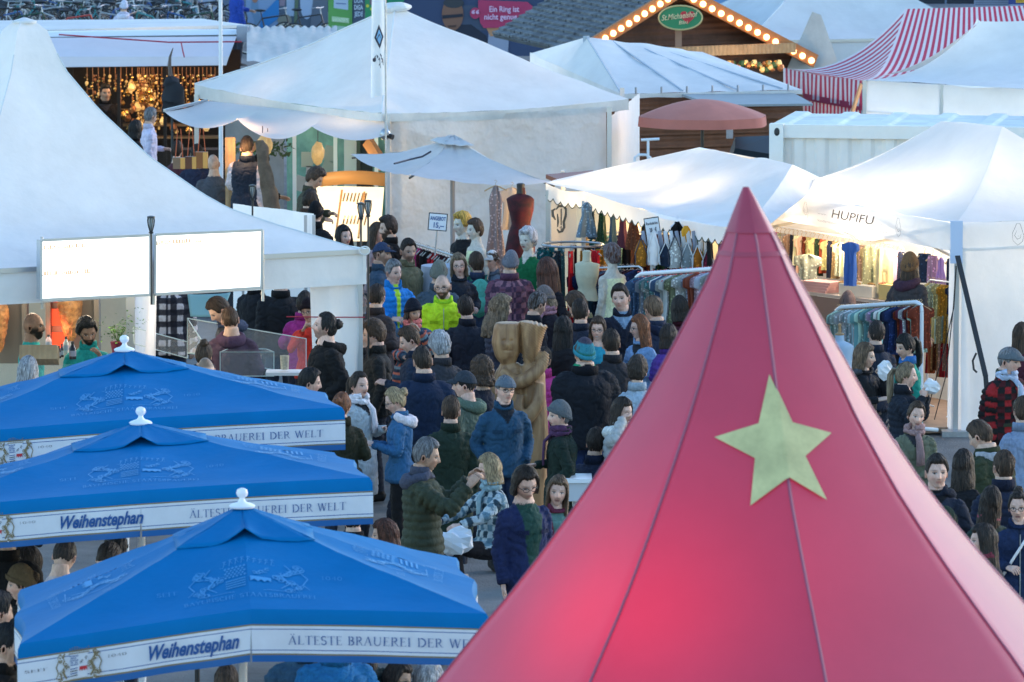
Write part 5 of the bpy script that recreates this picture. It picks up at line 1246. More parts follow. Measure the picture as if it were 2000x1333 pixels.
for y in (212, 240, 264): b = MB(); q = np.array(P(330, y, 94.9)); b.box((q[0], 94.9, q[2]-.03), (1.6, .35, .03)); b.build('shelf', mat('shelf_board', (.25, .14, .06), rough=.6), t_, smooth=False)
for px, e in ((280, 9), (310, 6), (390, 6), (200, 2.5)): pointlamp('stall_lamp', P(px, 142, 94.0), e, (1, .58, .22), .05, f'warm lamp in the trinket hatch, {"brightest" if e == 9 else "dim" if e == 2.5 else "beside the bright one" if px == 310 else "toward the flagpole"}')
t_ = thing('black_coat', 'black hooded coat with a twisted horn above, hanging on a stand in the hatch', 'coat', tuple(P(335, 230, 92.5)))
b = MB(); p, r = smooth_path([P(334, 148, 92.4), P(335, 160, 92.4), P(338, 180, 92.4), P(338, 210, 92.4), P(336, 228, 92.4)], [(.05, .05), (.11, .08), (.17, .10), (.15, .10), (.10, .08)], 4); b.tube(p, [tuple(x) for x in r], 14); V = b.v[0]; V += np.array([nz(v[0]*9, v[1]*9, v[2]*9) for v in V])[:, None]*.06; b.build('cloth', mat('black_velvet', (.012, .014, .02), rough=.8), t_)
b = MB(); b.tube([P(333, 148, 92.4), P(331, 128, 92.4), P(332, 112, 92.4), P(338, 94, 92.4)], [.035, .028, .02, .006], 8); b.build('horn', mat('horn', (.10, .07, .06), rough=.5), t_)
b = MB(); b.tube([P(336, 226, 92.4), (P(336, 226, 92.4)[0], 92.4, 0)], .02, 8); b.build('stand', M['darkmetal'], t_)
t_ = thing('rolled_tarpaulin', 'lumpy white tarpaulin roof between the trailer and the big tent', 'tarpaulin', tuple(P(560, 70, 92)))
b = MB(); g = []
for r in range(9):
    row = []
    for i in range(50):
        x = 482+i*3.6; y = 56+r*(5 if r < 3 else 8); q = np.array(P(x, y, 94-r*.25)); q[2] += .045*abs(math.sin(i*.75))*(1 if r == 0 else 0)+.03*nz(i*.2, r*.5); row.append(q)
    g.append(row)
b.grid(g, flip=True); b.build('sheet', M['pvc_dirty'], t_)

t_ = thing('canvas_screen', 'upright white canvas panel just behind the pagoda roof edge', 'panel', tuple(P(540, 470, 68)))
b = MB(); A, B, C, D = [np.array(P(*q)) for q in ((455, 398, 69), (613, 418, 67.2), (615, 470, 67.2), (455, 470, 69))]; C[2] = D[2] = .3; patch(b, A, B, C, D, 30, 16, wr=.02); b.build('canvas', M['pvc'], t_)
for px, Y in ((597, 67.3), (613, 67.2), (475, 68.8)): q = P(px, 420, Y); post(t_, (q[0], q[1]-.03), 0, q[2]+.0, .035)

apx = np.array(P(884, 268, 74.2)); L_ = np.array(P(684, 302, 75.2)); Fr = np.array(P(798, 342, 72.8)); R_ = np.array(P(1086, 358, 72.2)); Bk = L_+R_-Fr
t_ = thing('market_parasol', 'wide square off white parasol before the tent wall', 'parasol', (apx[0], apx[1], 0)); b = MB()
for A, B in ((L_, Fr), (Fr, R_), (R_, Bk), (Bk, L_)):
    g = []
    for r in range(21):
        t = r/20; g.append([apx*(1-t)+(A*(1-u)+B*u)*t+np.array((0, 0, -.07*math.sin(PI*t)-.06*math.sin(PI*u)*t+.02*nz(u*6+A[0], t*5)+.004*math.sin(u*30)*t)) for u in np.linspace(0, 1, 17)])
    b.grid(g, flip=True)
m = mat('offwhite_parasol_cloth', (.74, .73, .74), rough=.8, var=.08, bump=.3, bscale=6, trans=.35); b.build('canopy', m, t_)
b = MB()
for A, B in ((L_, Fr), (Fr, R_), (R_, Bk), (Bk, L_)):
    b.grid([[apx+(A*(1-u)+B*u-apx)*(.02+.20*r/8)+np.array((0, 0, .02-.01*r/8+.03*nz(u*5+A[0], r*.5))) for u in np.linspace(0, 1, 9)] for r in range(9)], flip=True)
b.build('vent_flap', m, t_, thick=.006)
b = MB(); b.tube([(apx[0], apx[1], 0), (apx[0], apx[1], apx[2])], .03, 10); b.build('pole', mat('grey_pole', (.22, .23, .26), rough=.4), t_)
for q in (L_, Fr, R_, Bk): b = MB(); b.beam(apx-np.array((0, 0, .12)), q*.98+apx*.02-np.array((0, 0, .05)), .02, .02); b.build('rib', M['darkmetal'], t_)
b = MB(); b.tube([P(770, 320, 73.1)]+[P(x, y, 73.4) for x, y in ((800, 312), (825, 306), (842, 296))], .012, 5); b.build('cord', M['ink'], t_)

Yh = 95.0; ap = np.array(P(1327, -16, Yh)); lf = np.array(P(1128, 108, Yh-1.2)); rt = np.array(P(1592, 122, Yh+1.2));
back = np.array((-1.3, 5.2, 0)); t_ = thing('wooden_hut', 'brown gabled wooden hut edged with glowing bulbs, green oval sign on its gable', 'hut', (ap[0]+back[0]/2, Yh+2.6, 0))
b = MB()
for A in (lf, rt):
    g = []; n = 16
    for r in range(n+1):
        t = r/n; g.append([ap*(1-t)+A*t+back*u+np.array((0, 0, (.018 if (r % 2) else 0))) for u in np.linspace(0, 1, 12)])
    b.grid(g, flip=(A is lf))
roof = b.build('roof', M['slate'], t_, smooth=False, thick=.06)
b = MB(); n = 15; rnd = random.Random(3)
for r in range(n):       # shingle courses with uneven butts
    t0, t1 = r/n, (r+1.08)/n
    u = 0
    while u < 1:
        du = rnd.uniform(.018, .04); q = lambda t, uu, h: ap*(1-t)+lf*t+back*min(uu, 1)+np.array((0, 0, h)); tt = t1+rnd.uniform(0, .012)
        b.add([q(t0, u, .045), q(t0, u+du*.97, .045), q(tt, u+du*.97, .085), q(tt, u, .085), q(tt, u, .05), q(tt, u+du*.97, .05)], [(0, 1, 2, 3), (3, 2, 5, 4)], rnd.choice((0, 0, 1, 2))); u += du
b.build('shingles', [M['slate'], mat('pale_shingle', (.16, .175, .19), rough=.85, var=.3), mat('dark_shingle', (.085, .095, .11), rough=.85, var=.3)], roof, smooth=False)
b = MB(); wl, wr = lf*.86+ap*.14, rt*.86+ap*.14; ins = np.array((.0, .35, 0)); z0 = lf[2]-.25
b.add([ap+ins-np.array((0, 0, .12)), wl+ins, np.array((wl[0], wl[1]+.35, 0)), np.array((wr[0], wr[1]+.35, 0)), wr+ins], [(0, 1, 2, 3, 4)]); b.build('gable_wall', M['wood_dark'], t_, smooth=False)
b = MB()
for s_ in (0, 1):
    A = (lf, rt)[s_]; A2 = np.array((A[0]*.9+ap[0]*.1, A[1]+.35, 0)); b.add([A2, A2+back, A2+back+np.array((0, 0, 2.0)), A2+np.array((0, 0, 2.0))], [(0, 1, 2, 3)])
b.build('side_wall', M['wood_dark'], t_, smooth=False)
M['barge'] = mat('orange_bargeboard', (.42, .16, .045), rough=.5, var=.2)
for A in (lf, rt):
    b = MB(); b.beam(ap+np.array((0, -.06, .02)), A+np.array((0, -.06, .02)), .05, .21); o = b.build('bargeboard', M['barge'], t_, smooth=False)
    n = 15 if A is rt else 13
    for k in range(n):
        t = (k+.55)/n if A is rt else (k+.5)/n
        q = ap*(1-t)+A*t+np.array((0, -.11, -.0)); bb = MB(); bb.ell(q, (.048, .04, .048), 10, 8); bb.build('light_bulb', M['bulb'], o)
b = MB(); za = P(1400, 100, Yh)[2]; b.beam((lf[0]*.75+ap[0]*.25, Yh-.9, za), (rt[0]*.84+ap[0]*.16, Yh+.9, za), .12, .15); b.build('tie_beam', M['timber'], t_, smooth=False)
q = np.array(P(1325, 70, Yh-.2)); b = MB(); b.box(q, (.10, .1, .55)); b.build('king_post', mat('pale_post', (.38, .22, .15), rough=.6), t_, smooth=False)
q = np.array(P(1329, 35, Yh-.45)); b = MB(); u = np.linspace(0, 2*PI, 40, endpoint=False); b.add([q+np.array((math.cos(a)*.335, 0, math.sin(a)*.185)) for a in u]+[q+np.array((math.cos(a)*.335, .06, math.sin(a)*.185)) for a in u], [tuple(range(39, -1, -1))]+[(i, (i+1) % 40, 40+(i+1) % 40, 40+i) for i in range(40)]); sg = b.build('oval_sign', mat('sign_green', (.02, .22, .09), rough=.4), t_, smooth=False)
b = MB(); b.tube([q+np.array((math.cos(a)*.335, -.01, math.sin(a)*.185)) for a in np.linspace(0, 2*PI, 41)], .014, 6, caps=False); b.build('sign_rim', mat('sign_rim', (.55, .45, .2), rough=.4), sg)
fn = lambda x, y: q+np.array((x, -.012, y)); b = MB(); hp = [(16*math.sin(a)**3/16, (13*math.cos(a)-5*math.cos(2*a)-2*math.cos(3*a)-math.cos(4*a))/16) for a in np.linspace(0, 2*PI, 30, endpoint=False)]
b.add([fn(.11+x*.115, .015+y*.115) for x, y in hp], [tuple(range(30))], 0); fn2 = lambda x, y: q+np.array((x, -.02, y+.12*x)); put_text(b, 'St.Michaelshof', fn2, -.29, .27, -.01, .075, 1, shear=.25, off=.01); put_text(b, 'Bäu', fn2, -.02, .11, -.10, -.045, 1, off=.01)
b.build('sign_lettering', [mat('sign_red', (.55, .03, .04)), mat('sign_cream', (.75, .62, .35))], sg, smooth=False)
pointlamp('stall_lamp', P(1490, 128, Yh-.3), 14, (1, .6, .25), .06, 'warm lamp under the wooden hut eave')
rnd = random.Random(8)
for k in range(26):
    q = np.array(P(1425+k*4, rnd.uniform(122, 138), Yh+.4)); b = MB(); b.ell(q, (rnd.uniform(.03, .06),)*3, 7, 5, amp=.4, sc=3); m_ = [M['trinket3'], M['trinket2'], mat('leafy_ware', (.05, .12, .04)), M['brass']][k % 4]
    tag(b.build('hut_ware', m_), 'tiny colourful ware on display under the wooden hut eave', 'ware', 'small wares lined up under the hut eave')

pk = np.array(P(1145, 73, 86.5)); c1 = np.array(P(1035, 105, 88)); c2 = np.array(P(1213, 184, 83.6)); c3 = np.array(P(1567, 176, 84.5)); c4 = np.array(P(1372, 102, 88.0)); pk2 = np.array(P(1290, 96, 87.2))
t_ = thing('lean_canopy', 'low white canopy with dark seams stretched over the brown hut', 'canopy', (c2[0]+1, 86, 0)); b = MB()
patch(b, pk, pk2+np.array((.3, 0, 0)), c3, c2, 30, 16, wr=.03, flip=True); patch(b, pk, c2, c1, c1, 16, 12, wr=.03, flip=False); patch(b, pk2, c4, c3, c3, 12, 12, flip=True);
b.grid([[c1*(1-u)+c2*u+np.array((0, 0, -h)) for u in np.linspace(0, 1, 12)] for h in (0, .3, .6)]); b.build('sheet', M['pvc'], t_)
b = MB(); g = [[c2*(1-u)+c3*u+np.array((0, -.02, -h-.02*math.sin(u*25)*h*5)) for u in np.linspace(0, 1, 40)] for h in (0, .03, .06)]; b.grid(g, flip=True); b.build('hem', M['pvc_dirty'], t_)
for u in (.0, .33, .62, .86): b = MB(); A = pk*(1-u)+pk2*u; B = c2*(1-u*1.05)+c3*(u*1.05); b.tube([A*(1-s)+B*s+np.array((0, 0, .012)) for s in np.linspace(0.02, .98, 8)], .014, 5); b.build('seam', mat('grey_seam', (.42, .46, .52)), t_)
b = MB(); b.box(pk+np.array((0, -.05, -.12)), (.09, .05, .28)); b.build('pole_sleeve', mat('grey_sleeve', (.40, .45, .5)), t_, smooth=False)
for k in range(7): b = MB(); u = .08+k*.14; q = c2*(1-u)+c3*u; b.tube([q+np.array((0, -.03, .0)), q+np.array((0, -.05, .09))], .014, 6); b.build('hook', M['steel'], t_)
t_ = thing('brown_hut', 'brown plank walled sales hut behind the salmon parasol', 'hut', (P(1360, 250, 84)[0], 85.5, 0)); b = MB()
A = np.array(P(1170, 250, 83.8)); B = np.array(P(1568, 250, 84.9)); d = np.array((-.4, 3.0, 0)); z = 2.33
nb = 13
for k in range(nb):
    z0_, z1_ = z*k/nb, z*(k+1)/nb-.012; f = lambda q, zz: np.array((q[0], q[1], zz)); o_ = np.array((0, -.02, 0))
    b.add([f(A, z0_)+o_, f(B, z0_)+o_, f(B, z1_), f(A, z1_)], [(0, 1, 2, 3)])
    b.add([f(B, z0_), f(B+d, z0_), f(B+d, z1_), f(B, z1_)], [(0, 1, 2, 3)])
b.add([f(A+d*.02, 0), f(B+d*.02, 0), f(B+d*.02, z), f(A+d*.02, z)], [(0, 1, 2, 3)])
b.build('plank_wall', M['wood_brown'], t_, smooth=False)
b = MB(); quad(b, [(1330, 186, 83.9), (1545, 181, 84.6), (1588, 205, 83.6), (1395, 207, 83.2)]); b.build('eave_sheet', M['pvc_grey'], t_, smooth=False, thick=.03)
b = MB(); b.box(P(1425, 262, 83.4), (.09, .08, .12)); b.build('wall_box', M['steel'], t_, smooth=False)
for px in (1368, 1372): pass
b = MB(); quad(b, [(1066, 345, 73.8), (1157, 337, 74.2), (1180, 344, 74.0), (1092, 356, 73.4)]); tag(b.build('brown_board', mat('reddish_board', (.30, .09, .05), rough=.5), smooth=False, thick=.05), 'flat reddish brown board lying between the parasol and the clothes canopy', 'board')
b = MB()
for pts in ([(1240, 330), (1240, 308), (1248, 303), (1262, 303), (1270, 308), (1272, 325)], [(1266, 322), (1266, 271)], [(1252, 274), (1288, 272)]): b.tube([P(x, y, 78.5) for x, y in pts], .018, 7)
tag(b.build('white_tube_stand', M['white_metal']), 'bent white tube frame standing before the brown hut', 'stand')
b = MB(); quad(b, [(1430, 283, 80.5), (1508, 280, 80.8), (1508, 318, 80.4), (1430, 305, 80.2)]); tag(b.build('dark_green_box', mat('dark_green_lid', (.02, .035, .05), rough=.5), smooth=False, thick=.25), 'dark green box lid in front of the brown hut', 'box')

q = np.array(P(1372, 194, 80.0)); t_ = thing('salmon_parasol', 'round salmon red parasol against the brown hut', 'parasol', (q[0], q[1], 0)); n = 8; Rr = 129/FPX*80
b = MB(); g = []
for r in range(15):
    t = r/14; row = []
    for k in range(n*6+1):
        a = 2*PI*k/(n*6)+.25; s_ = (k % 6)/6; m_ = 1-.055*math.sin(PI*s_); row.append(q+np.array((math.cos(a)*Rr*t*m_, math.sin(a)*Rr*t*m_, -.22*t**1.7)))
    g.append(row)
b.grid(g); ms = mat('salmon_cloth', (.58, .20, .15), rough=.7, var=.1, bump=.2, bscale=8, trans=.12); b.build('canopy', ms, t_)
b = MB(); b.grid([[q+np.array((math.cos(2*PI*k/48+.25)*Rr*(1.0-.05*math.sin(PI*((k % 6)/6))+.012*j), math.sin(2*PI*k/48+.25)*Rr*(1-.05*math.sin(PI*((k % 6)/6))), -.22-.125*j)) for k in range(49)] for j in (0, .5, 1)]); b.build('valance', mat('salmon_valance', (.52, .16, .12), rough=.7, var=.1), t_)
b = MB(); b.tube([(q[0], q[1], 0), q+np.array((0, 0, -.02))], .022, 8); b.build('pole', M['darkmetal'], t_)

cA = np.array(P(1507, 243, 74.7)); z1 = cA[2]; dir_ = np.array((.985, -.17, 0)); L_ = 6.0; dep = np.array((.17, .985, 0)); t_ = thing('shipping_container', 'white corrugated metal container with ribbed roof behind the gazebos', 'container', (cA[0]+3, 76, 0))
b = MB(); W = [(cA+dir_*0), cA+dir_*L_]; n = 60; g0, g1 = [], []
for i in range(n*6+1):
    u = i/(n*6)*L_; ph = (u/.28) % 1; o_ = .035*(0 if ph < .35 else (ph-.35)/.15 if ph < .5 else 1 if ph < .85 else (1-ph)/.15); q = cA+dir_*u+dep*o_; g0.append((q[0], q[1], z1-.16)); g1.append((q[0], q[1], .12))
b.grid([g0, g1], flip=True); b.build('side_panel', mat('white_container_paint', (.78, .76, .72), rough=.5, var=.08, vscale=3), t_, smooth=False)
mc = mat('container_frame_paint', (.80, .78, .74), rough=.5, var=.06)
for z_, h in ((z1-.08, .16), (.08, .14)): b = MB(); b.beam(cA+np.array((0, 0, z_-z1)), cA+dir_*L_+np.array((0, 0, z_-z1)), .10, h); b.build('rail', mc, t_, smooth=False)
b = MB(); c_ = cA+dir_*.07-dep*.02; b.box((c_[0], c_[1], z1/2), (.17, .17, z1+.02), rz=-.17); b.build('corner_post', mc, t_, smooth=False)
b = MB(); c_ = cA+dir_*.08-dep*.11; b.ell((c_[0], c_[1], z1-.085), (.035, .01, .05), 10, 6); b.build('casting_hole', M['black'], t_)
b = MB(); e = cA+dir_*0; b.add([e, e+dep*2.4, e+dep*2.4-np.array((0, 0, z1)), e-np.array((0, 0, z1))], [(0, 1, 2, 3)]); b.build('end_panel', mc, t_, smooth=False)
b = MB(); g = []
for j in (0, 1):
    row = []
    for i in range(n*5+1):
        u = i/(n*5)*L_; ph = (u/.62) % 1; o_ = .028*(1 if ph < .25 else (.33-ph)/.08 if ph < .33 else 0 if ph < .92 else (ph-.92)/.08); row.append(cA+dir_*(u+ .0*j)+dep*(.04+2.35*j)+np.array((0, 0, -.03+o_)))
    g.append(row)
b.grid(g, flip=True); b.build('roof', mat('container_roof_paint', (.50, .54, .56), rough=.4, var=.35, vscale=2.5), t_, smooth=False)
b = MB(); q = cA+dir_*2.1-dep*.02; b.box((q[0], q[1], z1-.62), (.26, .03, .03)); b.box((q[0]+.12, q[1], z1-.9), (.02, .03, .5)); b.box((q[0]-.12, q[1], z1-.9), (.02, .03, .5)); b.build('vent_frame', mc, t_, smooth=False)

def stripes(name, n, k0=0):
    return [mat(name+'_white', (.74, .68, .71), rough=.6, trans=.2), mat(name+'_red', (.52, .03, .09), rough=.6, trans=.2)]
ST = stripes('striped_canvas', 2)
sL = np.array(P(1530, 133, 88)); sF = np.array(P(1683, 158, 85)); rg = np.array(P(1768, 18, 88.6)); rg2 = np.array(P(2060, 10, 89.8)); sR = np.array(P(2170, 140, 88));
t_ = thing('striped_tent', 'tent with narrow red and white stripes at the right edge', 'tent', (5.9, 88, 0))
b = MB()
def striped(b, A, B, C, D, n, rows=10, f=None):
    for i in range(n):
        u0, u1 = i/n, (i+1)/n; g = []
        for r in range(rows+1):
            v = r/rows; row = []
            for u in (u0, (u0+u1)/2, u1):
                q = (A*(1-u)+B*u)*(1-v)+(D*(1-u)+C*u)*v
                if f is not None: q = q+f(u, v)
                row.append(q)
            g.append(row)
        b.grid(g, i % 2, flip=True)
for i in range(34):
    g = []
    for r in range(13):
        row = []
        for u in (i/34, (i+.5)/34, (i+1)/34):
            w_ = (1-u)*r/12; row.append(sL+(sF-sL)*u+(rg-sL)*w_+np.array((0, 0, -1.2*(r/12)*(1-r/12)*(1-u)-.30*math.sin(PI*u)*r/12)))
        g.append(row)
    b.grid(g, i % 2)
striped(b, rg, rg2, sR, sF, 60, 12, lambda u, v: np.array((0, 0, -.30*math.sin(PI*v)*(1-.3*u))))
b.build('roof', ST, t_)
b = MB(); d = np.array((0, 0, -.36)); striped(b, sL, sF, sF+d, sL+d, 36, 4, lambda u, v: np.array((0, 0, -.02*math.sin(PI*u)))+np.array((.012, -.02, 0))*math.sin(u*26)*v); b.build('valance', ST, t_)
sL2 = sL*.78+sF*.22; sL2 = np.array((sL2[0], sL2[1]+.1, sL2[2]-.42)); sF2 = np.array((sF[0], sF[1]+.1, sF[2]-.40)); b = MB(); q1 = sF2.copy(); q1[2] = .8; q0 = sL2.copy(); q0[2] = .8; striped(b, sL2, sF2, q1, q0, 34, 6, lambda u, v: np.array((.0, .03*math.sin(u*40), 0))); b.build('side_wall', ST, t_)
b = MB(); b.beam(sL2+np.array((0, -.05, .06)), sF2+np.array((0, -.05, .03)), .03, .09); b.build('red_band', mat('red_band', (.38, .02, .07), rough=.6), t_, smooth=False)
b = MB(); b.beam(P(1682, 165, 84.9), P(1664, 222, 84.7), .03, .06); b.build('leg', mat('orange_leg', (.7, .3, .12), rough=.5), t_, smooth=False)
pointlamp('stall_lamp', (5.0, 86.5, 1.9), 10, (1, .62, .4), .1, 'warm lamp inside the striped tent')

wL = np.array(P(1684, 157, 82)); wF = np.array(P(2070, 178, 79.5)); wp = np.array(P(1915, 42, 82.5)); wp2 = np.array(P(2100, 40, 82.5))
t_ = thing('white_gazebo', 'plain white gazebo tent in front of the striped one', 'tent', (6.6, 82, 0)); b = MB()
g = patch(b, wp, wp2, wF, wL, 30, 22, sagf=lambda u, v: .22*math.sin(PI*v), wr=.03, flip=True)
patch(b, wp, wL, wL+np.array((1.2, 3.2, 0)), wp+np.array((.0, .6, 0)), 12, 12, sagf=lambda u, v: .15*math.sin(PI*u), flip=False); b.build('roof', M['pvc'], t_)
b = MB(); curtain(b, wL, wF, (wL[2]-.0, wF[2]), (wL[2]-.42, wF[2]-.45), n=90, rows=8, amp=.03, freq=2.6, seed=8); b.build('valance', M['pvc_thin'], t_)
b = MB(); curtain(b, wL+np.array((.02, .06, 0)), wF+np.array((0, .06, 0)), (wL[2]-.4, wF[2]-.4), .2, n=90, rows=8, amp=.05, freq=3, seed=2); b.build('side_wall', M['pvc_thin'], t_)
for u in (.0, .4): q = wL*(1-u)+wF*u; post(t_, (q[0]+.03, q[1]-.03), 0, q[2], .05)
b = MB(); q = wL*.6+wF*.4; b.beam((q[0]+.12, q[1]-.05, q[2]-.45), (q[0]+.07, q[1]-.05, q[2]-.9), .03, .05); b.build('leg', mat('orange_leg2', (.7, .3, .12), rough=.5), t_, smooth=False)

pp, pc, pcen = pagoda((4.6, 98.0), (.96, .28), (-.28, .96), 4.6, 2.45, 4.5, 'distant white concave peaked tent between the hut and the striped tent', [(0, 0), (.05, .05), (.15, .3), (.3, .52), (.5, .73), (.75, .9), (1, 1)], val=.35, m=M['pvc'])
o = pp; o.location = (P(1618, 100, 100)[0], 100.4, -.15)
b = MB(); b.add([(-.5, 0, 0), (.5, 0, 0), (.12, 0, 1.05), (-.02, 0, 1.1)], [(0, 1, 2, 3)]); V = b.v[0]; V += np.array((P(1590, 120, 96)[0], 96.3, 1.75)); tag(b.build('tent_flap', M['pvc_dirty'], thick=.02, smooth=False), 'folded grey white canvas flap beside the hut roof corner', 'canvas flap')
q = P(1950, 345, 72);
ORD = ['first', 'second', 'third', 'fourth', 'fifth', 'sixth', 'seventh', 'eighth', 'ninth', 'tenth', 'eleventh', 'twelfth', 'thirteenth', 'fourteenth', 'fifteenth', 'sixteenth', 'seventeenth', 'eighteenth', 'nineteenth', 'twentieth'] + ['twenty-'+x for x in ('first', 'second', 'third', 'fourth', 'fifth', 'sixth', 'seventh', 'eighth', 'ninth')]+['thirtieth']+['thirty-'+x for x in ('first', 'second', 'third', 'fourth', 'fifth', 'sixth', 'seventh', 'eighth', 'ninth')]
def garment_mesh(kind, w=.4, h=.6, seed=0):
    """cloth hanging from z=0 downwards, wide along X; closed, softly folded"""
    prof = {'top': [(0, .16), (.03, .34), (.07, .98), (.14, 1.0), (.30, .96), (.33, .66), (.6, .66), (1, .74)],
            'child': [(0, .2), (.04, .5), (.10, 1.0), (.28, 1.0), (.30, .7), (.62, .66), (.64, .66), (1, .8)],
            'trousers': [(0, .50), (.06, .52), (.25, .60), (.6, .62), (1, .66)], 'shorts': [(0, .5), (.1, .55), (.6, .9), (1, 1)],
            'dress': [(0, .14), (.05, .3), (.12, .5), (.35, .42), (.6, .7), (1, 1)], 'strip': [(0, .5), (.1, .6), (.5, .62), (1, .66)],
            'romper': [(0, .25), (.04, .95), (.2, 1.0), (.23, .62), (.55, .66), (.6, .7), (1, .6)]}[kind]
    b = MB(); nr, nc = 22, 14; f = []; bk = []
    for r in range(nr+1):
        t = r/nr; hw = np.interp(t, [p[0] for p in prof], [p[1] for p in prof])*w/2; a = []; c = []
        for i in range(nc+1):
            u = i/nc*2-1; leg = 0
            if kind in ('trousers', 'romper') and t > .5 and abs(u) < .16: leg = .012
            x = hw*u; y = .018*math.sin(u*5+seed+t*1.5)*t+.012*math.sin(u*11+seed*2+t)*(.3+t)*.8; th = (.020+.012*math.sin(u*7+seed))*(1-u*u)**.5-leg*1.5
            a.append((x, y-th, -t*h)); c.append((x, y+th, -t*h))
        f.append(a); bk.append(c)
    b.grid(f, flip=True); b.grid(bk)
    V = np.concatenate(b.v); me = bpy.data.meshes.new('garment'); me.from_pydata(V.tolist(), [], b.f); me.materials.append(M['cloth']); me.polygons.foreach_set('use_smooth', [True]*len(b.f)); return me
GM = {}
def hanger_mesh(w, m):
    b = MB(); b.tube([(-w/2, 0, -.06), (-w*.2, 0, -.02), (0, 0, 0), (w*.2, 0, -.02), (w/2, 0, -.06)], .009, 6); b.tube([(0, 0, 0), (0, 0, .03), (.018, 0, .05), (0, 0, .065), (-.012, 0, .055)], .003, 5)
    me = bpy.data.meshes.new('hanger'); me.from_pydata(np.concatenate(b.v).tolist(), [], b.f); me.materials.append(m); return me
HM = {}
def hang(kind, loc, rz, w, h, col, label, cat, group, hm='hanger', name=None, seed=None, tiltx=0):
    seed = random.randint(0, 3) if seed is None else seed; key = (kind, round(w, 2), round(h, 2), seed)
    if key not in GM: GM[key] = garment_mesh(kind, w, h, seed*1.7)
    o = ref(name or {'top': 'hanging_shirt', 'child': 'hanging_shirt', 'trousers': 'hanging_trousers', 'shorts': 'hanging_shorts', 'dress': 'hanging_dress', 'strip': 'hanging_scarf', 'romper': 'hanging_romper'}[kind], GM[key], (loc[0], loc[1], loc[2]-.065)); o.rotation_euler = (tiltx, 0, rz)
    c = K(col) if isinstance(col, str) else col; o.color = (*c, 1); tag(o, label, cat, group); WO[o.name] = None
    if hm:
        hk = (hm, round(w, 2))
        if hk not in HM: HM[hk] = hanger_mesh(w*(.45 if kind == 'dress' else .8), M[hm])
        ref('hanger', HM[hk], (0, 0, .0), o)
    return o
M['hanger_red'] = mat('pink_red_hanger', (.62, .10, .10), rough=.4); M['hanger_clear'] = mat('clear_clip_hanger', (.35, .31, .26), rough=.3, metal=.6); M['hanger_white'] = mat('white_hanger', (.75, .75, .8), rough=.4)
CN = {'#4a6a9a': 'blue', '#c8c8dc': 'pale grey', '#8898b8': 'slate blue', '#d8d0e0': 'off white', '#b07a88': 'dusty pink', '#6a3a30': 'rust brown', '#2a3450': 'navy', '#5a8a9a': 'teal', '#a8b8c8': 'silver blue', '#e0c8d8': 'pale pink', '#7a8a78': 'sage', '#c8b0d0': 'lilac',
      '#a8d8d0': 'mint', '#9ac0d8': 'sky blue', '#c0b0e0': 'lavender', '#30488a': 'royal blue', '#1e2848': 'dark navy', '#5a2a40': 'plum', '#b8e0d8': 'pale mint', '#d0e0f0': 'ice white', '#e8c090': 'apricot', '#803a28': 'russet', '#2a4030': 'dark green', '#f0e0c0': 'cream', '#e0a070': 'orange', '#d8a8a0': 'rose',
      '#1a6070': 'dark teal', '#a01828': 'red', '#806020': 'ochre', '#1a2a60': 'deep blue', '#401828': 'maroon', '#204028': 'bottle green', '#101014': 'black', '#203a50': 'petrol', '#902060': 'magenta', '#704028': 'brown', '#d0b890': 'beige', '#908060': 'khaki', '#6080c0': 'bright blue', '#7060a0': 'violet', '#c09030': 'mustard'}
def rail_rack(A, B, zb, label, legs=True, r=.02, m='white_metal', wheels=True, wd=.22):
    A = np.array(A, float); B = np.array(B, float); c = (A+B)/2; t_ = thing('clothes_rack', label, 'clothes rack', (c[0], c[1], zb)); d = (B-A)/np.linalg.norm(B-A); nn = np.array((-d[1], d[0], 0)); nn /= np.linalg.norm(nn)
    b = MB(); k = .10; dn = np.array((0, 0, 1.));
    pts = [A-dn*k*1.0, A-dn*k*.3+d*k*.10, A+d*k*.4-dn*.02, A+d*k, B-d*k, B-d*k*.4-dn*.02, B-dn*k*.3-d*k*.10, B-dn*k]; b.tube(pts, r, 10); b.build('top_rail', M[m], t_)
    for E in (A, B):
        b = MB(); b.tube([E-dn*k, (E[0], E[1], zb+.10)], r, 8); b.build('upright', M[m], t_)
        b = MB(); b.tube([(E[0]-nn[0]*wd, E[1]-nn[1]*wd, zb+.07), (E[0], E[1], zb+.10), (E[0]+nn[0]*wd, E[1]+nn[1]*wd, zb+.07)], r*.9, 8); b.build('foot', M[m], t_)
    return t_
def fill_rack(A, B, n, kind, w, h, cols, rackname, cat, group, hm='hanger', jit=.26, drop=.03, angle=None, tailvar=.1):
    A = np.array(A, float); B = np.array(B, float); d = B-A; az = math.atan2(d[1], d[0])+PI/2
    for k in range(n):
        t = (k+.6+random.uniform(-.35, .35))/n; q = A+d*t; col = cols[int(t*len(cols)*.999)] if k % 3 else random.choice(cols)
        hh = h*(1+round(random.uniform(-tailvar, tailvar)*10)/10)
        hang(kind, q-np.array((0, 0, drop-.06)), (az if angle is None else angle)+random.uniform(-jit, jit), w, hh, col, f'{CN.get(col, "printed")} {cat}, {ORD[k]} from the left on {rackname}', cat, group, hm)

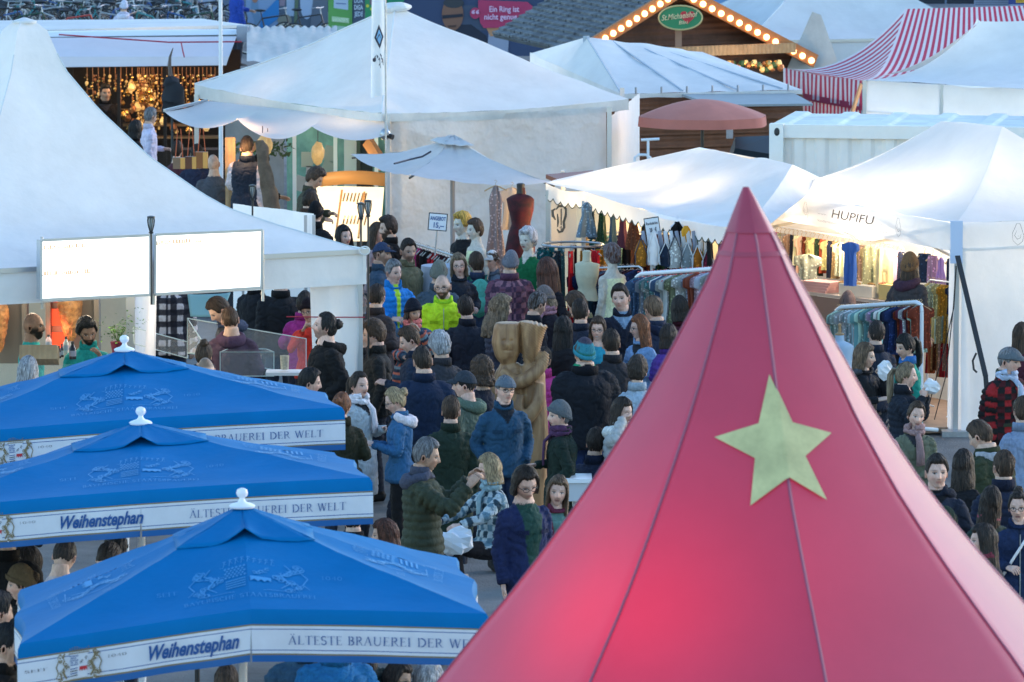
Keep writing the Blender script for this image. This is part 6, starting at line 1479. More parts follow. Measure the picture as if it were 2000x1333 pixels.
def rowpt(px, py, Y): return np.array(P(px, py, Y))
cs = thing('clothes_stall', 'market stall of bright clothes under a low white scalloped canopy, centre right', 'stall', tuple(P(1250, 600, 68.5)[:2])+(0,))
A = rowpt(1066, 358, 71.2); Bm = rowpt(1140, 374, 69.6); C = rowpt(1436, 448, 65.2); R1 = rowpt(1366, 288, 70.6); R2 = rowpt(1548, 322, 68.2); K1 = rowpt(1612, 352, 69.5); K2 = rowpt(1500, 380, 66.0); LB = rowpt(1082, 352, 72.8)
b = MB(); patch(b, R1, R2, C, Bm, 34, 20, sagf=lambda u, v: .16*math.sin(PI*v)*(1-.4*u)+.05*math.sin(PI*u)*v, wr=.05, flip=True)
patch(b, R1, Bm, A, LB, 20, 12, sagf=lambda u, v: .16*math.sin(PI*u)*(1-v), flip=False); patch(b, R2, K1, C+np.array((.35, .3, 0)), C, 10, 16, sagf=lambda u, v: .096*math.sin(PI*v)*(1-u), flip=True); patch(b, R1, LB, LB+np.array((2.4, 1.6, 0)), R2, 10, 10)
b.build('canopy', M['pvc'], cs)
b = MB(); g = []
def scal(P0, P1, n, h0, amp, steps=10):
    g = []; N_ = n*steps
    for r in range(6):
        row = []
        for i in range(N_+1):
            u = i/N_; ph = (i % steps)/steps if i < N_ else 1.; lo = h0+amp*math.sin(PI*ph)
            q = P0*(1-u)+P1*u; row.append(q+np.array((.0, -.03*math.sin(u*19)*r/5, -lo*r/5-.04*math.sin(PI*u))))
        g.append(row)
    return g
b.grid(scal(Bm, C, 24, .15, .05), flip=True); b.grid(scal(A, Bm, 5, .14, .05), flip=True); b.build('scalloped_valance', M['pvc_thin'], cs)
b = MB(); g = scal(Bm, C, 24, .15, .05)[-1]; b.tube(g, .007, 4); g = scal(A, Bm, 5, .14, .05)[-1]; b.tube(g, .007, 4); b.build('piping', mat('dark_green_piping', (.04, .07, .05)), cs)
M['litwall'] = mat('lit_cream_sheet', (.80, .68, .48), rough=.8, var=.08, trans=.3, bump=.3, bscale=6)
b = MB(); w_a = rowpt(1090, 500, 74.2); w_b = rowpt(1480, 500, 68.6); curtain(b, w_a, w_b, (1.85, 2.1), 0, n=160, rows=8, amp=.05, freq=16); b.build('back_sheet', M['litwall'], cs)
for px, Y in ((1070, 71.1), (1140, 69.6), (1432, 65.3), (1100, 74.0)): q = P(px, 400, Y); post(cs, q, 0, 2.1, .05, m=M['alu'])
for px, py, Y, e in ((1175, 440, 71.6, 60), (1260, 445, 70.2, 60), (1350, 450, 68.8, 40)): pointlamp('stall_lamp', P(px, py, Y), e, (1, .68, .32), .06, f'warm lamp inside the clothes stall, {"left" if px < 1200 else "middle" if px < 1300 else "right"} of three')
q = rowpt(1093, 390, 71.3); t_ = thing('elephant_cloth', 'pale hanging cloth printed with a grey elephant head', 'wall hanging', (q[0], q[1], 1.2)); b = MB(); curtain(b, rowpt(1076, 400, 71.5), rowpt(1125, 400, 70.6), 2.05, 1.35, n=40, rows=8, amp=.015, freq=9); b.build('cloth', mat('pale_print_cloth', (.52, .46, .38), rough=.8, trans=.15), t_)
b = MB(); f_ = lambda x, y: rowpt(1096+x, 430+y, 70.9); m_ = mat('grey_elephant_print', (.10, .10, .09), rough=.8)
stroke(b, [(-10, -20), (-5, -27), (5, -27), (10, -20), (9, -8), (5, 4), (6, 14), (2, 22), (-4, 24), (-8, 18)], 5, f_); stroke(b, [(-11, -22), (-17, -18), (-16, -8), (-11, 0)], 5.5, f_); stroke(b, [(11, -22), (17, -20), (17, -10), (12, 0)], 5.5, f_); stroke(b, [(-7, -12), (-6, 4), (-7, 14)], 4, f_); stroke(b, [(0, -22), (0, 10)], 5, f_); stroke(b, [(-3, 16), (0, 12), (0, 20)], 3, f_)
b.build('elephant_print', m_, t_, smooth=False)
cols = ['#203a50', '#204028', '#203a50', '#401828', '#704028', '#101014', '#401828', '#704028', '#101014', '#806020', '#204028', '#101014', '#401828', '#908060']
for k in range(14):
    u = (k+.3)/14; q = Bm*(1-u)+C*u*1.0; q = q+np.array((.06, .12, -.16)); hang('shorts', q, math.atan2((C-Bm)[1], (C-Bm)[0])+random.uniform(-.4, .4), .24, .32 if k < 9 else .28, cols[k], f'{CN[cols[k]]} patterned shorts, {ORD[k]} from the left under the scalloped canopy edge', 'shorts', 'patterned shorts hung along the canopy edge', None)
q = rowpt(1146, 386, 69.4); hang('dress', q+np.array((0, -.1, .02)), .2, .25, .40, '#7a9cc0', 'blue and white crochet top hanging at the canopy corner', 'top', None, 'hanger_white', name='crochet_blouse')
q = rowpt(1322, 420, 66.6); hang('dress', q+np.array((0, -.1, 0)), .3, .34, .80, '#101018', 'black strappy top with fringe hanging below the scalloped edge', 'top', None, 'hanger_white', name='fringed_blouse')
q = rowpt(1340, 430, 66.3); hang('dress', q, .6, .26, .45, '#c09030', 'mustard top half hidden behind the black fringed top', 'top', None, None, name='mustard_blouse')
rA, rB = rowpt(1152, 455, 71.0), rowpt(1380, 452, 68.4); rail_rack(rA, rB, 0, 'steel rail across the back of the clothes stall', m='steel', r=.012)
fill_rack(rA, rB, 30, 'strip', .30, .75, ['#1a6070', '#5a8a9a', '#1a2a60', '#101014', '#401828', '#704028', '#204028', '#101014', '#203a50', '#908060'], 'the steel rail at the back', 'trousers', 'dark trousers on the back rail', 'hanger_clear')
rA, rB = rowpt(1130, 525, 69.0), rowpt(1255, 520, 67.6); rail_rack(rA, rB, 0, 'lower thin rail behind the bob haired mannequin', m='white_metal', r=.010)
fill_rack(rA, rB, 18, 'top', .36, .55, ['#1a2a60', '#203a50', '#4a6a9a', '#2a3450', '#401828', '#1a2a60'], 'the lower rail behind the mannequin', 'top', 'folded jeans and tops on the lower rail', 'hanger_clear')
c = rowpt(1118, 478, 69.2); t_ = thing('round_rack', 'round chrome clothes rack with trousers, left end of the clothes stall', 'clothes rack', (c[0], c[1], 0)); b = MB(); b.tube([c+np.array((math.cos(a)*.34, math.sin(a)*.34, 0)) for a in np.linspace(0, 2*PI, 25)], .014, 6, caps=False); b.build('ring', M['steel'], t_); b = MB(); b.tube([(c[0], c[1], 0), (c[0], c[1], c[2])], .02, 8); b.build('stem', M['steel'], t_)
for a in (0, PI/2, PI, 3*PI/2): b = MB(); b.tube([(c[0], c[1], .05), (c[0]+.35*math.cos(a), c[1]+.35*math.sin(a), .03)], .015, 6); b.build('foot', M['steel'], t_)
cols = ['#1a6070', '#1a6070', '#203a50', '#a01828', '#806020', '#a01828', '#c09030', '#204028', '#1a2a60', '#101014', '#401828', '#5a8a9a', '#1a6070', '#203a50']
for k in range(14):
    a = PI+.15+k*(2*PI/14); q = c+np.array((math.cos(a)*.34, math.sin(a)*.34, .02)); hang('trousers', q, a, .26, .98, cols[k], f'{CN[cols[k]]} trousers, {ORD[k]} counterclockwise from the left side of the round rack', 'trousers', 'loose trousers on the round rack', 'hanger_clear', seed=k % 4)
for k, (x, y, w, h, cl, cn) in enumerate(((1252, 470, 26, 50, '#b07828', 'mustard drawstring bag with a black cord'), (1276, 455, 24, 62, '#c8c8dc', 'white patterned bag beside the mustard one'), (1300, 478, 28, 42, '#1e3050', 'navy drawstring bag in the middle of the bag stand'), (1318, 465, 30, 56, '#d0d4e0', 'black and white leaf patterned bag'), (1342, 478, 26, 48, '#8aa0b8', 'blue grey patterned bag'), (1362, 484, 24, 42, '#b07020', 'ochre bag right of the blue grey one'), (1382, 488, 24, 46, '#702040', 'wine red bag near the red tent'))):
    q = rowpt(x, y, 66.2+.0*k); t_ = thing('drawstring_bag', cn, 'bag', tuple(q-np.array((0, 0, h/180))), group='drawstring bags hung on the stand'); b = MB(); W_ = w/180; H_ = h/180
    g = [[(q[0]+math.cos(a)*W_/2*(.35+.65*min(1, t*2.2))*(1-.15*(t > .9)), q[1]+math.sin(a)*.07*(.4+min(1, t*2)*.6), q[2]-H_*t) for a in np.linspace(0, 2*PI, 17)] for t in np.linspace(0, 1, 9)]; b.grid(g); V = b.v[0]; V += np.array([nz(v[0]*14, v[1]*14, v[2]*14) for v in V])[:, None]*.02; o = b.build('bag_body', M['cloth'], t_); o.color = (*K(cl), 1)
    b = MB();
    for s_ in (-1, 1): b.tube([q+np.array((0, -.02, .03)), q+np.array((W_*.45*s_, -.06, -H_*.5)), q+np.array((W_*.4*s_, -.07, -H_*.92))], .006, 5)
    b.build('cord', M['ink'] if k in (0, 3) else M['pvc_thin'], t_)
t_ = thing('bag_stand', 'white tubular stand holding the drawstring bags', 'stand', (rowpt(1318, 600, 66.3)[0], 66.35, 0))
for x in (1273, 1368): q = rowpt(x, 440, 66.35); b = MB(); b.tube([(q[0], 66.35, 0), (q[0], 66.35, 1.95)], .014, 8); b.build('upright', M['white_metal'], t_)
b = MB(); b.tube([(rowpt(1240, 440, 66.35)[0], 66.35, 1.78), (rowpt(1395, 440, 66.35)[0], 66.35, 1.72)], .012, 8); b.build('top_rail', M['white_metal'], t_)
for k in range(12):
    x = 1255+k*11; q = rowpt(x, 452, 66.3); b = MB()
    b.tube([q, q+np.array((.02, -.04, -.14)), q+np.array((.0, -.05, -.30-.05*(k % 3)))], [.022, .03, .018], 6); tag(b.build('bag_strap_bundle', M['pvc_thin'] if k % 3 else mat('checked_strap', (.25, .27, .33))), f'knotted white bag strap, {ORD[k]} from the left on the bag stand', 'strap', 'knotted straps above the bags')
rA, rB = rowpt(1243, 536, 64.6), rowpt(1470, 520, 62.9); rail_rack(rA, rB, 0, 'white tubular rack of small tops before the bag stand', r=.024)
fill_rack(rA, rB, 36, 'child', .40, .50, ['#4a6a9a', '#8898b8', '#5a8a9a', '#c8c8dc', '#a8b8c8', '#7a8a78', '#d8d0e0', '#6a3a30', '#c8b0d0', '#8898b8', '#c8c8dc', '#4a6a9a', '#a8b8c8', '#e0c8d8'], 'the white rack with pink red hangers', 'top', 'small tops on the white rack', 'hanger_red', jit=.18, angle=None)
def price_sign(px, py, Y, w, h, rz, lines, label, zpole=None):
    q = rowpt(px, py, Y); t_ = thing('price_sign', label, 'sign', (q[0], q[1], q[2]-h/2)); b = MB(); u = rot(np.array([[1., 0, 0]]), rz=rz)[0]; tl = math.tan(rz)*0
    X = np.array((math.cos(rz), .0, math.sin(rz))); Z = np.array((-math.sin(rz), 0, math.cos(rz)))
    f = lambda x, y, d=0: q+X*x+Z*y+np.array((0, -d, 0)); b.add([f(-w/2, -h/2), f(w/2, -h/2), f(w/2, h/2), f(-w/2, h/2)]+[f(-w/2, -h/2, -.02), f(w/2, -h/2, -.02), f(w/2, h/2, -.02), f(-w/2, h/2, -.02)], [(0, 1, 2, 3), (7, 6, 5, 4), (0, 4, 5, 1), (1, 5, 6, 2), (2, 6, 7, 3), (3, 7, 4, 0)]); b.build('board', M['black'], t_, smooth=False)
    b = MB(); k = .90; b.add([f(-w/2*k, -h/2*k, .004), f(w/2*k, -h/2*k, .004), f(w/2*k, h/2*k, .004), f(-w/2*k, h/2*k, .004)], [(0, 1, 2, 3)]); b.build('card', M['sign_white'], t_, smooth=False)
    b = MB()
    for txt, x0, x1, y0, y1 in lines: put_text(b, txt, lambda x, y: f(x, y, .010), x0*w, x1*w, y0*h, y1*h, off=.02)
    b.build('lettering', M['vblue'] if 'ANG' in lines[0][0] else M['ink'], t_, smooth=False)
    b = MB(); b.tube([q-Z*h/2+np.array((0, .01, 0)), q-Z*(h/2+.28)+np.array((0, .02, 0))], .010, 6); b.build('holder', M['steel'], t_)
price_sign(855, 434, 69.0, .215, .20, -.08, [('ANGEBOT', -.41, .41, .10, .31), ('15,--', -.20, .34, -.32, -.03)], 'tilted price sign reading ANGEBOT 15 in front of the canvas wall')
price_sign(1274, 443, 66.6, .165, .20, .15, [('Rucksäcke', -.38, .38, .12, .27), ('28,- €', -.22, .26, -.28, -.06)], 'small tilted white price card above the drawstring bags')

rA, rB = rowpt(790, 470, 71.5), rowpt(905, 506, 68.6); rail_rack(rA, rB, 0, 'steel rack with silver hangers below the ANGEBOT sign', m='steel', r=.012)
fill_rack(rA, rB, 20, 'dress', .34, .72, ['#902060', '#401828', '#902060', '#101014', '#a01828', '#401828', '#c8c8dc', '#d8d0e0'], 'the steel rack below the ANGEBOT sign', 'dress', 'dresses on the steel rack with silver hangers', 'hanger_clear')
q = rowpt(868, 560, 68.8); t_ = thing('white_draped_table', 'small display table under a pale striped cloth', 'table', (q[0], q[1], 0)); b = MB(); g = [[(q[0]+math.cos(a)*(.26+.10*t), q[1]+math.sin(a)*.28, 1.42*(1-t)+.02) for a in np.linspace(0, 2*PI, 33)] for t in (0, .3, .6, 1)]; b.grid(g); b.lathe([(.01, 1.425), (.26, 1.43), (.26, 1.44)], (q[0], q[1], 0), 20); b.build('cloth', mat('pale_striped_cloth', (.45, .48, .55), rough=.8, var=.1), t_)

gF = rowpt(1868, 438, 64.8); gL = rowpt(1493, 370, 69.1); e_ = gF-gL; perp = np.array((.918, .396, 0))*3.0; gR = gF+perp; gB = gL+perp; gF[2] = gL[2] = (gF[2]+gL[2])/2; gR[2] = gB[2] = gF[2]
k1 = rowpt(1958, 247, 66.9); k2 = rowpt(1838, 237, 68.3)
gz = thing('printed_gazebo', 'white pop-up gazebo printed HUPIFU, glowing from inside, at the right', 'tent', (5.2, 67.4, 0)); b = MB()
sf = lambda u, v: .10*math.sin(PI*v)+.035*math.sin(PI*u)*math.sin(PI*v)
patch(b, k2, k1, gF, gL, 40, 26, sagf=lambda u, v: .14*math.sin(PI*v)-.10*math.exp(-((u-.30)/.1)**2)*math.sin(PI*v)*.3-.10*math.exp(-((u-.66)/.1)**2)*math.sin(PI*v)*.3, wr=.02, flip=True)
patch(b, k1, k1, gR, gF, 24, 24, sagf=lambda u, v: .12*math.sin(PI*v), wr=.02, flip=True); patch(b, k2, k2, gL, gB, 16, 16, sagf=lambda u, v: .12*math.sin(PI*v), flip=True); patch(b, k1, k2, gB, gR, 16, 16, sagf=lambda u, v: .12*math.sin(PI*v), flip=True)
b.build('roof', M['pvc_thin'], gz)
vh = .30
def fval(u, z, d=0.): q = gL*(1-u)+gF*u; w_ = .010*math.sin(u*16)*z/vh; return q+np.array((-.02-.918*(w_+d), -.02-.396*(w_+d), -z))
b = MB(); b.grid([[fval(u, z) for u in np.linspace(0, 1, 60)] for z in np.linspace(0, vh, 6)], flip=True)
b.grid([[gF*(1-u)+gR*u+np.array((.01, -.03+.01*math.sin(u*14)*z, -z)) for u in np.linspace(0, 1, 40)] for z in np.linspace(0, vh, 6)], flip=True)
b.grid([[gB*(1-u)+gL*u+np.array((0, .02, -z)) for u in np.linspace(0, 1, 40)] for z in np.linspace(0, vh, 4)], flip=True); vo = b.build('valance', M['pvc_thin'], gz)
b = MB(); F_ = lambda x, y: fval(x, vh-y, .006)
put_text(b, 'HUPIFU', F_, .375, .60, .13, .225, 0, shear=.2, off=.004); b.build('lettering', M['ink'], vo, smooth=False)
b = MB(); put_text(b, 'www.', F_, .30, .35, .14, .165, off=-.02); put_text(b, '.de', F_, .61, .645, .14, .165, off=-.02); put_text(b, 'kindermode . handgefertigt in München', F_, .30, .66, .06, .09, off=-.015); b.build('small_lettering', mat('grey_print', (.20, .21, .25)), vo, smooth=False)
def gnome(b, F, cx, cy, s):
    stroke(b, [(cx-.045*s, cy-.05*s), (cx-.05*s, cy+.01*s), (cx-.01*s, cy+.09*s), (cx+.02*s, cy+.085*s), (cx+.055*s, cy-.01*s), (cx+.045*s, cy-.06*s), (cx+.0*s, cy-.09*s), (cx-.045*s, cy-.05*s)], .004, F); stroke(b, [(cx-.01*s, cy+.03*s), (cx-.03*s, cy-.01*s), (cx-.005*s, cy-.04*s), (cx+.025*s, cy-.03*s), (cx+.03*s, cy+.0*s)], .004, F); stroke(b, [(cx+.0*s, cy-.012*s), (cx+.012*s, cy-.018*s)], .004, F)
b = MB(); gnome(b, lambda x, y: F_(.235+(x/4.6), y), 0, .15, 1.15); gnome(b, lambda x, y: F_(.72+(x/4.6), y), 0, .15, 1.15)
F2 = lambda x, y: gF*(1-x)+gR*x+np.array((.01, -.045, -vh+y)); gnome(b, lambda x, y: F2(.24+x/3.0, y), 0, .16, 1.3); b.build('drawn_emblem', M['ink'], vo, smooth=False)
for q in (gL, gF, gR, gB): post(gz, q+(np.array((5.2, 67.4, q[2]))-q)*.02, 0, q[2]-.02, .05)
b = MB(); b.box((gF[0]+.03, gF[1]+.02, .03), (.35, .35, .06)); b.build('foot_plate', M['steel'], gz, smooth=False)
b = MB(); q = gF+np.array((.0, -.03, 0)); b.box((q[0], q[1], q[2]-.2), (.13, .03, .45)); b.build('corner_sleeve', mat('pale_blue_sleeve', (.55, .62, .78), rough=.6), gz, smooth=False)
b = MB(); curtain(b, gF+np.array((.05, .0, 0)), gR, 2.0, .03, n=80, rows=16, amp=.04, freq=3, seed=4); b.build('side_wall', M['pvc_thin'], gz)
b = MB(); curtain(b, gF+np.array((-.06, .12, 0)), gF+np.array((.10, .02, 0)), 2.0, .03, n=20, rows=8, amp=.03, freq=18, seed=4); b.build('corner_curtain', M['pvc_thin'], gz)
for u0, u1 in ((0, .5), (.5, 1.)):
    for s_ in (0, 1):
        A_ = gL*(1-u0)+gF*u0; B_ = gL*(1-u1)+gF*u1; b = MB(); o_ = np.array((.08, .04, 0)); z_ = (-.05, -.42); b.beam(A_+o_+np.array((0, 0, z_[s_])), B_+o_+np.array((0, 0, z_[1-s_])), .02, .03); b.build('truss_bar', M['alu'], gz, smooth=False)
M['creamwall'] = mat('bright_cream_backing', (.84, .81, .75), rough=.8, var=.05, trans=.1)
b = MB(); curtain(b, rowpt(1500, 500, 70.2), rowpt(1880, 500, 66.8)+np.array((.25, .6, 0)), 2.25, 0, n=60, rows=6, amp=.01, freq=4); b.build('back_wall', M['creamwall'], gz)
b = MB(); q9 = np.array(P(1925, 735, 63.8)); b.beam(P(1870, 500, 64.6), q9, .055, .012); b.beam(q9, q9+np.array((.05, -.12, -q9[2]+.02)), .05, .012); b.build('guy_strap', M['black'], gz)
b = MB(); b.tube([P(1907, 690, 63.8), P(1900, 705, 63.8), P(1902, 722, 63.8), P(1908, 728, 63.8)], .012, 5); b.build('strap_tail', M['black'], gz)
for x0, x1 in ((1868, 1822), (1867, 1840)): b = MB(); b.tube([P(x0, 520, 64.7), P(x0-5, 600, 64.7), P((x0+x1)/2, 680, 64.8), P(x1+6, 740, 64.9), P(x1-15, 820, 65.0)], .006, 5); b.build('cable', M['black'], gz)
for px, py, Y, e in ((1600, 452, 68.4, 30), (1740, 462, 67.2, 34), (1840, 480, 66.6, 20), (1960, 500, 66.6, 26)): pointlamp('stall_lamp', P(px, py, Y), e, (1, .84, .64), .07, f'warm lamp inside the printed gazebo, {["far left", "left of centre", "near the corner post", "behind the white side wall"][[1600, 1740, 1840, 1960].index(px)]}')
b = MB(); q = P(1800, 850, 66); f0 = np.array((gF[0], gF[1], 0)); b.add([f0+np.array((-.9, -.1, .05)), f0+np.array((.0, .1, .05)), f0+np.array((.6, 1.6, .05)), np.array((gL[0]+.6, gL[1]+.8, .05)), np.array((gL[0]-.4, gL[1], .05))], [(0, 1, 2, 3, 4)]); tag(b.build('stall_floor', mat('wooden_floor_tiles', (.35, .22, .14), rough=.7, var=.3, vscale=8), smooth=False, thick=.06), 'brown wooden floor tiles inside the printed gazebo', 'floor boards')
cA_, cB_ = rowpt(1560, 585, 68.2), rowpt(1770, 582, 66.8); t_ = thing('sales_counter', 'brown draped counter with pink and white goods in the gazebo', 'counter', ((cA_+cB_)/2*np.array((1, 1, 0))).tolist()); zt_ = 1.03
b = MB(); dd = (cB_-cA_)[:2]; dd /= np.linalg.norm(dd); nn = np.array((-dd[1], dd[0])); nn = nn if nn[1] > 0 else -nn
def cpt(u, v, z): q = cA_[:2]*(1-u)+cB_[:2]*u+nn*v; return np.array((q[0], q[1], z))
ztop = (cA_[2]+cB_[2])/2
b.add([cpt(0, 0, ztop), cpt(1, 0, ztop), cpt(1, .6, ztop), cpt(0, .6, ztop)], [(0, 1, 2, 3)]); b.build('counter_top', mat('counter_board', (.5, .42, .36), rough=.6), t_, smooth=False, thick=.03)
b = MB(); curtain(b, cpt(0, 0, 0), cpt(1, 0, 0), ztop-.02, 0, n=60, rows=5, amp=.015, freq=7); b.build('drape', mat('brown_drape', (.23, .15, .12), rough=.9), t_)
def boxthing(name, label, cat, u, v, w, d, h, col, grp=None, em=None):
    q = cpt(u, v, ztop+.018); b = MB(); az = math.atan2(dd[1], dd[0]); W2, D2 = w/2, d/2
    b.box((q[0], q[1], q[2]+h/2), (w, d, h), rz=az); o = b.build(name, mat(name+'_m', col, rough=.7, var=.1), smooth=False); tag(o, label, cat, grp); return q
boxthing('storage_box', 'long low cream box of small folded clothes on the counter', 'box', .50, .2, .55, .3, .13, (.70, .62, .50)); boxthing('storage_box', 'yellow fronted box on the counter beside the cream box', 'box', .80, .2, .30, .3, .17, (.62, .45, .16)); boxthing('storage_box', 'small white box at the right end of the counter', 'box', .97, .2, .16, .3, .16, (.72, .68, .6))
for k in range(4): boxthing('folded_cloth', f'folded pink blanket, {ORD[k]} from the bottom of the pile', 'folded cloth', .12+.004*k, .15, .42, .26, .028, (.62, .33, .30), 'pile of folded pink blankets').__class__; bpy.data.objects[-1] if False else None
ks = [o for o in COL.objects if o.name.startswith('folded_cloth')]
for k, o in enumerate(ks): o.location.z += .030*k; o.rotation_euler = (0, 0, .05*k)
for k in range(26):
    u = random.uniform(.3, .95); q = cpt(u, random.uniform(.08, .35), ztop+.15+(.03 if u > .7 else 0)); cl = random.choice(['#e8c090', '#803a28', '#d8a8a0', '#f0e0c0', '#2a4030', '#e0a070', '#5a2a40']); b = MB(); b.ell(q, (.05, .03, .022), 8, 5, amp=.5, sc=3, seed=k); o = b.build('baby_sock', M['cloth']); o.color = (*K(cl), 1); tag(o, f'{CN[cl]} rolled baby garment lying in a box on the counter', 'baby clothes', 'small rolled baby clothes in the counter boxes')
rA, rB = rowpt(1512, 442, 70.0), rowpt(1765, 480, 67.4); rail_rack(rA, rB, 0, 'rail of baby clothes along the back wall of the gazebo', m='white_metal', r=.010)
for k in range(30):
    cols = ['#902060', '#f0e0c0', '#c8c8dc', '#d8a8a0', '#2a3450', '#f0e0c0', '#d8a8a0', '#803a28', '#e8c090', '#e8c090', '#2a4030', '#803a28', '#e8c090', '#1e2848', '#908060', '#f0e0c0', '#f0e0c0', '#e0a070', '#f0e0c0', '#e8c090', '#d8a8a0', '#d0b890', '#704028', '#d0b890', '#704028', '#c09030', '#1e2848', '#7060a0', '#c0b0e0', '#1e2848']
    u = (k+.5)/30; q = rA*(1-u)+rB*u+np.array((0, -.05, 0)); hang('strip' if k % 3 else 'child', q, math.atan2((rB-rA)[1], (rB-rA)[0])+random.uniform(.2, 1.0), .17, random.choice((.34, .42, .38)), cols[k], f'{CN[cols[k]]} baby garment, {ORD[k]} from the left along the gazebo back rail', 'baby clothes', 'baby clothes on the gazebo back rail', 'hanger')
q = rowpt(1661, 462, 67.0); hang('romper', q, -.5, .22, .48, '#3a60b0', 'blue patterned baby trousers hanging low before the cream wall', 'baby trousers', None, None, name='baby_trousers', seed=1); b = MB()
q = rowpt(1578, 486, 68.6); hang('romper', q, -.5, .36, .62, '#e8e0c8', 'cream spotted baby romper hung on the wall by the counter', 'romper', None, 'hanger', name='baby_romper', seed=2)
q = rowpt(1702, 470, 67.6); hang('trousers', q, -.4, .34, .50, '#d8c8a8', 'beige trousers left of the pair on the gazebo wall', 'trousers', None, None, seed=0); q = rowpt(1728, 474, 67.3); hang('trousers', q, -.4, .34, .50, '#c8b898', 'beige trousers right of the pair on the gazebo wall', 'trousers', None, None, seed=3)
q = rowpt(1806, 484, 66.6); hang('shorts', q, -.4, .28, .32, '#203a60', 'dark blue patterned trousers beside the shopper with the bun', 'trousers', None, 'hanger', seed=3); q = rowpt(1822, 488, 66.4); hang('strip', q, -.4, .20, .36, '#c0a0d0', 'pink and lilac leggings right of the dark blue pair', 'leggings', None, 'hanger', name='leggings', seed=1); q = rowpt(1838, 492, 66.2); hang('dress', q, -.4, .16, .34, '#9a80c8', 'lilac small dress near the gazebo corner', 'dress', None, 'hanger', seed=2); q = rowpt(1856, 494, 66.0); hang('strip', q, -.4, .14, .60, '#1e2848', 'dark navy leggings nearest the gazebo corner post', 'leggings', None, 'hanger', name='leggings', seed=2)
for (x0, y0, x1, y1, lab, n, kind, cols, h) in ((1812, 546, 1866, 553, 'upper corner rail inside the gazebo', 10, 'child', ['#e0a070', '#f0e0c0', '#e8c090', '#c09030', '#c09030', '#1e2848'], .34), (1812, 612, 1864, 610, 'middle corner rail inside the gazebo', 14, 'strip', ['#5a2a40', '#d0b890', '#a8d8d0', '#d0b890', '#c09030', '#908060'], .30), (1812, 662, 1864, 664, 'lowest corner rail inside the gazebo', 10, 'strip', ['#704028', '#e0a070', '#d8a8a0', '#a01828'], .34)):
    rA, rB = rowpt(x0, y0, 66.4), rowpt(x1, y1, 65.5); rail_rack(rA, rB, .05, lab, m='white_metal', r=.009, wd=.08); fill_rack(rA, rB, n, kind, .16, h, cols, 'the '+lab, 'baby garment', 'baby clothes on the '+lab, 'hanger')
rA, rB = rowpt(1633, 601, 65.9), rowpt(1800, 590, 64.6); rail_rack(rA, rB, 0, 'white tubular rack of pastel children tops before the gazebo', r=.024)
fill_rack(rA, rB, 38, 'child', .34, .46, ['#a8d8d0', '#b8e0d8', '#d0e0f0', '#9ac0d8', '#c8c8dc', '#a8d8d0', '#5a8a9a', '#c0b0e0', '#e0c8d8', '#1e2848', '#30488a', '#1e2848', '#5a2a40', '#803a28'], 'the pastel rack with wooden hangers', 'top', 'pastel children tops on the white rack', 'hanger', jit=.15)
q = rowpt(1640, 655, 64.3); t_ = thing('dressmaker_bust', 'white child bust with a wooden neck knob in a pale blue top', 'mannequin', (q[0], q[1], 0)); b = MB(); p, r = smooth_path([(q[0], q[1], q[2]), (q[0], q[1], q[2]-.06), (q[0], q[1], q[2]-.12), (q[0], q[1], q[2]-.3), (q[0], q[1], q[2]-.5)], [(.045, .045), (.05, .05), (.15, .09), (.13, .10), (.20, .14)], 4); V_, Q_, T_ = tube_np(p, r, 18, (0, 1, 0)); b.add(V_, Q_.tolist()+T_.tolist()); b.build('torso', mat('pale_blue_cloth', (.42, .52, .64), rough=.8, bump=.3, bscale=9), t_); b = MB(); b.lathe([(.045, 0), (.05, .015), (.018, .03), (.014, .09), (.02, .11), (.01, .125)], tuple(q), 14); b.build('neck_knob', M['timber'], t_); b = MB(); b.tube([(q[0], q[1], 0), (q[0], q[1], q[2]-.5)], .02, 8); b.build('stand', M['timber'], t_)

MG = 'shop window mannequins of the clothes stall'
person(905, 436, 'male mannequin with orange hair in a black shirt with a white wolf face', 'm', face=-55, skin='mann', hair='wavy', hairc='yellow', top='#14161c', wear='tee', legs='#14161c', Y=69.8, up=0, name='mannequin', cat='mannequin', group=MG, tall=1.82)
person(930, 446, 'pale female mannequin with brown bob in a black strap dress, behind the wolf shirt', 'f', face=-60, skin='mann', hair='short', hairc='brown', top='#d8d4b0', wear='tee', bare=1, legs='#14161c', Y=69.0, name='mannequin', cat='mannequin', group=MG)
person(1032, 466, 'white faced mannequin with short white hair in a green velvet dress', 'f', face=-35, skin='mann', hair='wavy', hairc='white', top='#0a5438', vneck=1, wear='tee', legs='#0a6038', hem=.5, Y=68.2, name='mannequin', cat='mannequin', group=MG, lip=(.3, .02, .05), tall=1.8)
person(1196, 498, 'mannequin seen from behind with a brown and silver bob and a cream torso', 'f', face=-140, skin='mann', hair='wavy', hairc='auburn', top='#d8ccb8', wear='tee', bare=1, legs='#2a3450', Y=66.6, name='mannequin', cat='mannequin', group=MG, grey_mix=.5)
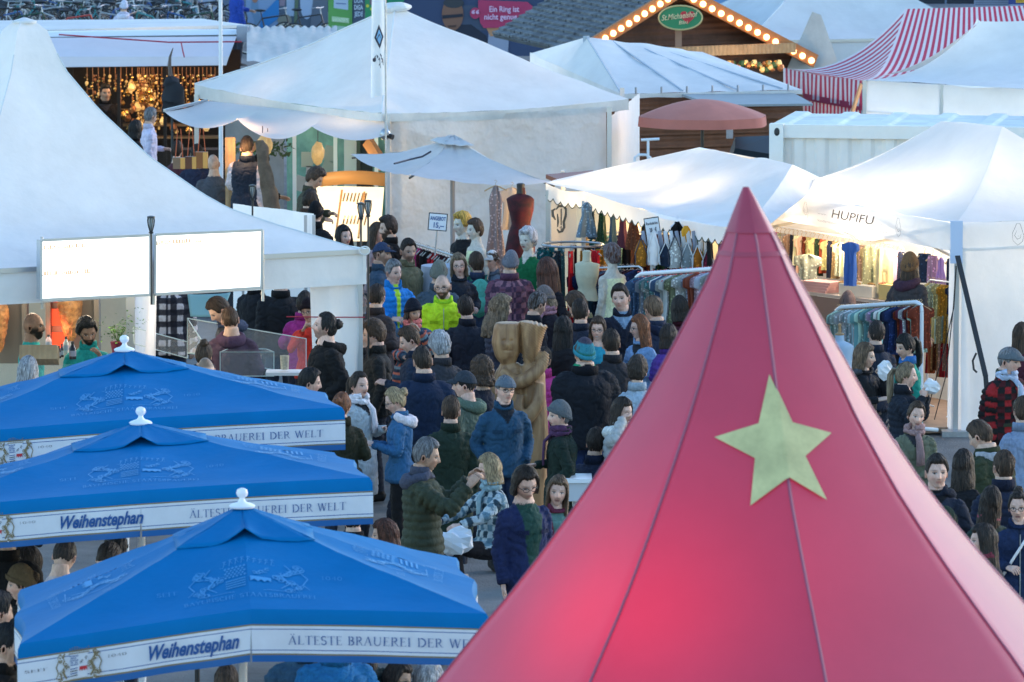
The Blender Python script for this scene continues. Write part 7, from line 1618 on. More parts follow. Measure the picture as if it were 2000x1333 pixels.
def bust(px, py, Y, cols, label, dress=True, s=1.0):
    q = rowpt(px, py, Y); t_ = thing('dress_form', label, 'mannequin', (q[0], q[1], 0), group=None); b = MB(); z = q[2]
    p, r = smooth_path([(q[0], q[1], z), (q[0], q[1], z-.07*s), (q[0], q[1], z-.12*s), (q[0], q[1], z-.26*s), (q[0], q[1], z-.42*s), (q[0], q[1], z-.58*s), (q[0]-.02, q[1], z-1.0*s), (q[0]-.02, q[1], z-1.3*s)][:(8 if dress else 6)], [(.05, .05), (.055, .05), (.165, .09), (.15, .12), (.11, .09), (.16, .12), (.19, .15), (.24, .2)][:(8 if dress else 6)], 5); V_, Q_, T_ = tube_np([(a-0, b_, c) for a, b_, c in p], [tuple(np.array(x)*s) for x in r], 20, (0, 1, 0)); V_ += np.array([nz(v[0]*9, v[1]*9, v[2]*3) for v in V_])[:, None]*.02; b.add(V_, Q_.tolist()+T_.tolist()); b.build('dress' if dress else 'torso', mat('form_cloth', cols[0], rough=.8, var=.5, vscale=7, var2=cols[1]), t_)
    b = MB(); b.lathe([(.05, -.06), (.045, 0), (.05, .05), (.03, .06)], (q[0], q[1], z), 12); b.build('neck', M['black'] if dress else mat('cream_neck', (.6, .55, .4)), t_); b = MB(); b.tube([(q[0], q[1], 0), (q[0], q[1], z-.3)], .018, 8); b.build('stand', M['darkmetal'], t_)
bust(1017, 368, 71.8, ((.10, .004, .012), (.008, .004, .006)), 'headless dress form in a long black and dark red velvet dress')
bust(1146, 500, 67.8, ((.55, .52, .36), (.5, .46, .32)), 'small cream headless torso form before the round rack', False, .85)
q = rowpt(968, 352, 71.4); hang('dress', q, .3, .34, 1.25, '#a8a0b0', 'long pale lilac lace dress on a hanger beside the canvas wall', 'dress', None, 'hanger', name='lace_dress', seed=1)
q = rowpt(1000, 356, 72.2); hang('top', q, .2, .34, .5, '#8a8a90', 'grey top hanging between the lace dress and the red dress form', 'top', None, 'hanger', name='grey_blouse', seed=1)
b = MB(); g = lambda x, y: rowpt(898+x, 484+y, 69.55-.12)
b.add([g(-9, -7), g(-5, 2), g(5, 2), g(9, -9), g(11, 10), g(7, 24), g(-8, 24), g(-12, 8)], [(7, 6, 5, 4, 3, 2, 1, 0)]);
b = MB(); b.box((0, 151, 3), (60, 1, 8)); tag(b.build('building_wall', mat('dark_blue_facade', (.045, .06, .085), rough=.8, var=.3, vscale=.5), smooth=False), 'long dark facade behind the market at the top of the photo', 'building')
def panel(px0, py0, px1, py1, Y, col, label, name='poster', cat='poster', parts=(), d=.05, rough=.6, group=None):
    A = np.array(P(px0, py0, Y)); B = np.array(P(px1, py1, Y)); t_ = thing(name, label, cat, ((A[0]+B[0])/2, Y, B[2]), group=group); b = MB(); b.box(((A[0]+B[0])/2, Y+d/2, (A[2]+B[2])/2), (B[0]-A[0], d, A[2]-B[2])); b.build('board', mat(name+'_board', col, rough=rough, var=.08, vscale=1), t_, smooth=False)
    for i, (nm, pts, c_) in enumerate(parts):
        b = MB(); n = len(pts); b.add([np.array(P(x, y, Y))*np.array((1, 0, 1))+np.array((0, Y-.006*(i+1), 0)) for x, y in pts], [tuple(range(n-1, -1, -1))]); b.build(nm, mat(nm+'_print', c_, rough=.7), t_, smooth=False)
    return t_
def ptext(t_, txt, x0, x1, yb, yt, Y, col, name='lettering', off=.0, shear=0, n=8):
    b = MB(); put_text(b, txt, lambda x, y: np.array(P(x, y, Y))*np.array((1, 0, 1))+np.array((0, Y-.006*n, 0)), x0, x1, yb, yt, 0, shear, off); b.build(name, mat(name+'_ink', col, rough=.6), t_, smooth=False)
def pell(cx, cy, rx, ry, n=24): return [(cx+rx*math.cos(a), cy+ry*math.sin(a)) for a in np.linspace(0, 2*PI, n, endpoint=False)]
Y = 118
t_ = panel(795, -70, 1062, 110, Y, '#2a3c60', 'dark blue billboard with a pink speech bubble reading Ein Ring ist nicht genug', 'billboard', 'billboard',
  [('beige_area', [(895, 10), (1000, 14), (1010, 60), (900, 60)], '#3c4860'), ('shirt', [(850, 70), (862, 50), (920, 48), (950, 70), (960, 110), (845, 110)], '#1a2236'), ('shirt_front', [(955, 60), (995, 52), (992, 110), (950, 110)], '#8890a8'), ('hand', [(950, 55), (978, 52), (985, 66), (958, 72)], '#b08060'), ('face', pell(884, 28, 21, 32), '#7a5648'), ('hair_top', pell(886, 6, 20, 10), '#33363e'), ('glasses_print', [(864, 30), (904, 27), (904, 33), (864, 37)], '#1c2030'), ('mouth_print', [(874, 50), (892, 49), (890, 53), (876, 54)], '#4a3430'),
   ('bubble', [(934, 0), (1030, 4), (1040, 12), (1046, 38), (1040, 53), (945, 55), (938, 45), (934, 20)], '#a8325c'), ('quote_blob', pell(928, 26, 10, 11), '#a8325c'), ('quote_blob', pell(1038, 36, 11, 12), '#a8325c'), ('yellow_dot', pell(1046, 20, 4, 4), '#b08a50')])
ptext(t_, 'Ein Ring ist', 956, 1014, 23, 12, Y, '#d8b8d8', off=.015, n=16); ptext(t_, 'nicht genug…', 946, 1022, 38, 27, Y, '#d8b8d8', off=.015, n=17); ptext(t_, '“', 921, 936, 38, 20, Y, '#c8a0c0', off=.03, n=18); ptext(t_, '”', 1030, 1045, 48, 30, Y, '#c8a0c0', off=.03, n=19)
t_ = panel(1063, -60, 1125, 120, 119, '#a8b8d8', 'pale grey wall panel between the billboard and the hut roof', 'wall_panel', 'panel')
Y = 126
t_ = panel(1380, -60, 1720, 100, Y, '#5a80b0', 'blue travel banner with pale lettering and a small harbour town scene', 'travel_banner', 'banner',
  [('sky_area', [(1382, -58), (1718, -58), (1718, 20), (1382, 10)], '#6a90c0'), ('lake', [(1382, 55), (1720, 50), (1720, 100), (1382, 100)], '#4a70a0'), ('hill', [(1450, 40), (1490, 20), (1540, 26), (1580, 14), (1640, 30), (1640, 62), (1450, 60)], '#7c8eaa')]+
  [('house', [(x, y), (x+w, y), (x+w, y+h), (x, y+h)], c_) for x, y, w, h, c_ in ((1470, 34, 18, 20, '#8a98ac'), (1490, 28, 22, 26, '#a8a4b0'), (1514, 32, 16, 24, '#98889a'), (1530, 22, 24, 34, '#a8a8b8'), (1556, 30, 14, 26, '#88809a'), (1480, 44, 40, 14, '#6c7c96'), (1512, 20, 10, 12, '#b0a0a8'))]+
  [('figure_print', pell(1556, 30, 7, 14), '#8a5068'), ('figure_head', pell(1557, 18, 4, 5), '#6a4038'), ('figure_print', pell(1572, 36, 6, 10), '#445070')])
ptext(t_, 'REISEHIGHLIGHTS', 1398, 1492, 16, 6, Y, '#a8c0e0', off=.02, n=24)
t_ = panel(1690, -40, 1905, 8, 128, '#1a2434', 'dark window strip with red frames at the top right', 'window_strip', 'window', [('frame', [(1765, -40), (1770, -40), (1770, 8), (1765, 8)], '#8a90a8'), ('red_area', [(1738, -40), (1758, -40), (1758, 8), (1738, 8)], '#6a2438'), ('frame', [(1845, -40), (1849, -40), (1849, 8), (1845, 8)], '#6a7890')])
t_ = panel(1640, 8, 2060, 60, 128.5, '#a8b4cc', 'pale grey parapet wall below the dark window strip', 'parapet', 'wall')
t_ = panel(1903, -30, 1972, 12, 127.5, '#8894ac', 'grey slatted shutter at the top right', 'shutter', 'shutter', [('slat', [(1905, y), (1970, y), (1970, y+1.6), (1905, y+1.6)], '#5c6880') for y in (-4, 0, 4, 8)])
t_ = panel(1970, -30, 2060, 9, 127, '#2a3f80', 'blue sign with a yellow field in the top right corner', 'shop_sign', 'sign', [('yellow_field', [(1984, -30), (2060, -30), (2060, 6), (1984, 6)], '#d8a838')]); ptext(t_, 'ETW', 1986, 1998, 4, -4, 127, '#7a6030')
Y = 143
t_ = panel(363, -30, 428, 25, Y, '#9aa8c4', 'white paper banner with red scrawled writing behind the bicycles', 'paper_banner', 'banner', [('side_note', [(363, -20), (378, -20), (376, 22), (365, 22)], '#8090b0')]); ptext(t_, 'Nahnuendi', 381, 424, 14, -2, Y, '#7a3048', off=-.01, n=6)
t_ = panel(425, -30, 480, 45, Y+.5, '#7c8aa0', 'grey board half hidden behind the flagpole', 'board', 'board')
t_ = panel(480, -30, 545, 55, Y, '#8098bc', 'poster with a person shape and a bright blue triangle', 'poster', 'poster', [('figure_print', [(492, -10), (502, -10), (508, 40), (500, 55), (490, 20)], '#6a88a8'), ('face_print', pell(498, -2, 6, 8), '#a07060'), ('blue_triangle', [(508, 55), (510, 30), (545, -5), (545, 35), (520, 55)], '#2a78b8')])
t_ = panel(546, -30, 640, 60, Y, '#4a586c', 'dark poster wall with pale paper sheets', 'poster', 'poster', [('paper', [(546, -30), (560, -30), (556, 12), (546, 12)], '#8a7888'), ('paper', [(559, -30), (577, -30), (574, 32), (560, 32)], '#98a8c0'), ('oval_paper', pell(599, 4, 13, 34), '#9cacc8'), ('beige_print', pell(556, 40, 14, 12), '#7c7a70'), ('grey_print', [(578, -30), (585, -30), (580, 45), (574, 45)], '#5c6c58'), ('board_area', [(615, -30), (640, -30), (640, 58), (605, 58)], '#5c6474')])
t_ = panel(641, -40, 690, 62, 128, '#5a9a50', 'green election style poster with white boxes', 'poster', 'poster', [('white_box', [(652, -40), (680, -40), (680, 20), (652, 16)], '#a8b8d0'), ('line', [(656, 6), (676, 7), (676, 9), (656, 8)], '#6070a0'), ('white_band', [(648, 32), (682, 36), (682, 46), (648, 42)], '#a8c8a0'), ('white_band', [(648, 50), (675, 52), (672, 60), (648, 58)], '#98b8a8'), ('dark_strip', [(688, -40), (690, -40), (690, 60), (688, 60)], '#203048')]); ptext(t_, 'N KONZERTE', 650, 680, 43, 36, 128, '#e0ecd8', n=8)
t_ = panel(690, -40, 712, 46, 128, '#44506a', 'narrow dark poster with bold white letters', 'poster', 'poster');
for k, s_ in enumerate(('DUA', 'DIGA', 'JEDE')): ptext(t_, s_, 692, 709, 6+k*13, -3+k*13, 128, '#b8c8e0' if k != 1 else '#c8d4e8', off=.02, n=3+k)
t_ = panel(713, -40, 735, 40, 127.5, '#2a8a5a', 'green strip of cloth with yellow spots behind the flag', 'green_cloth', 'cloth', [('spot', pell(718, 12, 3, 3), '#c8c040'), ('spot', pell(726, 18, 3, 3), '#c8d040'), ('face_print', pell(727, 4, 5, 7), '#7a6070')])
t_ = panel(756, -40, 800, 30, 121, '#20345c', 'dark panel with a green edge behind the tent peak', 'panel', 'panel', [('green_edge', [(756, -2), (790, 0), (786, 8), (756, 8)], '#208860')])
def bike_parts(M_f):
    out = {}
    def wheel(x):
        t = MB(); t.tube([(x+math.cos(a)*.33, 0, .34+math.sin(a)*.33) for a in np.linspace(0, 2*PI, 29)], .018, 6, caps=False); r = MB(); r.tube([(x+math.cos(a)*.305, 0, .34+math.sin(a)*.305) for a in np.linspace(0, 2*PI, 29)], .008, 5, caps=False)
        for k in range(12): a = k*PI/6; r.tube([(x, 0, .34), (x+math.cos(a)*.3, 0, .34+math.sin(a)*.3)], .0025, 3)
        return t, r
    out['w0'] = wheel(-.52); out['w1'] = wheel(.52)
    f = MB(); BB, ST_, HT_, HB = (-.08, 0, .30), (-.20, 0, .78), (.33, 0, .86), (.37, 0, .72)
    for a, c_ in ((BB, ST_), (ST_, HT_), (BB, HB), (HT_, HB)): f.tube([a, c_], .018, 7)
    for s_ in (-.04, .04): f.tube([BB, (-.52, s_, .34)], .010, 5); f.tube([ST_, (-.52, s_, .34)], .009, 5); f.tube([HB, (.40, s_, .62), (.52, s_, .34)], .012, 5)
    out['frame'] = f; s = MB(); s.tube([(-.20, 0, .78), (-.23, 0, .92)], .012, 6); s.ell((-.25, 0, .95), (.13, .06, .03), 10, 6); out['saddle'] = s
    h = MB(); h.tube([(.33, 0, .86), (.31, 0, .98)], .013, 6); h.tube([(.22, -.26, 1.0), (.30, -.2, 1.01), (.33, 0, 1.0), (.30, .2, 1.01), (.22, .26, 1.0)], .012, 6); out['handlebar'] = h
    c = MB(); c.lathe([(.08, -.006), (.085, 0), (.08, .006)], (0, 0, 0), 14); V = c.v[0].copy(); c.v[0] = np.stack([V[:, 0]-.08, V[:, 2]-.03, V[:, 1]+.30], -1); c.tube([(-.08, -.03, .30), (-.0, -.05, .16)], .01, 5); c.tube([(-.08, .03, .30), (-.16, .05, .44)], .01, 5); out['crank'] = c
    return out
def make_bike(colour, label):
    t_ = thing('bicycle', label, 'bicycle', (0, 0, 0), group='bicycles parked in the rows behind the stalls'); pr = bike_parts(None); mm = mat('bike_paint', colour, rough=.35)
    for k in ('w0', 'w1'): a = pr[k][0].build('wheel', M['black'], t_); WO[a.name] = np.zeros(3); pr[k][1].build('rim', M['alu'], a)
    pr['frame'].build('frame', mm, t_); pr['saddle'].build('saddle', M['black'], t_); pr['handlebar'].build('handlebar', M['steel'], t_); pr['crank'].build('crank', M['darkmetal'], t_); return t_
def dup(o, parent=None):
    c = o.copy(); COL.objects.link(c); c.parent = parent
    for ch in list(o.children): dup(ch, c)
    return c
BC = {'black': (.02, .02, .025), 'red': (.50, .05, .03), 'silver': (.35, .38, .42), 'teal': (.04, .25, .28), 'blue': (.03, .10, .30), 'dark green': (.02, .07, .04), 'white': (.6, .62, .66)}
protos = {}
rnd = random.Random(12); seq = ['black', 'silver', 'black', 'blue', 'black', 'white', 'dark green', 'teal', 'black', 'silver']
k = 0
def place_bike(cn, x, Y, rz, label, tilt=0):
    first = cn not in protos
    if first: protos[cn] = make_bike(BC[cn], label); o = protos[cn]
    else: o = dup(protos[cn])
    q = P(x, 60, Y); o.location = (q[0], Y, 0); o.rotation_euler = (tilt, 0, rz); o['label'] = label; return o
wh = [('front', 134.0), ('second', 136.5), ('third', 139.0), ('back', 141.3)]
for ri, (rn, Y) in enumerate(wh):
    n = 13
    for i in range(n):
        x = -10+i*33+rnd.uniform(-6, 6)+ri*9
        if ri == 0 and 120 < x < 190: continue
        if x > 415: continue
        cn = seq[(i*3+ri*2) % 10]; place_bike(cn, x, Y+rnd.uniform(-.3, .3), rnd.choice((1, -1))*rnd.uniform(.2, 1.1)+(PI if rnd.random() < .5 else 0), f'{cn} bicycle, {ORD[i]} from the left in the {rn} row of parked bicycles', rnd.uniform(-.1, .1))
place_bike('red', 150, 133.2, -.15, 'bright red framed bicycle standing in front of the dark ones', .12)
for i, x in enumerate((530, 600)): place_bike('black', x, 133+.3*i, rnd.uniform(-.5, .5), f'black bicycle, {ORD[i]} of the two before the poster wall')

def sculpture():
    sx, sy = P(1016, 800, 58.5)[0], 58.5; t_ = thing('wood_sculpture', 'carved pale wooden sculpture of two figures hugging in the crowd', 'sculpture', (sx, sy, 0)); parts = []
    def add(pts, rr): p, r = smooth_path(pts, rr, 5); parts.append(tube_np(p, r, 20, (0, 1, 0)))
    add([(-.02, 0, 0), (-.02, 0, .3), (0, 0, .7), (-.02, 0, 1.0)], [(.20, .18), (.20, .18), (.17, .16), (.15, .15)])
    add([(.09, .02, 0), (.10, 0, .45), (.12, 0, .8), (.12, 0, 1.1), (.11, 0, 1.35), (.10, 0, 1.46)], [(.17, .17), (.16, .16), (.15, .15), (.13, .15), (.13, .14), (.10, .12)])
    add([(-.10, 0, .70), (-.13, 0, 1.0), (-.12, 0, 1.22), (-.10, 0, 1.38), (-.10, 0, 1.47)], [(.13, .15), (.155, .17), (.155, .16), (.135, .14), (.09, .10)])
    add([(-.10, -.02, 1.46), (-.12, -.03, 1.55), (-.125, -.03, 1.66), (-.115, -.02, 1.80), (-.115, -.02, 1.86)], [(.06, .07), (.12, .12), (.150, .14), (.140, .14), (.12, .125)])
    add([(.10, -.02, 1.44), (.10, -.02, 1.56), (.105, -.02, 1.68), (.115, -.02, 1.80), (.13, -.02, 1.86)], [(.06, .07), (.085, .12), (.105, .14), (.130, .145), (.140, .14)])
    add([(-.17, -.08, 1.38), (-.05, -.16, 1.30), (.10, -.17, 1.36), (.20, -.12, 1.46), (.225, -.04, 1.56)], [.065, .072, .068, .062, .055])
    add([(.18, -.10, 1.28), (.15, -.15, 1.08), (.02, -.18, .92), (-.12, -.15, .88)], [.06, .065, .065, .055])
    add([(.0, -.14, 1.18), (-.02, -.17, 1.05), (.02, -.17, .98)], [.05, .055, .05])
    V = []; F = []; n = 0
    for v, q, t in parts: V.append(v); F += (q+n).tolist(); F += (t+n).tolist(); n += len(v)
    me = bpy.data.meshes.new('t'); me.from_pydata(np.concatenate(V).tolist(), [], F); o = bpy.data.objects.new('t', me); COL.objects.link(o); md = o.modifiers.new('r', 'REMESH'); md.mode = 'VOXEL'; md.voxel_size = .010; m2 = o.modifiers.new('s', 'SMOOTH'); m2.iterations = 5
    ev = o.evaluated_get(bpy.context.evaluated_depsgraph_get()); m3 = bpy.data.meshes.new_from_object(ev); bpy.data.objects.remove(o)
    nv = len(m3.vertices); co = np.empty(nv*3); m3.vertices.foreach_get('co', co); co = co.reshape(-1, 3); nn = np.empty(nv*3); m3.vertices.foreach_get('normal', nn); nn = nn.reshape(-1, 3)
    d = np.zeros(nv); x, y, z = co.T
    for i in range(nv):      # chisel grooves
        h = z[i] > 1.46
        if h and x[i] > 0: ph = (z[i]*1.0+(x[i]-.2)*.9)*230
        elif h: ph = (x[i]*1.2+nz(x[i]*9, z[i]*9)*.08)*130
        else: ph = (x[i]+nz(x[i]*4, z[i]*2.0)*.09)*110
        d[i] = .0045*math.sin(ph)*(1.4 if h and x[i] > 0 else .10)+.004*nz(x[i]*10, y[i]*10, z[i]*8)
    top = (z > 1.862); co = co+nn*d[:, None]; co[:, 2] = np.minimum(co[:, 2], 1.868+.004*np.sin(x*40))
    for cx, cz in ((-.155, 1.70), (-.085, 1.70)): co[:, 1] += .018*np.exp(-((x-cx)/.016)**2-((z-cz)/.012)**2)*(y < 0)
    co[:, 1] -= .025*np.exp(-((x+.12)/.014)**2-((z-1.66)/.03)**2)*(y < 0); co[:, 1] += .015*np.exp(-((x+.115)/.04)**2-((z-1.605)/.006)**2)*(y < 0)
    co[:, 1] += .05*np.exp(-((x+.0)/.012)**2)*(z > 1.5)*(y < 0)*1.0
    m3.vertices.foreach_set('co', (co).ravel()); m3.materials.clear()
    m = bpy.data.materials.new('carved_oak'); m.use_nodes = True; nt = m.node_tree; N = nt.nodes.new; L = nt.links.new; bs = nt.nodes['Principled BSDF']; tc = N('ShaderNodeTexCoord'); mp = N('ShaderNodeMapping'); mp.inputs['Scale'].default_value = (7, 7, 1.6); L(tc.outputs['Object'], mp.inputs[0]); n1 = N('ShaderNodeTexNoise'); n1.inputs['Scale'].default_value = 1.5; n1.inputs['Detail'].default_value = 8; n1.inputs['Distortion'].default_value = 1.2; L(mp.outputs[0], n1.inputs['Vector']); cr = N('ShaderNodeValToRGB'); cr.color_ramp.elements[0].color = (.20, .095, .04, 1); cr.color_ramp.elements[0].position = .3; cr.color_ramp.elements[1].color = (.46, .26, .12, 1); cr.color_ramp.elements[1].position = .65; L(n1.outputs['Fac'], cr.inputs[0]); L(cr.outputs[0], bs.inputs['Base Color']); bs.inputs['Roughness'].default_value = .55
    bp = N('ShaderNodeBump'); bp.inputs['Strength'].default_value = .4; bp.inputs['Distance'].default_value = .01; L(n1.outputs['Fac'], bp.inputs['Height']); L(bp.outputs[0], bs.inputs['Normal'])
    m3.materials.append(m); m3.polygons.foreach_set('use_smooth', [True]*len(m3.polygons)); o = ref('carved_body', m3, (0, 0, 0), t_); b = MB(); b.lathe([(.34, 0), (.34, .06), (.30, .08)], (sx, sy, 0), 24); b.build('plinth', M['timber'], t_)
sculpture()

def spit(px, py, Y, label, h, r):
    q = np.array(P(px, py, Y)); t_ = thing('doner_spit', label, 'kebab spit', (q[0], q[1], q[2]-h/2)); b = MB(); prof = [(r*.25, -h/2), (r*.45, -h*.42), (r*.62, -h*.25), (r*.85, 0), (r*1.0, h*.22), (r*1.02, h*.36), (r*.9, h*.44), (r*.5, h*.5)]; n = 40; g = []
    for i in range(41):
        z = -h/2+h*i/40; rr = np.interp(z, [p[1] for p in prof], [p[0] for p in prof]); g.append([q+np.array((math.cos(a)*rr, math.sin(a)*rr, z))*1.0+np.array((math.cos(a), math.sin(a), 0))*(.010*nz(math.cos(a)*5+px, math.sin(a)*5, z*16)+.010*nz(math.cos(a)*9, math.sin(a)*9, z*45)) for a in np.linspace(0, 2*PI, 41)])
    b.grid(g); b.build('meat', mat('grilled_meat', (.50, .24, .08), rough=.5, var=.8, vscale=14, bump=.8, bscale=30, var2=(.10, .045, .02)), t_); b = MB(); b.tube([q+np.array((0, 0, -h*.7)), q+np.array((0, 0, h*.62))], .012, 8); b.build('skewer', M['alu'], t_)
    b = MB(); b.box(q+np.array((-.23, .22, -.05)), (.05, .3, h*1.4)); b.box(q+np.array((.26, .22, -.05)), (.05, .3, h*1.4)); b.box(q+np.array((0, .34, -.05)), (.5, .04, h*1.4)); b.build('grill_housing', mat('grill_steel', (.20, .17, .15), rough=.4, metal=.6), t_, smooth=False)
    for k in range(3 if px > 60 else 0): b = MB(); b.box(q+np.array((-.13, .29, -.28+k*.24)), (.17, .03, .17)); b.build('heater_element', mat('glowing_heater', (.8, .1, .04), emis=(1, .09, .03), es=.16), t_, smooth=False)
spit(137, 618, 61.8, 'large doner kebab spit glowing beside the capped cook', .50, .125); spit(-4, 640, 61.6, 'second doner spit cut by the left edge of the photo', .50, .11)
pointlamp('grill_glow', P(108, 650, 61.7), 3.5, (1, .22, .1), .05, 'red glow of the kebab grill')
for px, e in ((60, 26), (200, 30), (330, 9)): pointlamp('stall_lamp', P(px, 560, 60.6), e, (1, .80, .55), .12, f'warm white lamp over the kebab counter, {"left" if px < 100 else "middle" if px < 300 else "right"}')
M['steelc'] = mat('brushed_counter', (.36, .37, .38), rough=.35, metal=.6)
q0, q1 = P(-60, 700, 58.6), P(560, 700, 60.0); t_ = thing('food_counter', 'stainless kebab counter with a glass top shelf', 'counter', ((q0[0]+q1[0])/2, 59.3, 0)); b = MB(); b.beam((q0[0], q0[1], .5), (q1[0], q1[1], .5), .6, 1.0); b.build('counter_body', mat('green_counter_front', (.06, .25, .18), rough=.5), t_, smooth=False); b = MB(); b.beam((q0[0], q0[1], 1.02), (q1[0], q1[1], 1.02), .7, .04); b.build('counter_top', M['steelc'], t_, smooth=False)
for x0, x1, y0, y1, Ya in ((0, 130, 712, 800, 58.3), (128, 420, 712, 800, 58.5)): b = MB(); A, B = np.array(P(x0, y0, Ya)), np.array(P(x1, y0, Ya+.3)); C_, D_ = B.copy(), A.copy(); C_[2] = D_[2] = 1.05; b.add([A, B, C_, D_], [(0, 1, 2, 3)]); b.build('glass_front', M['glass'], t_, smooth=False)
t_ = thing('glass_sneeze_guard', 'clear sloped glass screens standing on the right part of the counter', 'glass screen', tuple(np.array(P(500, 680, 60.8))*np.array((1, 1, 0))+np.array((0, 0, 1.04))))
def gpane(pts, nm='glass_pane'):
    b = MB(); A = [np.array(P(*p)) for p in pts]; b.add(A, [tuple(range(len(A)))]); b.build(nm, M['glass'], t_, smooth=False)
    b = MB();
    for i in range(len(A)): b.beam(A[i], A[(i+1) % len(A)], .008, .008)
    b.build('glass_edge', mat('glass_edge', (.45, .55, .55), rough=.2), t_, smooth=False)
gpane([(366, 622, 61.6), (598, 662, 61.3), (598, 735, 60.8), (366, 690, 61.0)]); gpane([(260, 640, 61.9), (366, 668, 61.7), (366, 700, 61.5), (262, 672, 61.7)]); gpane([(366, 622, 61.6), (410, 690, 60.9), (366, 690, 61.0)]); gpane([(430, 688, 60.1), (535, 688, 60.4), (535, 735, 60.4), (430, 735, 60.1)]); gpane([(430, 688, 60.1), (535, 688, 60.4), (520, 682, 60.9), (445, 682, 60.7)])
def bottle(px, py, Y, h, r, col, label, cap=(.02, .02, .02)):
    q = np.array(P(px, py, Y)); t_ = thing('sauce_bottle', label, 'bottle', tuple(q), group='bottles on the kebab counter'); b = MB(); b.lathe([(r, 0), (r, h*.62), (r*.45, h*.82), (r*.4, h*.9)], tuple(q), 14); b.build('glass_body', mat('bottle_'+label[:4], col, rough=.2), t_); b = MB(); b.lathe([(r*.48, h*.88), (r*.48, h), (r*.3, h*1.02)], tuple(q), 10); b.build('cap', mat('cap', cap, rough=.4), t_); b = MB(); b.lathe([(r*1.02, h*.18), (r*1.02, h*.5)], tuple(q), 14); b.build('label_band', mat('band', (.35, .35, .42), rough=.6), t_)
bottle(142, 702, 59.4, .17, .034, (.02, .02, .03), 'tall black sauce bottle before the capped cook'); bottle(115, 700, 59.8, .12, .022, (.03, .015, .02), 'small dark bottle left of the tall black one'); bottle(121, 698, 60.0, .13, .018, (.05, .02, .03), 'slim dark bottle touching the small one'); bottle(95, 680, 60.6, .13, .030, (.6, .42, .42), 'pale pink squeeze bottle behind the wooden tray'); bottle(129, 690, 60.4, .16, .028, (.55, .55, .5), 'clear squeeze bottle behind the dark bottles')
b = MB(); b.box(P(77, 694, 59.3), (.37, .26, .14), rx=-.35); tag(b.build('wooden_tray', mat('tray_wood', (.42, .30, .18), rough=.6, var=.3, wave=(6, 'X', 2, .3)), smooth=False), 'shallow wooden tray with a striped face on the kebab counter', 'tray')
q = np.array(P(230, 668, 60.8)); t_ = thing('potted_plant', 'leafy green potted basil on the kebab counter', 'plant', (q[0], q[1], q[2]-.14)); b = MB(); b.lathe([(.05, -.14), (.07, -.02), (.075, 0)], tuple(q), 14); b.build('pot', mat('dark_red_pot', (.20, .02, .05)), t_); b = MB(); rnd = random.Random(2)
for k in range(230):
    c = q+np.array((rnd.gauss(0, .10)-.02+.05*(k % 3), rnd.gauss(0, .06), abs(rnd.gauss(.09, .07)))); c[2] += max(0, (c[0]-q[0]))*.5; a = rnd.uniform(0, 6.3); l = rnd.uniform(.02, .045); d = np.array((math.cos(a), math.sin(a), rnd.uniform(-.6, .5))); d /= np.linalg.norm(d); s_ = np.cross(d, (rnd.uniform(-1, 1), .3, 1)); s_ /= np.linalg.norm(s_); b.add([c, c+d*l*.5+s_*l*.35, c+d*l, c+d*l*.5-s_*l*.35], [(0, 1, 2, 3)])
b.build('foliage', mat('basil_leaf', (.07, .19, .03), rough=.5, var=.5, vscale=12, trans=.25), t_, smooth=False); b = MB()
for k in range(8): a = k*.8; b.tube([q, q+np.array((math.cos(a)*.08, math.sin(a)*.05, .14))], .004, 4)
b.build('stems', mat('stem', (.08, .15, .04)), t_)
b = MB(); q = P(556, 712, 59.6); b.lathe([(.038, 0), (.045, .13), (.046, .135), (.04, .13)], (q[0], q[1], q[2]-.05), 16); tag(b.build('paper_cup', mat('patterned_cup', (.55, .48, .36), rough=.6, var=.5, vscale=50)), 'tall patterned paper cup at the right end of the counter', 'cup')
b = MB(); b.box(P(565, 728, 59.6), (.45, .3, .03)); tag(b.build('side_shelf', mat('white_shelf', (.6, .6, .62)), smooth=False), 'white side shelf carrying the paper cup', 'shelf')
b = MB(); patch(b, P(366, 575, 63.2), P(450, 572, 63.2), P(432, 620, 62.9), P(372, 618, 62.9), 14, 8, wr=.05); tag(b.build('teal_sheet', mat('pale_teal_sheet', (.20, .38, .38), rough=.7, bump=.4, bscale=4), thick=.01), 'pale teal sheet hanging behind the leaning man at the counter', 'sheet')

M['beer'] = mat('orange_beer_bench', (.50, .20, .05), rough=.35, var=.25, vscale=6, coat=.3)
def bench(px, py, Y, L_, w, z, rz, label, nm):
    q = P(px, py, Y); t_ = thing(nm, label, nm.replace('_', ' '), (q[0], q[1], 0), group='orange beer benches and tables under the umbrellas'); b = MB(); b.box((q[0], q[1], z-.015), (L_, w, .03), rz=rz); b.build('top_board', M['beer'], t_, smooth=False)
    for s_ in (-1, 1):
        c = np.array((math.cos(rz), math.sin(rz), 0))*s_*L_*.38+np.array((q[0], q[1], 0)); b = MB(); nn = np.array((-math.sin(rz), math.cos(rz), 0))*w*.4; b.tube([c-nn+np.array((0, 0, .01)), c-nn+np.array((0, 0, z-.03))], .014, 6); b.tube([c+nn+np.array((0, 0, .01)), c+nn+np.array((0, 0, z-.03))], .014, 6); b.tube([c-nn+np.array((0, 0, .05)), c+nn+np.array((0, 0, .05))], .012, 6); b.build('folding_leg', M['darkmetal'], t_)
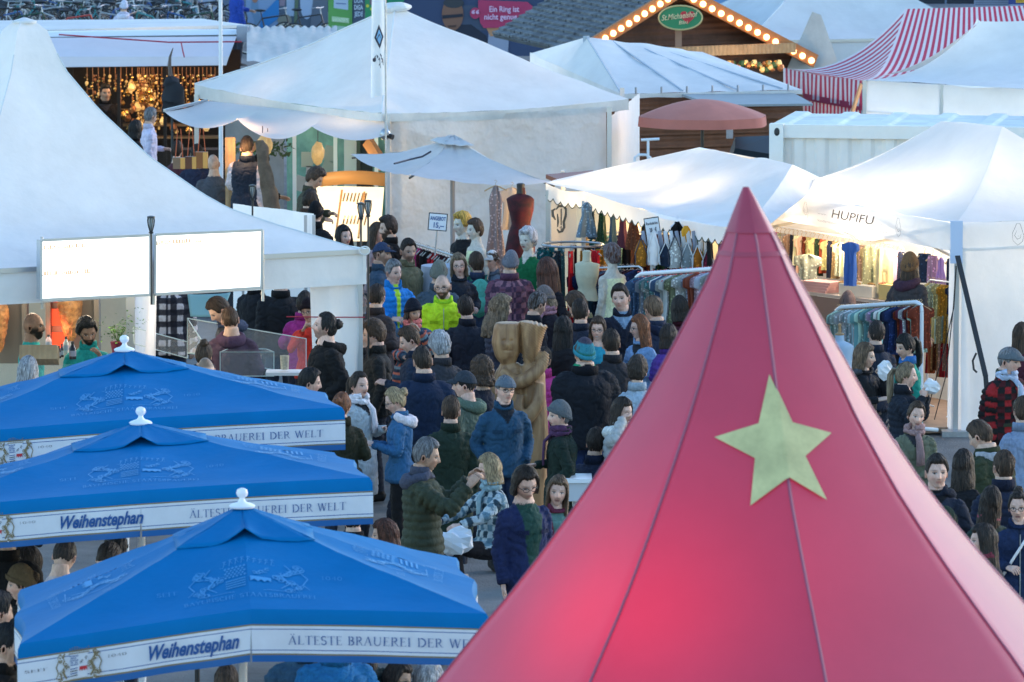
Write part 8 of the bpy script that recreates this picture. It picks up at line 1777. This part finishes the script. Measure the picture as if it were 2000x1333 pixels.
bench(470, 1312, 41.5, 2.2, .5, .76, .05, 'orange beer table below the front edge of the nearest umbrella', 'beer_table'); bench(480, 1300, 42.7, 2.2, .25, .47, .05, 'orange beer bench behind the table under the nearest umbrella', 'beer_bench'); bench(20, 1290, 38.6, 2.2, .5, .76, .1, 'orange beer table at the lower left edge', 'beer_table'); bench(170, 1080, 46.5, 2.2, .5, .76, .08, 'beer table in the gap between the two nearer umbrellas', 'beer_table'); bench(650, 1050, 49, 2.2, .5, .76, .05, 'beer table behind the right end of the middle umbrella', 'beer_table')
b = MB(); q = P(1118, 945, 53.5); b.box((q[0], q[1], 1.02), (.75, .5, .20)); b.box((q[0], q[1]-.02, .5), (.6, .4, .9));
t_ = thing('white_standing_table', 'white standing table partly behind the woman in the burgundy jacket', 'table', (q[0], q[1], 0)); b = MB(); b.box((q[0]+.0, q[1], 1.0), (.34, .4, .035)); b.build('table_top', M['white_metal'], t_, smooth=False); b = MB(); b.box((q[0], q[1], .90), (.30, .36, .16)); b.build('apron', mat('pale_apron', (.5, .52, .55)), t_, smooth=False); b = MB(); b.tube([(q[0], q[1], 0), (q[0], q[1], .9)], .04, 8); b.build('leg', M['alu'], t_)
EXPO = 2.2; SEL = 8; OZ = 2.2; SAZ = 58
CW = 'visitors in the crowd of the market'
def p(*a, **k): k.setdefault('group', CW); person(*a, **k)
p(672, 458, 'woman with long dark hair and dark red lips beside the kebab tent corner', 'f', 35, hair='long', hairc='black', top='#8a8690', wear='jumper', skin='pink', lip=(.35, .02, .04), up=.15)
p(733, 453, 'smiling woman with brown hair in a grey lilac jumper next to the bearded man', 'f', 60, hair='long', hairc='brown', top='#8a7f90', wear='jumper', smile=1, skin='pink')
p(762, 443, 'bearded man with dark quiff and black jacket over grey, facing the smiling woman', 'm', -75, hair='wavy', hairc='dbrown', beard=1, top='#14161c', inner='#4a5560', open=.05, collar=1, nod=5)
p(742, 494, 'man in a navy baseball cap and navy jacket behind the bright blue puffer', 'm', 70, hat=('cap', '#2a3a5c'), hairc='brown', beard=.5, top='#2c4460', wear='jacket', skin='mid')
p(796, 486, 'stubbly man with short brown hair in an olive overshirt', 'm', 25, hairc='dbrown', beard=.55, top='#5c5f52', wear='shirt', skin='mid')
p(768, 528, 'grey haired man in a bright blue puffer jacket with lime lining', 'm', 40, hairc='grey', top='#1672cc', wear='puffer', inner='#a0d040', open=.02, skin='pink')
p(855, 532, 'person in a grey green beanie and dark blue jacket behind the neon jacket', 'm', 170, hat=('beanie', '#5a6468'), top='#34465c', wear='jacket')
p(866, 556, 'bald bearded man with glasses in a neon yellow and black work jacket', 'm', -10, hair='buzz', hairc='brown', beard=1, glasses=1, top='#a0f020', pat=('yoke', '#a4f428', '#0c1020'), wear='jacket', fat=.02, legs='#2c4a6c', collarc='#90d830', arms='down')
p(897, 515, 'woman with grey blond shoulder length hair and glasses in a black jacket', 'f', 5, hair='bob', hairc='dblond', glasses=1, top='#1a2232', wear='jacket', arms=('front', 'phone'), skin='pink', tall=1.72)
p(932, 512, 'person with a teal rucksack turned away beside the woman with glasses', 'f', 200, hair='short', hairc='brown', top='#2a3858', wear='jacket', pack='#4a9a98', Y=68.5)
p(962, 507, 'person in a white cap and blue grey jacket in front of the lilac lace dress', 'm', -20, hat=('cap', '#b8c4d8'), top='#5a6c88', wear='jacket', tall=1.6, skin='pink', yaw=-20)
p(995, 512, 'person from behind with grey beanie and wine red plaid jacket', 'm', 175, hat=('beanie', '#5c6478'), pat=('plaid', '#5a3c54', '#3c2c44', '#7a5a70'), top='#4a3450', wear='coat', fat=.03, hem=.75)
p(1070, 528, 'person from behind with very long auburn hair and black top', 'f', 165, hair='long', hlen=.42, hairc='auburn', hvol=2.2, top='#14121c', wear='jumper', tall=1.75)
p(975, 600, 'woman with a mass of curly dark blond hair in a dark puffer jacket', 'f', 100, hair='curly', hairc='dblond', top='#343a50', wear='puffer', hlen=.26)
p(1043, 592, 'man with short dark grey hair bowed to the right in a black fleece', 'm', 125, hairc='dbrown', grey_mix=.4, beard=.4, nod=18, top='#182030', wear='jumper', collar=1)
p(1070, 578, 'woman in a grey beanie with fair hair and patterned scarf looking down', 'f', -50, hat=('beanie', '#5c5c66'), hair='bob', hairc='dblond', nod=20, scarf='#8a6a80', top='#1c1a26', wear='coat')
p(1135, 608, 'dark haired man from behind in a navy jacket left of the smiling woman', 'm', 170, hairc='dbrown', top='#1c2438', wear='jacket')
p(1152, 590, 'man with reddish short hair leaning left in an olive parka with black hood', 'm', -120, hairc='brown', beard=.4, nod=22, lean=8, top='#4c5448', wear='coat', hood='#15161c', hem=.8, tall=1.85)
p(1168, 640, 'smiling woman with glasses and brown hair in a turquoise sweater', 'f', -8, hair='half', hairc='brown', glasses=1, smile=1, top='#2480a4', wear='jumper', skin='pink')
p(1215, 578, 'dark haired man in a navy jacket over a light blue shirt, before the shirt rack', 'm', -15, hairc='dbrown', top='#1c2236', inner='#6a88b0', wear='jacket', tall=1.86, skin='pink')
p(1252, 636, 'woman with long ginger hair and glasses in a pale denim jacket', 'f', -70, hair='half', hairc='ginger', glasses=1, top='#6a90c8', wear='jacket', arms=('front', 'front'), skin='pink')
p(1282, 602, 'man with light brown hair from behind in a hooded navy parka, beside the ginger woman', 'm', -150, hairc='lbrown', top='#26304c', wear='jacket', hood='#1c2640', tall=1.82)
p(1306, 655, 'person in a violet jacket half hidden by the red tent slope', 'f', 150, hair='bob', hairc='dbrown', top='#43308a', wear='puffer', tall=1.6)
p(1142, 688, 'big person from behind in a grey and blue knit hat, green scarf and black coat', 'm', -160, hat=('beanie', '#2a7a9a', ['#34364c', '#34364c', '#34364c', '#2a708c', '#2a708c', '#1c5a58']), scarf='#1a7a60', top='#10141f', wear='coat', fat=.06, hem=.78, legs='#1c3060', tall=1.85)
p(1245, 722, 'person from behind with dark brown curly hair in an ice blue jacket', 'f', 170, hair='curly_short', hairc='dbrown', top='#8098b8', wear='jacket', tall=1.72)
p(1057, 700, 'person in a magenta puffer jacket behind the wooden sculpture', 'f', 160, hair='short', hairc='dbrown', top='#9a3480', wear='puffer', Y=60.6, fat=.03)
p(806, 604, 'woman in a dark beanie and multicoloured striped wrap', 'f', 30, hat=('beanie', '#161c2c'), hair='half', hairc='brown', nod=12, pat=('stripes', '#34506c', '#b06a5c', '#28344c', '#6a88a0', '#a05a50', '#2c3850'), top='#34506c', scarf='#b06a70', wear='coat', arms=('mouth', 'front'), fat=.02, skin='mid')
p(808, 660, 'man with short brown hair looking down left in navy jacket with a red badge', 'm', -80, hairc='brown', nod=20, top='#1c2a44', wear='jacket', arms=('phone', 'down'), skin='pink')
p(735, 650, 'young man with wavy brown hair looking left in a dark leather jacket', 'm', -95, hair='wavy', hairc='brown', top='#22262c', wear='jacket', hvol=1.1, skin='pink', inner='#0c0c10')
p(862, 674, 'man with thick curly grey hair from behind in a charcoal coat', 'm', -155, hair='curly_short', hairc='lgrey', top='#2c303c', wear='coat', hem=.8)
p(828, 702, 'tall broad man from behind in a navy jumper and blue jeans', 'm', -165, hairc='dbrown', top='#10203e', wear='jumper', fat=.035, collar=1, legs='#203c64', tall=1.84, hvol=.8)
p(636, 634, 'man with a dark hair bun and black hoodie looking up to the left', 'm', -85, hair='tied', hairc='black', tie='bun', beard=.5, nod=-12, top='#0c0d12', wear='hoodie', hood='#101116', fat=.02, skin='pink', tall=1.84, Y=57.2)
p(606, 604, 'person in a black beanie and glasses eating, red sleeve raised to the mouth', 'f', -20, hat=('beanie', '#18141c'), glasses=1, top='#e03c34', wear='jumper', arms=('mouth', 'mouth'), hairc='dbrown', skin='mid')
p(592, 590, 'person in a magenta hooded jacket behind the red sleeved eater', 'f', 170, hair='short', hairc='dbrown', top='#8a2878', wear='jacket', Y=64.6)
p(598, 742, 'dark haired man in a white shirt with red stripe beside the blue umbrella corner', 'm', 95, hairc='black', top='#a8a8c0', wear='hoodie', hood='#b0b0c4', nod=8, tall=1.74, skin='pink')
p(700, 748, 'woman with dark brown ponytail, thick white scarf and long pale coat', 'f', 40, hair='tied', hairc='dbrown', tie='pony', scarf='#b0bcd8', top='#8fa4be', wear='coat', hem=.55, skin='pink', arms=('phone', 'down'))
p(683, 738, 'woman with reddish hair half hidden behind the ponytailed woman', 'f', 165, hair='half', hairc='auburn', top='#2a2c38', wear='coat', Y=60.3)
p(780, 778, 'blonde woman with glasses in a denim jacket and white hood, reading her phone', 'f', -85, hair='tied', hairc='blond', tie='bun', glasses=1, nod=22, top='#28588c', wear='jacket', hood='#b8c0dc', arms=('phone', 'phone'), legs='#15161c', skin='pink')
p(666, 790, 'person from behind with tied ginger hair and dark olive coat at the umbrella corner', 'f', 160, hair='tied', hairc='ginger', tie='bun', top='#1c2018', wear='coat', hem=.6)
p(942, 722, 'woman with curly brown hair turned away behind the boy in the cap', 'f', -140, hair='curly', hlen=.10, hairc='brown', top='#1c2030', wear='jumper')
p(912, 748, 'boy in a dark cap looking left in a grey green hoodie', 'm', -95, hat=('cap', '#2a3444'), hairc='black', top='#4a5c5c', wear='hoodie', hood='#4c6260', tall=1.72, skin='pink')
p(984, 757, 'man in a grey flat cap and round glasses in a dark teal denim jacket', 'm', 22, hat=('flat', '#4c5c72'), glasses=1, hairc='grey', top='#1c3f62', inner='#101826', wear='jacket', arms='pocket', legs='#1c2c4c', skin='pink')
p(1096, 808, 'woman in a grey beanie looking left in a dark green coat with purple scarf', 'f', -70, hat=('beanie', '#4c5868'), hairc='grey', hair='tied', top='#10201f', scarf='#3c2a4c', wear='coat', arms=('pocket', 'front'), skin='pink')
p(1213, 800, 'woman with dark hair touching it, white hood and white puffer, beside the red tent', 'f', 50, hair='half', hairc='dbrown', top='#8c98a8', wear='puffer', hood='#b8c8dc', arms=('down', 'head'), skin='pink')
p(826, 884, 'grey haired man in profile in an olive green puffer with blue hood, hand raised', 'm', 82, hairc='grey', top='#2f3a34', wear='puffer', hood='#3c4660', arms=('raise', 'raise'), skin='mid', tall=1.86, legs='#1c3050', collarc='#3c4660')
p(960, 912, 'blonde woman with a bob in a blue patterned scarf, seated facing left', 'f', -85, hair='bob', hairc='blond', pat=('plaid', '#4a6c88', '#8aa0b8', '#22384c'), top='#4a6c88', wear='coat', scarf='#6a88a0', arms=('reach', 'reach'), sit=1, skin='pink', up=.28, legs='#14141c')
p(1024, 936, 'man with shoulder length dark hair and glasses, open navy jacket over green shirt', 'm', 22, hair='bob', hlen=.06, hairc='dbrown', glasses=1, nod=24, beard=.35, top='#16224e', inner='#1c3c3c', open=.06, wear='jacket', arms=('down', 'down'), legs='#1c4060', tall=1.86, skin='pink', collar=0)
p(1086, 955, 'woman with long light brown hair in a burgundy jacket over teal, looking at the camera', 'f', 0, hair='long', hairc='lbrown', top='#5c2c48', inner='#4a7078', open=.05, wear='jacket', skin='pink')
p(757, 1042, 'woman with auburn hair in profile looking left behind the nearest umbrella', 'f', -90, hair='half', hairc='auburn', top='#1a1a22', wear='coat', skin='pink', sit=1, up=.15)
p(806, 900, 'person in dark clothes seated between the green puffer and the umbrella', 'f', 180, hair='short', hairc='dbrown', top='#1c2030', wear='jacket', Y=56)
p(734, 578, 'person in a dark grey brown jacket turned away below the navy baseball cap', 'm', 160, hairc='dbrown', top='#2c2a32', wear='jacket', fat=.02, Y=61.5, tall=1.7)
p(912, 600, 'person from behind with dark hair and royal blue trousers behind the curly blond woman', 'm', 185, hairc='dbrown', top='#1a2030', wear='jacket', legs='#1c48a0', Y=64.0)
p(1098, 640, 'dark haired person half hidden between the carving and the navy jackets', 'f', 150, hair='half', hairc='black', top='#15161e', wear='coat')
p(1196, 668, 'short haired person in a charcoal coat behind the knit hat', 'm', -170, hairc='dbrown', top='#20222c', wear='coat')
p(1330, 600, 'person in a dark red top beside the white rack at the tent slope', 'f', 190, hair='bob', hairc='dbrown', top='#3a1626', wear='coat')
p(700, 655, 'person in black glimpsed right of the kebab tent corner post', 'm', 120, hairc='black', top='#101218', wear='jacket', Y=60.8)
p(880, 800, 'person in a dark green parka between the navy jumper and the boy in the cap', 'm', 175, hairc='brown', top='#20302c', wear='coat', Y=55.2)
p(1162, 862, 'person in a dark blue jacket just left of the red tent slope', 'm', 170, hairc='dbrown', top='#18223c', wear='jacket', legs='#1c3060', Y=54)
p(1880, 905, 'dark haired person in a black coat beyond the young man in the parka', 'f', 160, hair='half', hairc='dbrown', top='#14151c', wear='coat')
p(1960, 910, 'person in a navy quilted jacket behind the pink scarf', 'm', 200, hairc='brown', top='#182038', wear='puffer')
p(1900, 700, 'person in a dark coat before the white gazebo side wall', 'f', 120, hair='bob', hairc='dbrown', top='#1c1c26', wear='coat', Y=60.5) if False else None
KG = 'people at the kebab stall'
p(62, 632, 'bald cook with a full black beard and teal shirt facing right', 'm', 78, hair='bald', hairc='black', beard=1.2, top='#1c8c98', wear='tee', skin='tan', group=KG, tall=1.80)
p(172, 642, 'bearded cook with a dark quiff in a teal polo shirt looking down', 'm', 15, hair='wavy', hairc='black', beard=1.1, nod=20, top='#18848c', wear='tee', skin='tan', arms=('raise', 'front'), group=KG, tall=1.78, collar=1)
p(52, 722, 'customer with straight grey blond hair seen from behind at the counter', 'f', 170, hair='bob', hairc='lgrey', hlen=.14, top='#1c2a24', wear='jacket', group=KG, Y=52.5)
p(462, 596, 'man with short brown hair leaning over the counter in a blue jacket', 'm', -70, hairc='dbrown', nod=30, lean=10, top='#2a3a5c', wear='jacket', group=KG, arms='table', tall=1.86, hood='#34415e')
p(452, 622, 'man with thinning hair from behind in a plum grey hoodie at the glass case', 'm', 178, hairc='brown', hvol=.5, top='#3a3048', wear='hoodie', hood='#403450', group=KG, fat=.02, nod=10)
p(395, 690, 'person with hair tied in a small bun low behind the glass case', 'f', 175, hair='tied', hairc='brown', tie='topbun', top='#2a2c34', wear='jacket', group=KG, Y=57.5)
p(405, 722, 'bald headed person just above the blue umbrella by the counter', 'm', 180, hair='buzz', hairc='lbrown', top='#2a2c34', wear='jacket', group=KG, Y=54.5)
p(330, 530, 'person in a black and white plaid jacket, head hidden by the menu board', 'm', 175, hairc='dbrown', pat=('plaid', '#1c1c28', '#34343f', '#b0b0c0'), top='#1c1c28', wear='coat', hem=.8, group=KG, Y=64.5, fat=.03, tall=1.85)
p(548, 545, 'person in a black leather jacket from behind, head hidden by the tent valance', 'm', 170, hairc='dbrown', top='#16181f', wear='jacket', group=KG, Y=66, fat=.03, tall=1.82)
p(500, 540, 'person in a dark coat behind the leaning man at the counter', 'm', 160, hairc='dbrown', top='#14161e', wear='coat', group=KG, Y=67.5)
p(590, 545, 'person in a dark blue coat at the right side of the kebab tent', 'f', 190, hair='bob', hairc='black', top='#181c2c', wear='coat', group=KG, Y=68.5)
BG = 'people at the stalls in the back'
p(597, 344, 'man with curly brown hair in a grey green coat bending to the golden display', 'm', 80, hair='curly_short', hairc='brown', nod=25, top='#3c3f38', wear='coat', skin='mid', group=BG, Y=75.2, lean=6)
p(600, 388, 'dark haired person in a brown grey jacket in front of the curly haired man', 'f', 150, hair='short', hairc='dbrown', top='#3a2f2c', wear='jacket', group=BG, Y=73.2, nod=10)
p(615, 415, 'person in a black hooded jacket from behind at the golden display', 'm', 160, hat=('beanie', '#10131a'), top='#0e1118', wear='puffer', group=BG, Y=71.6)
p(483, 285, 'stallholder in a navy vest with white sleeves behind the timber post', 'm', 175, hairc='dbrown', top='#1a2438', pat=('vest', '#a8a8bc'), wear='jacket', group=BG, Y=78.8, fat=.03, tall=1.85, nod=10)
p(508, 318, 'person in black reaching beside the driftwood trunk', 'm', 120, hat=('beanie', '#101014'), top='#0f1014', wear='jacket', group=BG, Y=79.4, arms=('reach', 'down'))
p(291, 226, 'person in a white shirt walking past the trinket hatch', 'm', 100, hairc='grey', top='#a8b0d8', wear='shirt', group=BG, stride=1, yaw=30)
p(262, 250, 'person with black hair near the pagoda roof edge', 'f', 140, hair='bob', hairc='black', top='#101016', wear='coat', group=BG)
p(205, 178, 'dark figure standing under the trailer hatch', 'm', 20, hairc='black', top='#0e0c10', wear='coat', group=BG, Y=94.2, skin='mid')
p(345, 292, 'person in a dark wine red top behind the hanging bags', 'f', 160, hair='short', hairc='dbrown', top='#3a2030', wear='jumper', group=BG, Y=83)
p(384, 300, 'person in a navy jacket with a white collar behind the hanging bags', 'm', 175, hairc='dbrown', top='#1c2440', wear='jacket', collarc='#b8b8c8', group=BG, Y=81)
p(418, 318, 'person in a grey jumper at the dark draped stall table', 'm', 170, hair='bald', hairc='grey', top='#3c4456', wear='jumper', group=BG, Y=80.2)
p(241, 12, 'person in a white hooded jacket among the parked bicycles', 'm', 180, hat=('beanie', '#a8b8e0'), hood='#b0bce0', top='#a8b4dc', wear='jacket', group=BG, Y=131, sit=1)
p(462, -22, 'person in a royal blue jacket standing by the posters', 'm', 110, hairc='dbrown', top='#1c3c9c', wear='jacket', group=BG, Y=129, arms=('reach', 'down'))
RG = 'visitors on the right side near the printed gazebo'
p(1776, 516, 'person with a brown bun hat in a dark grey raglan jacket at the gazebo counter', 'f', 160, hat=('beanie', '#6a5440'), hair='half', hairc='brown', top='#34343c', hood='#3c2c40', wear='hoodie', fat=.03, group=RG, Y=65.4, tall=1.78)
p(1655, 590, 'person with a grey hooded head before the gazebo counter', 'f', 180, hat=('beanie', '#605860'), hood='#605860', top='#4a4650', wear='coat', group=RG, Y=67)
p(1710, 650, 'dark haired person from behind in front of the pastel rack', 'm', 190, hairc='dbrown', top='#1a2236', wear='jacket', group=RG, Y=62.5)
p(1686, 692, 'woman with a light brown bob in a black coat, eating, facing right', 'f', 70, hair='bob', hairc='lbrown', top='#14171f', wear='coat', hood='#3c4250', arms=('mouth', 'phone'), group=RG)
p(1772, 672, 'woman with black hair and ponytail in a teal and blue jacket facing left', 'f', -60, hair='tied', hairc='black', tie='pony', nod=12, top='#1c7c78', collarc='#2c64b0', wear='jacket', group=RG, tall=1.7, fringe=1)
p(1766, 730, 'young woman with a light brown ponytail in a black puffer, eating, facing right', 'f', 85, hair='tied', hairc='dblond', tie='pony', top='#181f2e', wear='puffer', arms=('mouth', 'mouth'), group=RG, skin='pink', plen=.3)
p(1786, 806, 'woman with tied brown hair and a taupe scarf in a grey green coat', 'f', 12, hair='tied', hairc='brown', tie='bun', scarf='#7c6c78', top='#525c56', wear='coat', hem=.6, group=RG, skin='pink')
p(1829, 918, 'young man with short dark hair in a navy hooded parka looking at the camera', 'm', 8, hair='short', hairc='dbrown', top='#1a2236', hood='#182032', inner='#0c0f16', wear='jacket', group=RG, tall=1.84, skin='pink', hvol=1.1)
p(1966, 700, 'man in a grey flat cap, green quilted vest and red black checked shirt', 'm', 35, hat=('flat', '#4e5c6e'), scarf='#8aa0c8', top='#3a443c', pat=('plaid', '#7c1c24', '#141418', '#3a1018'), wear='puffer', group=RG, yaw=30, nod=8, skin='pink', hairc='grey')
p(1993, 652, 'person with long dark brown hair cut by the right edge', 'f', 150, hair='long', hairc='brown', top='#3c1c2c', wear='coat', group=RG, Y=62)
p(1944, 848, 'brown haired person in a dark green jacket with white hood, moving left', 'm', -120, hairc='brown', top='#2a3428', hood='#8a94a8', wear='coat', fat=.05, group=RG, lean=8, nod=15, hem=.75)
p(1995, 800, 'person in a pale blue jacket at the right edge behind the green jacket', 'f', -160, hair='short', hairc='brown', top='#6a80a8', wear='jacket', group=RG)
p(1932, 978, 'woman with dark hair from behind in a dark green jacket with pink scarf', 'f', 170, hair='half', hairc='dbrown', scarf='#8a4860', top='#1c3030', wear='jacket', group=RG)
p(1990, 985, 'woman with round glasses and top bun in a navy jacket with a white strap', 'f', -10, hair='tied', hairc='dbrown', tie='topbun', glasses=1, top='#16264c', wear='jacket', strap='#c0c8e0', group=RG, skin='pink')
p(1925, 1052, 'woman with very long dark brown hair in profile looking left', 'f', -80, hair='long', hlen=.34, hairc='dbrown', top='#1e1c26', scarf='#5a2a3c', wear='coat', group=RG, skin='pink')
p(1850, 1020, 'person in a dark green hood beside the long haired woman', 'f', 165, hat=('beanie', '#1a2c28'), top='#1a2c28', wear='jacket', group=RG, Y=47.5)
p(1700, 840, 'dark haired person just emerging behind the red tent slope', 'm', 170, hairc='black', top='#14161c', wear='jacket', group=RG, Y=53)
p(1735, 885, 'person in a patterned knit cap behind the red tent edge', 'f', 0, hat=('beanie', '#8a7080'), hairc='brown', top='#4a5088', wear='jacket', group=RG, Y=51)
UG = 'guests at the beer benches under the umbrellas'
p(62, 1098, 'dark haired man looking left in the gap under the middle umbrella', 'm', -80, hairc='dbrown', top='#8a8a9c', wear='jumper', group=UG, sit=1, Y=43.5, skin='mid')
p(48, 1135, 'woman in a khaki hat and brown tied hair facing left', 'f', -85, hat=('beanie', '#544c40'), hairc='brown', hair='tied', tie='bun', top='#14161c', wear='puffer', group=UG, sit=1, Y=41.5, skin='pink')
p(110, 1085, 'person in a light grey jumper from behind under the middle umbrella', 'm', 170, hairc='dbrown', top='#9a98a8', wear='jumper', group=UG, sit=1, Y=44.6, nod=30, lean=12)
p(170, 1090, 'person in a grey blue coat bent over the beer table', 'm', 150, hairc='dbrown', top='#4c566c', wear='coat', group=UG, sit=1, Y=45.6, lean=20, nod=20)
p(225, 1062, 'dark dressed person with glass in the umbrella gap', 'f', 175, hair='bob', hairc='black', top='#1a2238', wear='jacket', group=UG, sit=1, Y=46)
p(12, 1040, 'person in black at the left edge under the middle umbrella', 'm', 160, hairc='black', top='#0c0d12', wear='coat', group=UG, sit=1, Y=43)
p(-12, 1190, 'person in a black puffer jacket cut by the left edge, lower left', 'm', 120, hairc='black', top='#12141c', wear='puffer', group=UG, sit=1, Y=39.5, fat=.05)
p(5, 1255, 'person in a dark jacket resting a hand near the left corner', 'm', 90, hairc='black', top='#101218', wear='jacket', group=UG, sit=1, Y=38, arms='table')
p(590, 1235, 'person in a slate blue puffer from behind under the nearest umbrella', 'm', 175, hairc='dbrown', top='#2a4a6a', wear='puffer', group=UG, sit=1, Y=40.6)
p(655, 1240, 'person in a bright blue jacket from behind under the nearest umbrella', 'm', 180, hairc='brown', top='#165a96', wear='jacket', group=UG, sit=1, Y=40.3, fat=.03)
p(708, 1245, 'person in a dark green coat beside the bright blue jacket', 'f', 175, hair='long', hairc='black', top='#16282c', wear='coat', group=UG, sit=1, Y=40.6)
p(770, 1322, 'person with dark hair and glasses at the bottom edge of the photo', 'f', 60, hair='bob', hairc='dbrown', glasses=1, top='#2a2430', wear='coat', group=UG, sit=1, Y=40.5, skin='mid')
p(828, 1330, 'grey haired person low beside the red tent edge', 'm', 170, hair='curly_short', hairc='lgrey', top='#30343c', wear='coat', group=UG, sit=1, Y=40.6)
p(440, 1335, 'brown haired person seated below the front umbrella edge', 'm', 175, hairc='brown', top='#2a2c34', wear='jacket', group=UG, sit=1, Y=40)
p(690, 1010, 'person in a black coat from behind at the end of the middle umbrella', 'm', 180, hairc='black', top='#101218', wear='coat', group=UG, Y=51.5, hem=.5)
make_people()
def find(s): return next(j for j in JOBS if s in j['label'])
def chest_print(sp, fn_pts, col, name, y=-.14, z0=1.25):
    o = sp['_o']; b = MB(); V = [(x, y-.0, z0+z) for x, z in fn_pts]; me = bpy.data.meshes.new(name); me.from_pydata(V, [], [tuple(range(len(V)))]); me.materials.append(mat(name, col, rough=.8)); ref(name, me, (0, 0, 0), o)
chest_print(find('white wolf face'), [(-.07, .10), (-.05, -.06), (0, -.14), (.05, -.06), (.07, .10), (.03, .05), (-.03, .05)], (.55, .62, .75), 'wolf_print', y=-.145)
def held(sp, side, fn, name, label, cat): q = hand_of(sp, side); b = MB(); fn(b, q); o = b.build(name, M.get('held_'+name) or mat(name, {'smartphone': (.02, .02, .03), 'paper_wrap': (.7, .7, .72), 'paper_bag': (.62, .66, .72), 'food_box': (.6, .6, .62), 'white_box': (.5, .55, .6)}[name], rough=.5), smooth=False); tag(o, label, cat)
held(find('reading her phone'), 0, lambda b, q: b.box(q+np.array((-.05, -.02, .03)), (.075, .012, .15), rx=.9, rz=-1.2), 'smartphone', 'dark phone held by the blonde woman in denim', 'phone')
held(find('thick white scarf'), 0, lambda b, q: b.box(q+np.array((.03, -.02, .03)), (.075, .012, .15), rx=.9, rz=.6), 'smartphone', 'phone in the hands of the woman with the white scarf', 'phone')
held(find('light brown bob in a black coat'), 0, lambda b, q: b.ell(q+np.array((.04, -.03, 0)), (.07, .05, .09), 10, 8, amp=.5, sc=2), 'paper_wrap', 'white paper wrapped snack held by the woman with the bob', 'snack')
held(find('light brown ponytail in a black puffer'), 0, lambda b, q: b.ell(q+np.array((.05, -.03, .02)), (.08, .05, .07), 10, 8, amp=.5, sc=2, seed=3), 'paper_wrap', 'white paper wrapped snack held by the young woman in the puffer', 'snack')
held(find('blonde woman with a bob'), 0, lambda b, q: b.ell(q+np.array((.03, -.05, -.10)), (.17, .10, .11), 12, 8, amp=.6, sc=2, seed=5), 'paper_bag', 'crumpled white bag on the lap of the seated blonde woman', 'bag')
w = bpy.data.worlds.new('World'); S.world = w; w.use_nodes = True; nt = w.node_tree
sky = nt.nodes.new('ShaderNodeTexSky'); sky.sky_type = 'NISHITA'; sky.sun_disc = False; sky.sun_elevation = R(SEL); sky.sun_rotation = R(SAZ); sky.altitude = 500; sky.air_density = 1.0; sky.dust_density = .3; sky.ozone_density = OZ
bg = nt.nodes['Background']; nt.links.new(sky.outputs[0], bg.inputs[0]); bg.inputs[1].default_value = .15
sun = bpy.data.lights.new('sun', 'SUN'); sun.energy = .30; sun.angle = R(25); sun.color = (1, .86, .86)
so = ref('sun', sun, (20, -10, 30))
def sundir(az, el):   # azimuth clockwise from +Y
    return Vector((math.sin(az)*math.cos(el), math.cos(az)*math.cos(el), math.sin(el)))
so.rotation_euler = (-sundir(R(SAZ), R(SEL)+R(12))).to_track_quat('-Z', 'Y').to_euler()
cam = bpy.data.cameras.new('camera'); co = ref('camera', cam, (0, 0, CAMH)); co.rotation_euler = (PI/2-PITCH, 0, 0)
cam.sensor_width = 36; cam.lens = 36*FPX/2000; cam.clip_end = 3000; cam.clip_start = .5
cam.dof.use_dof = True; cam.dof.focus_distance = 58; cam.dof.aperture_fstop = 9
S.camera = co
S.view_settings.view_transform = 'Standard'; S.view_settings.look = 'None'; S.view_settings.exposure = EXPO; S.view_settings.gamma = 1
S.render.engine = 'CYCLES'; S.cycles.max_bounces = 6; S.cycles.diffuse_bounces = 3; S.cycles.transparent_max_bounces = 12; S.cycles.use_denoising = True
S.cycles.sample_clamp_indirect = 4
